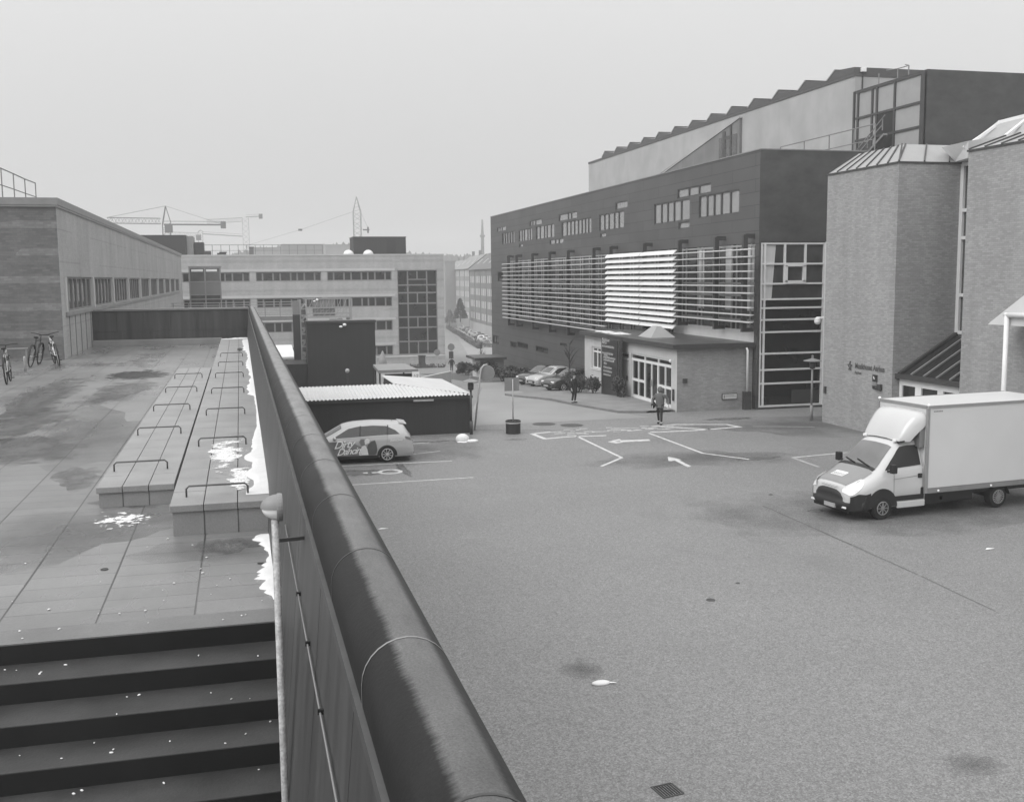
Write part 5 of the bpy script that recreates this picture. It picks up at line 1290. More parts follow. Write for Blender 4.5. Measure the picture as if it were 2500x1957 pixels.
conifer('smaller greyish bush tree left of the conical evergreen', 1098, 792, 320, 4.4, 2.0, 900, 2, 'leaf', group='evergreens in the street')
def bare_tree(label, x, y, z, h, seed, spread=.9, group=None):
    t_ = thing('bare_tree', label, 'tree', (x, y, z), 0, group); r = R_(seed)
    MB().tube([(x,y,z-.1),(x+r.uniform(-.05,.05),y,z+h*.5),(x+r.uniform(-.1,.1),y,z+h*.85)], [h*.016,h*.011,h*.004], 7).build('trunk', 'bark', t_)
    mb = MB()
    for k in range(16):
        q = r.uniform(.35,.85); b0 = Vector((x, y, z+h*q)); a = r.uniform(0,6.28); L = h*(1-q)*spread*r.uniform(.6,1.1)+.15
        b1 = b0+Vector((cos(a)*L*.5, sin(a)*L*.5, L*.7)); mb.tube([b0,b0.lerp(b1,.5)+Vector((0,0,.05)),b1], [h*.006,h*.004,h*.0015], 5)
        for j in range(4):
            c0_ = b0.lerp(b1, r.uniform(.3,.9)); a2 = a+r.uniform(-1,1); mb.tube([c0_, c0_+Vector((cos(a2)*L*.3, sin(a2)*L*.3, L*.35))], [h*.003,h*.001], 4)
    mb.build('crown', 'bark', t_); return t_
p = ong(1391,952); bare_tree('thin bare young tree against the dark hall behind the standing person', p.x, p.y, p.z, 3.7, 3, .45, group='bare young trees')
p = ong(1168,902); bare_tree('spindly bare sapling left of the gate house in the street', p.x-1, p.y-6, p.z, 4.0, 4, .35, group='bare young trees')
# winter wood on the hill, one mass
mb = MB(); r = R_(8)
for _ in range(5200):
    x = r.uniform(-120, 400); y = 715+60*sin(x*.004)+r.uniform(-40,10); z = hill_h(x)*lerp(.75,1.0,r.random()); hh = r.uniform(3,7.5)*(1 if x > 60 else .7); w2 = hh*r.uniform(.3,.55)
    c = Vector((x,y,z)); mb.quad(c+Vector((-w2*.4,0,-1)), c+Vector((w2*.4,0,-1)), c+Vector((w2*.6,r.uniform(-1,1),hh*.6)), c+Vector((r.uniform(-.3,.3)*w2,0,hh)), c+Vector((-w2*.6,r.uniform(-1,1),hh*.55)))
struct('far_wood', mb, 'woods', kind='stuff')

# ---------------------------------------------------------------- street houses
hd = Vector((sin(radians(4.4)), cos(radians(4.4)), 0)); hn = Vector((hd.y, -hd.x, 0))
def street_house(label, px0, t0, px1, storeys, sh_, zb, ze, wall, base, roofm, groups, wwhite, seed, bw2=.9):
    d0 = att(px0, 700, t0); p0 = Vector((d0.x, d0.y, 0))
    # far end where the street line meets the ray of px1
    d = ray(px1, 700); d = Vector((d.x, d.y, 0)); 
    # solve p0 + hd*s = d*k
    den = hd.x*(-d.y)-(-d.x)*hd.y; s = ((-p0.x)*(-d.y)-(-d.x)*(-p0.y))/den
    L = abs(s); f = lambda u, z, e: tuple(p0+hd*u+hn*e+Vector((0,0,z)))
    t_ = thing('apartment_house', label, 'house', (p0.x, p0.y, zb), 0)
    g0 = zb+sh_*1.05; ops = []
    for k in range(storeys):
        z0 = g0+.75+k*sh_
        for g in range(groups):
            for j in range(3):
                a = L*(g+.14+j*.27)/groups; b_ = a+L/groups*.19; ops.append((a, b_, z0, z0+sh_*.55))
    mb = MB(); openwall(mb, f, 0, L, g0, ze, ops, .15); mb.build('facade', wall, t_)
    mb = MB(); openwall(mb, lambda u, z, e: f(u, z, e-.1), 0, L, zb-3, g0, []); mb.build('ground_floor', base, t_)
    mb = MB(); mb.quad(f(0,zb-3,.02), f(0,zb-3,10), f(0,ze,10), f(0,ze,.02)); mb.quad(f(L,zb-3,.02), f(L,zb-3,10), f(L,ze,10), f(L,ze,.02)); mb.quad(f(0,ze,.02), f(0,ze,10), f(0,ze+4.0,5)); mb.quad(f(L,ze,.02), f(L,ze,10), f(L,ze+4.0,5)); mb.build('gable', wall, t_)
    mb = MB(); mb.quad(f(-.3,ze-.1,-.5), f(L+.3,ze-.1,-.5), f(L+.3,ze+4.1,5), f(-.3,ze+4.1,5)); mb.quad(f(-.3,ze-.1,10.5), f(L+.3,ze-.1,10.5), f(L+.3,ze+4.1,5), f(-.3,ze+4.1,5))
    ro = mb.build('roof', roofm, t_)
    mb = MB(); fbox(mb, f, L*.35, L*.35+.8, ze+3.2, ze+5.4, 4.6, 5.4); fbox(mb, f, L*.8, L*.8+.8, ze+3.2, ze+5.4, 4.6, 5.4); mb.build('chimney', 'brick_flat', ro)
    for k in range(groups): MB().quad(f(L*(k+.4)/groups,ze+1.4,1.42), f(L*(k+.62)/groups,ze+1.4,1.42), f(L*(k+.62)/groups,ze+2.6,2.8), f(L*(k+.4)/groups,ze+2.6,2.8)).build('roof_window', 'zinc', ro)
    for o_ in ops:
        w3 = MB(); fbox(w3, f, *o_, .04, .1); o2 = w3.build('window', wwhite, t_)
    mb = MB()
    for k in range(groups+1): fbox(mb, f, L*k/groups-.06, L*k/groups+.06, zb, ze, -.12, -.02)
    mb.build('downpipe', 'grey_metal', t_)
    return t_
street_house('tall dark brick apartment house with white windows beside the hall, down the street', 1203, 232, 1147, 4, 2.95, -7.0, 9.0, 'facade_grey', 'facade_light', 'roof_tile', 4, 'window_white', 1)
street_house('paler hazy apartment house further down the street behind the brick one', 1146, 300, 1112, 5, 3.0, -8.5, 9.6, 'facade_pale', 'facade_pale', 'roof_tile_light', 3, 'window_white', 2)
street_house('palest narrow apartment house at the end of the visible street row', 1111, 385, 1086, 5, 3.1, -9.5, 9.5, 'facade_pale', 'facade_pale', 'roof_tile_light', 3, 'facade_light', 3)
# gate house
gh = thing('gate_house', 'small brick gate house with a flat overhanging slab roof before the dark hall', 'building', (23.5, 97, -3))
a = ony(1172,909,96); b_ = ony(1231,909,96); zt_ = ony(1200,877,96).z
MB().box(a.x, b_.x, 96, 99, -4.2, zt_).build('walls', 'brick_annex', gh); MB().box(a.x-.06,a.x+.02,95.98,99.02,-4.2,zt_).build('pale_face', 'render_white', gh)
MB().box(a.x-.6, b_.x+.1, 95.4, 99.5, zt_+.003, zt_+.22).build('roof_slab', 'dark_metal', gh)
# small street furniture
def pole_sign(px, py, Y, h, r, label, box=False):
    p = ony(px, py, Y); t_ = thing('pole_sign', label, 'road sign', (p.x, Y, p.z-h))
    MB().tube([(p.x,Y,p.z-h),(p.x,Y,p.z)], .05, 6).build('pole', 'galv', t_); MB().lathe([(r,0),(r,.04)], (p.x,Y-.06,p.z), (0,-1,0), 18).build('disc', 'sign_grey', t_)
    if box: MB().box(p.x-.28,p.x+.28,Y-.1,Y+.05,p.z-1.45,p.z-.55).build('panel', 'dark_metal', t_)
pole_sign(1067, 860, 134, 2.6, .42, 'round sign on a thin pole at the corner of the far building')
pole_sign(1101, 847, 131, 3.6, .45, 'round sign above a dark panel on a pole beside the distant walker', True)
p = ony(1031,884,133); tag(MB().box(p.x-.4,p.x+.4,133,133.6,p.z-.6,p.z+.75).box(p.x-.46,p.x+.46,132.9,133.7,p.z+.75,p.z+.85).build('litter_bin', 'dark_metal'), 'dark litter bin against the low wall of the far building', 'bin')
p = ony(934,868,128); tag(MB().lathe([(.55,-2.2),(.5,-.6),(.3,0),(.1,.5),(.02,.62)], (p.x,128,p.z), n=14).build('stone_post', 'stone_block', smooth=True), 'pale cone-topped stone post at the far right edge of the black block', 'post')
# ================================================================ VEHICLES
def crspline(st, per=4):
    out = []
    for i in range(len(st)-1):
        p0 = st[max(i-1,0)]; p1 = st[i]; p2 = st[i+1]; p3 = st[min(i+2,len(st)-1)]
        for k in range(per):
            t = k/per; row = []
            for a, b_, c, d in zip(p0,p1,p2,p3):
                m1 = (c-a)*.5*.6; m2 = (d-b_)*.5*.6
                row.append((2*t**3-3*t*t+1)*b_+(t**3-2*t*t+t)*m1+(-2*t**3+3*t*t)*c+(t**3-t*t)*m2)
            out.append(tuple(row))
    out.append(tuple(st[-1])); return out
class Body: # stations (x, ztop, wtop, zbelt, wbelt, zbot, wbot), x decreasing or increasing
    def __init__(s, st, crown=.03, per=4): s.st = crspline(sorted(st), per); s.crown = crown
    def at(s, x):
        st = s.st
        if x <= st[0][0]: return st[0]
        for a, b_ in zip(st, st[1:]):
            if x <= b_[0]:
                t = (x-a[0])/max(1e-9, b_[0]-a[0]); return tuple(lerp(p, q, t) for p, q in zip(a, b_))
        return st[-1]
    def ring(s, q):
        x, zt, wt, zb, wb, z0, w0 = q; zm = (zb+z0)/2
        half = [(0, zt+s.crown), (wt*.45, zt+s.crown*.8), (wt*.85, zt+s.crown*.15), (wt, zt-.035), (lerp(wt,wb,.5)+.01, lerp(zt-.035,zb,.5)), (wb, zb), (wb+.012, lerp(zb,zm,.5)), (lerp(wb,w0,.5)+.012, zm), (w0, z0+.04), (w0-.05, z0)]
        return [(x, -y, z) for y, z in half[::-1]] + [(x, y, z) for y, z in half[1:]]
    def mesh(s):
        mb = MB(); rows = [s.ring(q) for q in s.st]; mb.grid(rows); mb.quad(*rows[0]); mb.quad(*rows[-1]); return mb
    def side(s, x, z): # half width at height z
        q = s.at(x); _, zt, wt, zb, wb, z0, w0 = q
        pts = [(wt, zt-.035), (lerp(wt,wb,.5)+.01, lerp(zt-.035,zb,.5)), (wb, zb), (wb+.012, lerp(zb,(zb+z0)/2,.5)), (lerp(wb,w0,.5)+.012, (zb+z0)/2), (w0, z0+.04)]
        for (ya, za), (yb, zb_) in zip(pts, pts[1:]):
            if zb_ <= z <= za: return lerp(yb, ya, (z-zb_)/max(1e-9, za-zb_))
        return pts[0][0] if z > pts[0][1] else pts[-1][0]
    def top(s, x, y):
        q = s.at(x); r = [p for p in s.ring(q) if p[1] >= -1e-9]; y = abs(y)
        for a, b_ in zip(r[::-1], r[::-1][1:]):
            if a[1] <= y <= b_[1] + 1e-9: return lerp(a[2], b_[2], (y-a[1])/max(1e-9, b_[1]-a[1]))
        r = sorted(r, key=lambda p: p[1])
        for a, b_ in zip(r, r[1:]):
            if a[1] <= y <= b_[1]: return lerp(a[2], b_[2], (y-a[1])/max(1e-9, b_[1]-a[1]))
        return q[1]
    def side_patch(s, poly, sgn=1, off=.012, n=10):
        # subdivided polygon strip between lower and upper chains: poly = (lower pts, upper pts), each [(x,z)...]
        lo, up = poly; mb = MB()
        def samp(ch, t):
            xs_ = lerp(ch[0][0], ch[-1][0], t)
            for a, b_ in zip(ch, ch[1:]):
                if min(a[0],b_[0])-1e-9 <= xs_ <= max(a[0],b_[0])+1e-9: return xs_, lerp(a[1], b_[1], (xs_-a[0])/((b_[0]-a[0]) or 1e-9))
            return ch[-1]
        rows = []
        for i in range(n+1):
            (xa, za), (xb, zb_) = samp(lo, i/n), samp(up, i/n); r = []
            for k in range(7):
                x = lerp(xa, xb, k/6); z = lerp(za, zb_, k/6); r.append((x, sgn*(s.side(x, z)+off), z))
            rows.append(r)
        return mb.grid(rows)
    def top_patch(s, x0, x1, y0, y1, off=.012, nx=8, ny=8, taper=None):
        rows = []
        for i in range(nx+1):
            x = lerp(x0, x1, i/nx); k = lerp(1, taper or 1, i/nx); rows.append([(x, lerp(y0, y1, j/ny)*k, s.top(x, lerp(y0, y1, j/ny)*k)+off) for j in range(ny+1)])
        return MB().grid(rows)
def wheel(par, x, y, r, w, spokes=10, rim='alu', sgn=1, hub=.66, dark=True):
    # tyre lies between y-w and y (sgn=+1) about the axle at height r
    t_ = MB().lathe([(r*.62,0),(r*.93,0),(r,w*.14),(r,w*.86),(r*.93,w),(r*.62,w)], (x, y, r), (0,-sgn,0), 28).build('wheel', 'rubber', par, local=True)
    rb_ = MB().lathe([(r*hub,-.004),(r*hub,.03),(.01,.035)], (x, y, r), (0,-sgn,0), 24); rb_.build('rim_well', 'black' if dark else rim, t_, local=True)
    mb = MB(); rr0 = r*hub
    ring = [(x+cos(2*pi*k/28)*rr0*.93, y+sgn*.008, r+sin(2*pi*k/28)*rr0*.93) for k in range(29)]; mb.tube(ring, r*.045, 5, caps=False)
    for k in range(spokes):
        a = 2*pi*k/spokes; mb.bar((x+cos(a)*rr0*.12, y+sgn*.006, r+sin(a)*rr0*.12), (x+cos(a)*rr0*.92, y+sgn*.006, r+sin(a)*rr0*.92), .018+r*.06, .02)
    mb.lathe([(r*.17,0),(r*.15,.02),(.01,.025)], (x, y+sgn*.004, r), (0,sgn,0), 14); mb.build('rim', rim, t_, local=True); return t_
def arch(par, x, y, r, mat='rubber', sgn=1, zc=None):
    zc = zc if zc is not None else r-.06
    pts = [(x+cos(a)*r, y, zc+sin(a)*r) for a in [pi*(-.02+1.04*k/18) for k in range(19)]]
    return MB().prism(pts, (0, -sgn*.3, 0)).build('wheel_arch', mat, par, local=True)

# ---- box truck
TA = radians(185.45)
tr = thing('box_truck', 'white box truck with a grey bonnet and big plain cargo box parked on the asphalt', 'truck', (17.45, 26.93, 0), TA)
B = Body([(1.06,.80,.55,.66,.74,.34,.72),(1.0,.93,.66,.74,.84,.30,.82),(.88,1.03,.72,.86,.93,.30,.93),(.55,1.20,.75,1.0,.985,.32,.99),(.18,1.40,.78,1.16,.995,.34,1.0),(.0,1.50,.78,1.26,.995,.34,1.0),
          (-.30,1.82,.74,1.32,.99,.34,1.0),(-.58,2.08,.70,1.38,.985,.34,1.0),(-.75,2.16,.70,1.40,.98,.34,1.0),(-1.15,2.19,.72,1.42,.98,.34,1.0),(-1.50,2.18,.72,1.42,.98,.34,1.0)], .03)
B.mesh().build('cab', 'white_body', tr, local=True, smooth=True)
B.top_patch(.10, -.53, -.76, .76, .016, 10, 10, .90).build('windscreen', 'windscreen_glass', tr, local=True, smooth=True)
o = B.top_patch(.20, .085, -.78, .78, .022, 3, 10).build('cowl', 'plastic_dark', tr, local=True, smooth=True)
MB().bar((.12,.55,B.top(.12,.55)+.04),(-.02,-.15,B.top(-.02,.15)+.04),.03).bar((.12,-.1,B.top(.12,.1)+.04),(-.02,-.68,B.top(-.02,.68)+.04),.03).build('wiper', 'black', o, local=True)
bn = B.top_patch(.955, .21, -.76, .76, .014, 12, 14, 1.06).build('bonnet', 'hood_grey', tr, local=True, smooth=True)
def hoodtext(body, size, xo, y0, mat, off, sh=0, bold=0):
    return text_mb(body, size, lambda u, v: (xo-v*.95, -y0+u, B.top(xo-v*.95, -y0+u)+off), bold=bold, shear=sh)
mb = MB()
rows = [[(.72-.02*k+.0, lerp(-.40,.14,j/8)+.06*k/4-.03, B.top(.72-.05*k, lerp(-.40,.14,j/8))+.019) for j in range(9)] for k in range(5)]
rows = [[(x-.03*k, y, B.top(x-.03*k, y)+.019) for (x, y, z) in r] for k, r in enumerate(rows)]
mb.grid(rows).build('badge', 'white_paint', bn, local=True)
mb = MB()
for k in range(7): y = -.36+k*.07; mb.bar((.70,y,B.top(.70,y)+.024),(.60,y+.03,B.top(.60,y+.03)+.024),.02,.004)
mb.build('badge_lettering', 'sign_grey', bn, local=True)
for sg_ in (1, -1):
    B.side_patch(([(-.14,1.40),(-.42,1.45),(-.60,1.46),(-1.0,1.48),(-1.35,1.50)], [(-.14,1.42),(-.50,1.78),(-.72,2.02),(-1.0,2.06),(-1.35,2.05)]), sg_, .014, 14).build('side_window', 'black', tr, local=True, smooth=True)
    # headlamps sweep back along the wing
    rows = []
    for i in range(9):
        t = i/8; x = lerp(1.055, .50, t); zc = lerp(.84, 1.16, t); hh = .105*(1-t)**.5*(.45+.9*min(1, t*4+.35)) + .004
        rows.append([(x+.018*(1-t), sg_*(B.side(x, max(.5, zc+hh*q))+.012), zc+hh*q) for q in (-1.1, -.5, 0, .5, 1)])
    rows[0] = [(1.075, sg_*.60, .86+.05*q) for q in (-1.1,-.5,0,.5,1)]
    MB().grid(rows).build('headlamp', 'lens', tr, local=True, smooth=True)
    rows = []
    for i in range(7):
        t = i/6; x = lerp(.98, .66, t); zc = lerp(.86, 1.08, t); hh = .035*(1-.5*t)
        rows.append([(x+.010, sg_*(B.side(x, zc+hh*q)+.020), zc-.03+hh*q) for q in (-1, 0, 1)])
    MB().grid(rows).build('indicator', 'grey_metal', tr, local=True)
    m_ = MB(); ya = sg_*1.14
    m_.box(-.26,-.10,min(ya,ya+sg_*.17),max(ya,ya+sg_*.17),1.36,1.62); mo = m_.build('mirror', 'plastic_dark', tr, local=True, bevel=.03)
    MB().bar((-.20, sg_*.97, 1.38), (-.20, sg_*1.2, 1.42), .06).build('mirror_arm', 'plastic_dark', mo, local=True)
    arch(tr, 0, sg_*1.028, .50, 'plastic_dark', sg_, .40)
    wheel(tr, 0, sg_*1.035, .335, .22, 8, 'grey_metal', sg_, .60); wheel(tr, -4.21, sg_*1.035, .335, .24, 16, 'grey_metal', sg_, .64)
    MB().box(-1.46,-.46,min(sg_*1.0,sg_*1.02),max(sg_*1.0,sg_*1.02),.50,.645).build('side_trim', 'plastic_dark', tr, local=True)
    MB().box(-1.50,-.52,min(sg_*.96,sg_*1.025),max(sg_*.96,sg_*1.025),.29,.47).build('step', 'white_body', tr, local=True, bevel=.02)
    MB().box(-1.38,-1.24,min(sg_*.99,sg_*1.02),max(sg_*.99,sg_*1.02),1.12,1.25).build('door_handle', 'plastic_dark', tr, local=True, bevel=.012); MB().box(-1.44,-1.35,min(sg_*.99,sg_*1.018),max(sg_*.99,sg_*1.018),.62,.84).build('fuel_flap', 'plastic_dark', tr, local=True, bevel=.012)
    m_ = MB()
    for a_, b__ in (((-.40,.66),(-.40,1.42)), ((-1.40,.66),(-1.42,2.0)), ((-.40,1.14),(-1.40,1.20))):
        for t0_ in range(8):
            x = lerp(a_[0],b__[0],t0_/8); z = lerp(a_[1],b__[1],t0_/8); x2 = lerp(a_[0],b__[0],(t0_+1)/8); z2 = lerp(a_[1],b__[1],(t0_+1)/8)
            m_.bar((x, sg_*(B.side(x,z)+.004), z), (x2, sg_*(B.side(x2,z2)+.004), z2), .010)
    m_.build('door_gap', 'grey_metal', tr, local=True)
    MB().box(-.70,-.62,min(sg_*.70,sg_*.60),max(sg_*.70,sg_*.60),2.16,2.235).build('marker_lamp', 'lens', tr, local=True, bevel=.015)
# dark bumper and grille wrap
rows = []
for k in range(25):
    y = lerp(-1.03, 1.03, k/24); x = 1.13-.26*abs(y)**3.2-.03*y*y
    up_ = .74+.10*(1-min(1, (abs(y)/.55)**4)) - (.02 if abs(y) > .6 else 0)
    if abs(y) > .86: x = lerp(x, .58, (abs(y)-.86)/.17)
    rows.append([(x-.10,y,.26),(x+.01,y,.28),(x+.05,y,.40),(x+.05,y,.53),(x+.00,y,.55),(x,y,lerp(.55,up_,.5)),(x-.03,y,up_),(x-.12,y,up_+.01)])
bp = MB().grid(rows).build('bumper', 'plastic_dark', tr, local=True, smooth=True)
for sg_ in (1,-1):
    B.side_patch(([(1.0,.30),(.40,.34)], [(1.0,.70),(.80,.79),(.55,.76),(.40,.80)]), sg_, .022, 10).build('bumper_side', 'plastic_dark', tr, local=True, smooth=True)
MB().box(1.10,1.19,-.06,.42,.33,.45).build('number_plate', 'plate', bp, local=True)
MB().box(1.075,1.10,.58,.80,.36,.41).build('fog_lamp', 'lens', bp, local=True); MB().box(1.075,1.10,-.80,-.58,.36,.41).build('fog_lamp', 'lens', bp, local=True)
mb = MB()
for k in range(5): mb.bar((1.09,-.32+k*.15,.895),(1.06,-.24+k*.15,.935),.035,.01)
mb.build('grille_lettering', 'sign_grey', tr, local=True)
# cargo box
bx_ = MB().box(-6.35,-1.48,-1.08,1.08,.80,3.18).build('cargo_box', 'box_white', tr, local=True, bevel=.012)
mb = MB()
for sg_ in (1,-1):
    mb.box(-6.37,-1.46,min(sg_*1.07,sg_*1.10),max(sg_*1.07,sg_*1.10),3.13,3.21); mb.box(-1.52,-1.44,min(sg_*1.02,sg_*1.10),max(sg_*1.02,sg_*1.10),.66,3.13)
mb.box(-1.52,-1.455,-1.02,1.02,3.13,3.21); mb.build('edge_profile', 'box_edge', bx_, local=True)
MB().box(-6.36,-1.46,-1.02,1.02,3.185,3.205).build('box_roof', 'box_white', bx_, local=True)
mb = MB(); mb.box(-6.36,-1.53,1.03,1.10,.655,.795); mb.box(-6.36,-1.53,-1.10,-1.03,.655,.795); mb.build('side_rail', 'grey_metal', bx_, local=True)
for sg_ in (1,-1):
    for x in (-1.90,-3.85,-5.8): MB().ball((x,sg_*1.105,.715),.035,8).build('side_marker', 'lens', bx_, local=True, smooth=True)
    MB().ball((-1.49,sg_*1.06,3.22),.045,8).build('top_marker', 'lens', bx_, local=True, smooth=True)
mb = MB()
for k in range(6): mb.box(-1.70-k*.055,-1.66-k*.055,1.081,1.084,3.02,3.055)
mb.build('box_lettering', 'sign_grey', bx_, local=True)
MB().box(-6.3,-1.45,-.98,.98,.52,.648).box(-3.4,-1.5,-.85,.85,.30,.50).box(-6.2,-1.4,-.45,-.33,.45,.66).box(-6.2,-1.4,.33,.45,.45,.66).box(-3.2,-2.2,.5,.95,.38,.66).box(-3.2,-2.4,-.95,-.5,.38,.66).box(-4.3,-4.1,-.9,.9,.28,.40).box(-1.52,1.0,-.8,.8,.22,.40).build('chassis', 'black', tr, local=True)  # extra wide, low boxes added to darken the ground beneath
for sg_ in (1,-1):
    pts = [(-4.21+cos(a)*.42, sg_*1.06, .32+sin(a)*.42) for a in [pi*(.05+.9*k/12) for k in range(13)]]
    MB().grid([pts, [(x, sg_*.72, z) for x, y, z in pts]]).build('mudguard', 'rubber', tr, local=True)
# roof spoiler
rows = []
for i in range(13):
    t = i/12; x = lerp(-.70,-1.46,t); zt_ = 2.20+.82*sin(min(1,t*1.02)*pi/2)**.85; w_ = lerp(.74,1.0,t**.7); zb_ = lerp(2.17,2.62,max(0,(t-.45)/.55)**.8)
    rows.append([(x,-w_,zb_),(x,-w_*1.01,lerp(zb_,zt_,.55)),(x,-w_*.93,lerp(zb_,zt_,.88)),(x,-w_*.78,zt_-.01),(x,-w_*.3,zt_+.02),(x,w_*.3,zt_+.02),(x,w_*.78,zt_-.01),(x,w_*.93,lerp(zb_,zt_,.88)),(x,w_*1.01,lerp(zb_,zt_,.55)),(x,w_,zb_)])
MB().grid(rows).build('spoiler', 'white_body', tr, local=True, smooth=True)
MB().box(-1.49,-1.30,-.95,.95,2.0,2.6).build('cab_rear', 'grey_metal', tr, local=True)
mb = MB().bar((-.70,.74,2.15),(-.95,.80,2.20),.10,.05); mb.build('spoiler_foot', 'plastic_dark', tr, local=True)

# ---- estate car with painted lettering
CA = radians(177.6)
ca = thing('estate_car', 'silver estate car with white script lettering on its side parked before the corrugated shed', 'car', (5.268, 40.609, 0), CA)
st = [(-1.05,.52,.50,.46,.70,.26,.66),(-1.01,.80,.60,.62,.80,.22,.80),(-.94,.98,.64,.86,.84,.20,.85),(-.80,1.20,.60,1.02,.855,.20,.88),(-.66,1.40,.56,1.06,.865,.20,.885),(-.35,1.455,.57,1.05,.88,.20,.90),(.5,1.495,.58,1.03,.89,.20,.905),
      (1.2,1.465,.57,1.0,.89,.20,.905),(1.62,1.39,.56,.985,.885,.20,.90),(2.0,1.20,.60,.97,.885,.20,.90),(2.42,.995,.66,.93,.88,.20,.89),(3.0,.91,.66,.86,.86,.20,.88),(3.45,.80,.60,.72,.80,.22,.82),(3.66,.60,.48,.52,.62,.26,.62)]
K = Body(st, .035, 5)
K.mesh().build('body', 'silver_car', ca, local=True, smooth=True)
K.top_patch(2.36, 1.70, -.66, .66, .012, 8, 8, .86).build('windscreen', 'car_glass', ca, local=True, smooth=True)
K.top_patch(-.90, -.69, -.56, .56, .012, 6, 8, .95).build('rear_window', 'car_glass', ca, local=True, smooth=True)
for sg_ in (1,-1):
    wn_ = K.side_patch(([(-.50,1.075),(.4,1.055),(1.2,1.02),(2.05,.985)], [(-.33,1.22),(0,1.37),(.5,1.405),(1.1,1.38),(1.45,1.31),(2.02,1.0)]), sg_, .012, 20).build('side_window', 'car_glass', ca, local=True, smooth=True)
    mb = MB()
    for x in (1.02, -.02): mb.bar((x, sg_*(K.side(x,1.06)+.016), 1.06), (x-.04, sg_*(K.side(x-.04,1.40)+.016), 1.40), .05, .01)
    mb.build('window_pillar', 'black', wn_, local=True)
    arch(ca, 0, sg_*.912, .385, 'black', sg_, .28); arch(ca, 2.70, sg_*.905, .385, 'black', sg_, .28)
    wheel(ca, 0, sg_*.915, .315, .20, 9, 'alu', sg_, .72); wheel(ca, 2.70, sg_*.91, .315, .20, 9, 'alu', sg_, .72)
    K.side_patch(([(-.98,.80),(-.72,.88)], [(-.98,.92),(-.70,.98)]), sg_, .014, 4).build('tail_lamp', 'mid_car', ca, local=True, smooth=True)
    MB().ball((1.98, sg_*1.0, 1.0), .09, 8, (.8,1,.75)).build('mirror', 'silver_car', ca, local=True, smooth=True)
    K.side_patch(([(.33,.20),(2.3,.20)], [(.33,.30),(2.3,.30)]), sg_, .012, 8).build('sill', 'plastic_dark', ca, local=True, smooth=True)
    m_ = MB()
    for xa, za, xb, zb__ in ((1.02,.32,1.0,1.03),(.02,.62,-.04,1.05),(-.04,1.0,2.0,.95)):
        for q in range(10):
            x = lerp(xa,xb,q/10); z = lerp(za,zb__,q/10); x2 = lerp(xa,xb,(q+1)/10); z2 = lerp(za,zb__,(q+1)/10)
            m_.bar((x, sg_*(K.side(x,z)+.003), z), (x2, sg_*(K.side(x2,z2)+.003), z2), .007)
    m_.build('door_gap', 'grey_metal', ca, local=True)
lv = K.side_patch(([(.42,.31),(1.2,.30),(2.25,.32)], [(.55,.50),(.95,.62),(1.25,.78),(1.7,.86),(2.25,.86)]), 1, .015, 16).build('side_graphic', 'livery', ca, local=True, smooth=True)
def carside(body, size, x0, z0, shear, off=.021, bold=.004, rise=0.0, sp=1.0):
    return text_mb(body, size, lambda u, v: (x0-u, K.side(x0-u, z0+v+u*rise)+off, z0+v+u*rise), shear=shear, bold=bold, space=sp)
for args in (('Dirty', .40, 2.02, .60, .45), ('Dancing', .36, 1.92, .34, .45)):
    carside(*args, rise=.07, sp=.86).build('lettering', 'white_paint', lv, local=True)
carside('DANCING', .10, -.12, .80, .3, rise=.04).build('lettering', 'sign_text', lv, local=True)
# a plain pair of pale and dark shapes stands in for the printed picture
def sideblob(pts, mat, off):
    mb = MB(); n_ = len(pts); cx_ = sum(p[0] for p in pts)/n_; cz_ = sum(p[1] for p in pts)/n_
    rows = [[(lerp(cx_, p[0], t), K.side(lerp(cx_, p[0], t), lerp(cz_, p[1], t))+off, lerp(cz_, p[1], t)) for p in pts+pts[:1]] for t in (.02,.5,1)]
    return mb.grid(rows).build('graphic_shape', mat, lv, local=True)
sideblob([(.42,.34),(.55,.32),(.72,.34),(.80,.50),(.74,.70),(.60,.84),(.46,.88),(.40,.70),(.38,.50)], 'livery_dark', .024)
sideblob([(.72,.32),(.98,.32),(1.02,.5),(.96,.66),(.84,.70),(.76,.56)], 'sign_text', .026)
sideblob([(.84,.70),(.98,.68),(1.06,.84),(.98,.94),(.86,.94),(.80,.82)], 'livery', .027)
sideblob([(.68,.78),(.84,.72),(.86,.88),(.76,.96),(.66,.90)], 'sign_text', .028)
MB().bar((.42,.905,.33),(2.1,.905,.33),.02).build('graphic_line', 'white_paint', lv, local=True)
MB().box(-1.07,-1.02,-.26,.26,.62,.74).build('number_plate', 'plate', ca, local=True)
rows = []
for k in range(13):
    y = lerp(-.84,.84,k/12); x = -1.09+.14*abs(y/.84)**3; rows.append([(x+.06,y,.24),(x,y,.27),(x-.01,y,.42),(x,y,.55),(x+.05,y,.60)])
MB().grid(rows).build('rear_bumper', 'silver_car', ca, local=True, smooth=True)
MB().hexa([(-.80,-.52,1.395),(-.50,-.54,1.43),(-.50,.54,1.43),(-.80,.52,1.395)],[(-.80,-.50,1.43),(-.50,-.54,1.485),(-.50,.54,1.485),(-.80,.50,1.43)]).build('roof_spoiler', 'silver_car', ca, local=True, bevel=.01)
MB().bar((-.25,0,1.49),(-.42,0,1.62),.015).build('aerial', 'black', ca, local=True)
MB().box(-.9,3.4,-.75,.75,.16,.26).build('underbody', 'black', ca, local=True)

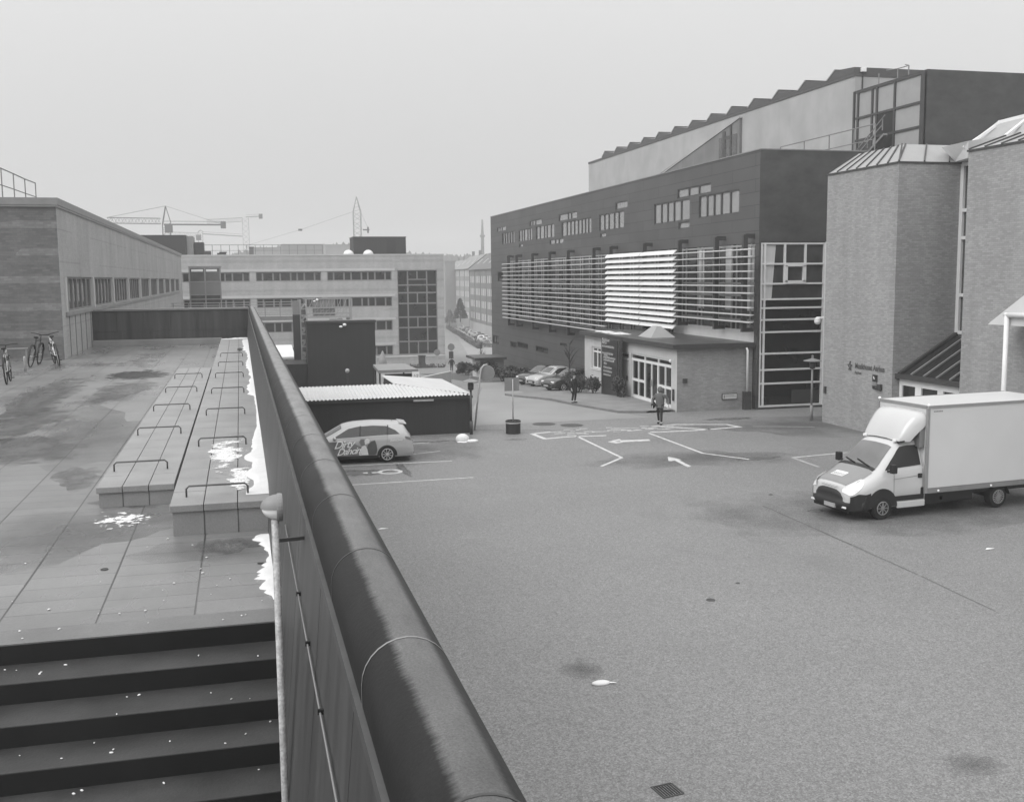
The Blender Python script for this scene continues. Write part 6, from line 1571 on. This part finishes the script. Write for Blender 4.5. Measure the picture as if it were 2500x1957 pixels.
# ---- plain parked cars
def plain_car(name, label, loc, rz, mat, wagon=False, scale=1.0, group=None, detail=True):
    t_ = thing(name, label, 'car', loc, rz, group); t_.scale = (scale,)*3
    st = [(-.85,.60,.55,.52,.74,.24,.72),(-.80,.86,.64,.80,.83,.20,.84),
          ((-.62,1.36,.58,.98,.86,.2,.88) if wagon else (-.35,.98,.64,.90,.86,.2,.88)), ((-.2,1.44,.58,.98,.87,.2,.89) if wagon else (.30,1.36,.56,.94,.87,.2,.89)),
          (.8,1.46,.58,.97,.88,.2,.90),(1.4,1.42,.57,.96,.88,.2,.90),(2.15,.98,.66,.90,.87,.2,.89),(2.8,.90,.66,.84,.85,.2,.87),(3.25,.76,.58,.68,.78,.24,.80),(3.40,.56,.46,.50,.62,.28,.64)]
    q = Body(st, .03, 4 if detail else 2); q.mesh().build('body', mat, t_, local=True, smooth=True)
    q.top_patch(2.08, 1.52, -.64, .64, .012, 5, 5, .86).build('windscreen', 'glass_mid', t_, local=True, smooth=True)
    for sg_ in (1,-1):
        q.side_patch(([(-.25,1.0),(.6,.99),(2.0,.94)], [(.10,1.12),(.6,1.34),(1.3,1.33),(1.98,.96)]), sg_, .012, 12).build('side_window', 'car_glass', t_, local=True, smooth=True)
        for x in (0, 2.6):
            arch(t_, x, sg_*.905, .37, 'black', sg_, .28)
            wheel(t_, x, sg_*.91, .31, .2, 7, 'alu', sg_, .66)
        MB().box(3.22,3.33,min(sg_*.42,sg_*.72),max(sg_*.42,sg_*.72),.60,.72).build('headlamp', 'lens', t_, local=True, bevel=.02)
        MB().ball((1.85, sg_*.98, .98), .09, 7, (.8,1,.7)).build('mirror', mat, t_, local=True, smooth=True)
    MB().box(3.30,3.43,-.45,.45,.34,.50).build('grille', 'black', t_, local=True); MB().box(3.40,3.445,-.26,.26,.36,.46).build('number_plate', 'plate', t_, local=True)
    return t_
p = ong(1338,953); plain_car('parked_car', 'dark estate car parked nose out beside the silver saloon below the hall', (p.x+3.1, p.y+1.0, gz(p.y+1.0)), radians(198), 'dark_car', True)
p = ong(1302,943); plain_car('parked_car', 'silver saloon car half hidden behind the dark estate car', (p.x+3.0, p.y+1.2, gz(p.y+1.2)), radians(200), 'silver_car', False)
p = ong(1284,940); plain_car('parked_car', 'dark car with two bright headlamps left of the silver saloon', (p.x+3.0, p.y+2.2, gz(p.y+2.2)), radians(202), 'dark_car', False)
# the row down the street
base = None
pos = [(1192,846),(1185,839.5),(1177,834),(1169,829),(1161,823.5),(1153,818.5),(1145,814),(1137,809.5),(1129,805),(1121,801),(1113,797),(1105,793)]
tones = ['mid_car','silver_car','white_body','dark_car','silver_car','white_body','mid_car','dark_car','silver_car','mid_car','white_body','dark_car']
words = {'mid_car':'grey','silver_car':'silver','white_body':'white','dark_car':'black'}
protos = {}
nth = ['nearest', 'second nearest', 'third', 'fourth', 'fifth', 'sixth', 'seventh', 'eighth', 'ninth', 'tenth', 'second farthest', 'farthest']
for k, q in enumerate(pos):
    p = ong(*q); m_ = tones[k]; lab = f'{words[m_]} car, {nth[k]} in the row parked before the apartment houses'
    rz = radians(-90-4.4+22)
    if m_ not in protos:
        protos[m_] = plain_car('street_car', lab, tuple(p), rz, m_, k % 2 == 0, 1.0, 'cars parked along the street', detail=False)
    else:
        dup(protos[m_], tuple(p), rz, lab)

# ================================================================ PEOPLE
def skin_mesh(name, chains, mat, parent, sub=1, root=0):
    """chains: list of [(point, radius)...]; points shared by equality are joined; one continuous skinned surface"""
    vs, rs, es, idx = [], [], [], {}
    def vid(p, r):
        key = tuple(round(c, 4) for c in p)
        if key not in idx: idx[key] = len(vs); vs.append(tuple(p)); rs.append(r)
        return idx[key]
    for ch in chains:
        ids = [vid(p, r) for p, r in ch]
        for a, b_ in zip(ids, ids[1:]): es.append((a, b_))
    me = bpy.data.meshes.new(name+'_src'); me.from_pydata(vs, es, []); me.update()
    ob = bpy.data.objects.new(name, me); COL.objects.link(ob)
    sk = ob.modifiers.new('skin', 'SKIN'); sk.use_smooth_shade = True
    for i, r in enumerate(rs): 
        v = me.skin_vertices[0].data[i]; v.radius = (r, r) if not isinstance(r, tuple) else r; v.use_root = (i == root)
    sb = ob.modifiers.new('sub', 'SUBSURF'); sb.levels = sub; sb.render_levels = sub
    dg = bpy.context.evaluated_depsgraph_get(); dg.update()
    nm = bpy.data.meshes.new_from_object(ob.evaluated_get(dg)); bpy.data.objects.remove(ob); bpy.data.meshes.remove(me)
    nm.materials.clear(); nm.materials.append(MATS[mat])
    for p in nm.polygons: p.use_smooth = True
    nm.name = name; o = bpy.data.objects.new(name, nm); COL.objects.link(o); o.parent = parent; return o
def V3(*a): return Vector(a)
def person(label, loc, rz, h, stride, arm, coat, coat_len, legs, hair, hood=False, flare=1.0):
    """faces local +x; h standing height; stride = (left, right) foot x; arm = ((elbow, wrist) left, right)"""
    t_ = thing('person', label, 'person', loc, rz); k = h/1.75
    P = lambda x, y, z: (x*k, y*k, z*k)
    pel = P(0,0,.95); wst = P(.01,0,1.10); chs = P(.02,0,1.30); nb = P(.0,0,1.46); nk = P(.02,0,1.52); hd0 = P(.035,0,1.60); hd1 = P(.04,0,1.70)
    ch = [[(pel,.135*k),(wst,.125*k),(chs,.145*k),(nb,.075*k),(nk,.055*k),(hd0,.088*k),(hd1,.075*k)]]
    feet = []
    for s, fx in ((1, stride[0]), (-1, stride[1])):
        hip = P(0, s*.09, .90); knee = P(fx*.55+.05, s*.095, .49); ank = P(fx-.03, s*.10, .09+max(0,-fx)*.18); toe = P(fx+.15, s*.115, .035+max(0,-fx)*.04)
        ch.append([(pel,.135*k),(hip,.095*k),(knee,.062*k),(ank,.042*k),(toe,.035*k)])
    wr = []
    for s, (e, w) in ((1, arm[0]), (-1, arm[1])):
        sh_ = P(0, s*.18, 1.40); el = P(*e); wq = P(*w); pm = P(w[0]+.02, w[1], w[2]-.07)
        ch.append([(chs,.145*k),(sh_,.062*k),(el,.045*k),(wq,.030*k),(pm,.034*k)])
        for f in range(5):
            if f == 0: pts = [(pm,.034*k),(P(w[0]+.06,w[1]-s*.015,w[2]-.09),.011*k),(P(w[0]+.075,w[1]-s*.015,w[2]-.125),.009*k)]
            else:
                o_ = -.03+f*.014; L = (.0,.075,.085,.08,.062)[f]
                pts = [(pm,.034*k),(P(w[0]+.02+o_,w[1]+.0,w[2]-.115),.010*k),(P(w[0]+.03+o_,w[1]-s*.012,w[2]-.115-L*.6),.009*k),(P(w[0]+.04+o_,w[1]-s*.03,w[2]-.115-L),.008*k)]
            ch.append(pts)
    body = skin_mesh('body', ch, 'skin', t_)
    # face
    mb = MB().ball(P(.125,0,1.625), .018*k, 6, (1,.8,1.4)); mb.build('nose', 'skin', body, local=True, smooth=True)
    mb = MB()
    for s in (1,-1): mb.ball(P(.112,s*.032,1.655), .011*k, 6)
    mb.build('eyes', 'hair_dark', body, local=True)
    MB().box(.112*k,.122*k,-.022*k,.022*k,1.578*k,1.586*k).build('mouth', 'hair_dark', body, local=True)
    # trousers and shoes
    tch = []
    for s, fx in ((1, stride[0]), (-1, stride[1])):
        tch.append([(pel,.145*k),(P(0,s*.09,.88),.102*k),(P(fx*.55+.05,s*.095,.49),.072*k),(P(fx-.03,s*.10,.11+max(0,-fx)*.18),.055*k)])
    skin_mesh('trousers', tch, legs, t_)
    for s, fx in ((1, stride[0]), (-1, stride[1])):
        z = max(0,-fx)*.10; MB().ball(P(fx+.05,s*.105,.045+z), .075*k, 8, (2.0,.75,.62)).build('shoe', 'black', t_, local=True, smooth=True)
    # coat: lofted rings plus sleeves
    rings = []
    zs = [1.475,1.43,1.36,1.22,1.08,.96] + [lerp(.96, coat_len, q) for q in (.5, 1.0)]
    rx = [.085,.125,.150,.155,.14,.145] + [.150*flare,.160*flare]; ry = [.095,.205,.235,.225,.20,.205] + [.205*flare,.215*flare]
    for z, a, b_ in zip(zs, rx, ry):
        rings.append([P(.01+cos(q)*a*(1+.04*sin(5*q+z*9)), sin(q)*b_, z) for q in [2*pi*j/20 for j in range(21)]])
    ct = MB().grid(rings).build('coat', coat, t_, local=True, smooth=True)
    for s, (e, w) in ((1, arm[0]), (-1, arm[1])):
        skin_mesh('sleeve', [[(P(0,s*.15,1.40),.082*k),(P(e[0]*.5,lerp(s*.19,e[1],.55),lerp(1.40,e[2],.5)),.070*k),(P(*e),.062*k),(P(*w),.048*k)]], coat, ct)
    if hood:
        mb = MB().ball(P(.005,0,1.635), .135*k, 12, (1.02,.92,1.12)); mb.build('hood', hair, t_, local=True, smooth=True)
    else:
        hh = MB(); rr_ = R_(3); rows = []
        for i in range(7):
            a = pi*.5*i/6
            rows.append([P(.03+cos(q)*.108*sin(a+.02)-(.01 if cos(q) < 0 else .0)+(-.012), sin(q)*.092*sin(a+.02), 1.655+.105*cos(a)-(.10 if (cos(q) < .2 and i == 6) else 0)) for q in [2*pi*j/16 for j in range(17)]])
        hh.grid(rows).build('hair', hair, t_, local=True, smooth=True)
    for s in (1,-1): MB().ball(P(.02,s*.093,1.63), .022*k, 6, (.8,.4,1.3)).build('ear', 'skin', body, local=True, smooth=True) if not hood else None
    return t_, k
p = onz(1611, 1036, 0)
ps, k = person('person in a grey hooded jacket with a dark shoulder bag walking past the entrance doors', (p.x, p.y, 0), radians(236), 1.78, (.16,-.20), (((-.08,.37,1.16),(.08,.40,.94)), ((-.02,-.36,1.15),(.12,-.33,.93))), 'cloth_grey', .80, 'cloth_black', 'cloth_grey', True, .95)
bg_ = thing('shoulder_bag', 'dark shoulder bag hanging at the side of the hooded person', 'bag', (p.x, p.y, 0), radians(236))
MB().ball((-.06,-.33,.92), .19, 10, (1.25,.55,.85)).build('bag', 'cloth_black', bg_, local=True, smooth=True)
mb = MB().tube([(-.10,-.36,1.02),(-.06,-.24,1.30),(.02,-.02,1.50),(.13,.16,1.36),(.16,.22,1.18)], .022, 6); mb.build('strap', 'cloth_black', bg_, local=True)
tag(MB().xf(Matrix.Identity(4)).ball((0,0,0), .075, 8, (1,.6,1.1)).build('paper_bag', 'white_paint', smooth=True), 'small white bundle held in the hand of the hooded person', 'bundle').location = (p.x+.02*cos(radians(236))-.36*sin(radians(236))*1.0, p.y+.36*cos(radians(236))+.10*sin(radians(236)), .86)
p = ong(1401, 988)
person('person in a long dark coat standing at the kerb before the shrubs', (p.x, p.y, gz(p.y)+.11), radians(-62), 1.60, (.02,-.02), (((-.02,.27,1.13),(.06,.27,.90)), ((-.02,-.27,1.13),(.06,-.27,.90))), 'cloth_black', .62, 'cloth_black', 'hair_dark', False, 1.0)
p = ong(1103, 908)
person('small dark figure of a person walking away down the distant street', tuple(p), radians(80), 1.68, (.14,-.16), (((-.02,.30,1.13),(.10,.33,.90)), ((-.06,-.30,1.13),(-.14,-.32,.90))), 'cloth_black', .84, 'cloth_black', 'hair_dark', False, 1.1)

# ================================================================ CRANES and the far tower
def lattice(mb, a, b_, w, n, r=.10, r2=.06):
    a, b_ = Vector(a), Vector(b_); d = (b_-a).normalized(); u = d.cross(Vector((0,1,0))); u = u.normalized() if u.length > .1 else Vector((1,0,0)); v = u.cross(d).normalized()
    cs = [(-1,-1),(1,-1),(1,1),(-1,1)]
    for s1, s2 in cs: mb.bar(a+u*s1*w/2+v*s2*w/2, b_+u*s1*w/2+v*s2*w/2, r*1.6)
    for i in range(n):
        p0 = a.lerp(b_, i/n); p1 = a.lerp(b_, (i+1)/n)
        for j in range(4):
            c0_, c1_ = cs[j], cs[(j+1)%4]
            if i % 2: c0_, c1_ = c1_, c0_
            mb.bar(p0+u*c0_[0]*w/2+v*c0_[1]*w/2, p1+u*c1_[0]*w/2+v*c1_[1]*w/2, r2*1.6)
    return mb
def tower_crane(label, t, mast_px, mast_top, apex, jib, cjib, cab, jw, mat, mw=1.9, pend=True, cw=True, group='tower cranes'):
    base = att(mast_px, mast_top, t); zb = gz(base.y)
    t_ = thing('tower_crane', label, 'crane', (base.x, base.y, zb), 0, group)
    def pt(px, py): q = ray(px, py); s = base.y/q.y; return EYE+q*s
    mb = lattice(MB(), (base.x, base.y, zb), (base.x, base.y, pt(mast_px, mast_top).z), mw, 20, .09, .06); mb.build('mast', mat, t_)
    mb = MB()
    if jib: a, b_ = pt(*jib[0]), pt(*jib[1]); lattice(mb, a, b_, jw, 16, .08, .05); mb.build('jib', mat, t_)
    if cjib:
        a, b_ = pt(*cjib[0]), pt(*cjib[1]); mb = MB().bar(a, b_, .5, .4).bar(a+Vector((0,1,.9)), b_+Vector((0,1,.9)), .12); mb.build('counter_jib', mat, t_)
        if cw: MB().box(b_.x-.8,b_.x+.6,b_.y-.9,b_.y+.9,b_.z-.95,b_.z+.9).build('counterweight', 'crane_dark', t_)
    if cab: c = pt(*cab); MB().box(c.x-1.0,c.x+1.0,c.y-1,c.y+1,c.z-1.1,c.z+1.1).build('cab', 'crane_dark', t_, bevel=.1)
    if apex:
        ap_ = pt(*apex); m0 = pt(mast_px, mast_top); mb = MB().bar(m0+Vector((-.9,0,0)), ap_, .35).bar(m0+Vector((1.2,0,0)), ap_, .2)
        if pend and jib: mb.bar(ap_, pt(*jib[1])+Vector((0,0,jw/2)), .10)
        if pend and cjib: mb.bar(ap_, pt(*cjib[1]), .07)
        mb.build('apex_frame', mat, t_)
    return t_
tower_crane('tower crane with a pointed head and long counter jib above the left roof', 285, 406, 545, (404,503), ((392,540),(262,538)), ((400,548),(546,549)), (412,558), 1.5, 'crane_dark', 2.0)
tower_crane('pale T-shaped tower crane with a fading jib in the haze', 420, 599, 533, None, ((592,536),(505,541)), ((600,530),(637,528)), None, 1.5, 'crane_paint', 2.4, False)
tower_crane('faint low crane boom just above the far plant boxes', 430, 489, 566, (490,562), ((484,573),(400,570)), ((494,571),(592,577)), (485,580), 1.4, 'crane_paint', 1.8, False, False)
def mast_crane():
    t = 300; c = att(872, 540, t); zb = gz(c.y)
    def pt(px, py): q = ray(px, py); return EYE+q*(c.y/q.y)
    t_ = thing('mast_crane', 'slender pointed lattice mast with long stay ropes above the dark plant box', 'crane', (c.x, c.y, zb))
    m0 = pt(872, 517); mb = lattice(MB(), (c.x,c.y,zb), (c.x,c.y,m0.z), 2.1, 26, .09, .06); ap_ = pt(870, 480)
    for s1, s2 in ((-1,-1),(1,-1),(1,1),(-1,1)): mb.bar((c.x+s1*1.05,c.y+s2*1.05,m0.z), ap_, .14)
    for k in range(4): z = lerp(m0.z, ap_.z, k/4); w_ = 1.05*(1-k/4); mb.bar((c.x-w_,c.y-w_,z),(c.x+w_,c.y-w_,z+.6),.08)
    mb.build('mast', 'crane_paint', t_)
    mb = MB().bar(pt(862,517), pt(733,561), .055).bar(pt(733,561), pt(600,600), .05).bar(pt(880,517), pt(900,560), .055); mb.build('stay_rope', 'crane_dark', t_)
    q = pt(733,561); MB().box(q.x-.55,q.x+.55,q.y-.3,q.y+.3,q.z-.3,q.z+.25).build('rope_block', 'crane_dark', t_)
    q = pt(895,561); MB().bar(pt(886,561), pt(902,561), .35).box(q.x+.2,q.x+.6,q.y-.5,q.y+.5,q.z-.9,q.z+.8).build('counterweight', 'crane_dark', t_)
mast_crane()
c = att(1178, 600, 520); zb = 6
def ptw(py): q = ray(1178, py); return (EYE+q*(c.y/q.y)).z
rt = thing('radio_tower', 'slim concrete radio tower with one round platform on the wooded hill', 'tower', (c.x, c.y, zb))
MB().lathe([(.95,0),(.8,ptw(577)-zb),(.62,ptw(562)-zb),(.4,ptw(537)-zb),(.05,ptw(535)-zb)], (c.x,c.y,zb), n=14).build('shaft', 'facade_grey', rt, smooth=True)
MB().lathe([(.9,0),(1.3,.3),(1.3,.9),(.8,1.2)], (c.x,c.y,ptw(579)), n=18).build('platform', 'facade_grey', rt)
# roofs and low buildings along the skyline beyond
rr = R_(15)
def far_block(label, px0, px1, pytop, t, mat):
    a, b_ = att(px0, pytop, t), att(px1, pytop, t); z0 = -14
    t_ = thing('distant_building', label, 'building', (a.x, a.y, z0), 0, 'hazy buildings on the skyline')
    MB().box(a.x, b_.x, a.y, a.y+12, z0, a.z).build('walls', mat, t_); MB().box(a.x-.2,b_.x+.2,a.y-.2,a.y+12.2,a.z,a.z+.4).build('roof', 'roof_tile_light', t_)
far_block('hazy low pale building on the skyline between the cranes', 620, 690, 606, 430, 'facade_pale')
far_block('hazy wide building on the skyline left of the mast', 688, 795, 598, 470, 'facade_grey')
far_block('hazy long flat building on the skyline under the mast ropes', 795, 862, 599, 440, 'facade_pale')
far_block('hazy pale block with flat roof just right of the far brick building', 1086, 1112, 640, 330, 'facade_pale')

# ================================================================ HAZE
m, nt, b = new_mat('haze'); nt.nodes.clear()
o_ = nt.nodes.new('ShaderNodeOutputMaterial'); pv = nt.nodes.new('ShaderNodeVolumePrincipled')
pv.inputs['Color'].default_value = (.93,.93,.93,1); pv.inputs['Density'].default_value = HAZE; pv.inputs['Anisotropy'].default_value = 0.25
pv.inputs['Density Attribute'].default_value = ''
nt.links.new(pv.outputs[0], o_.inputs['Volume'])
hz = MB().box(-430, 570, -64, 990, -16, 46).build('haze', 'haze'); hz['kind'] = 'stuff'
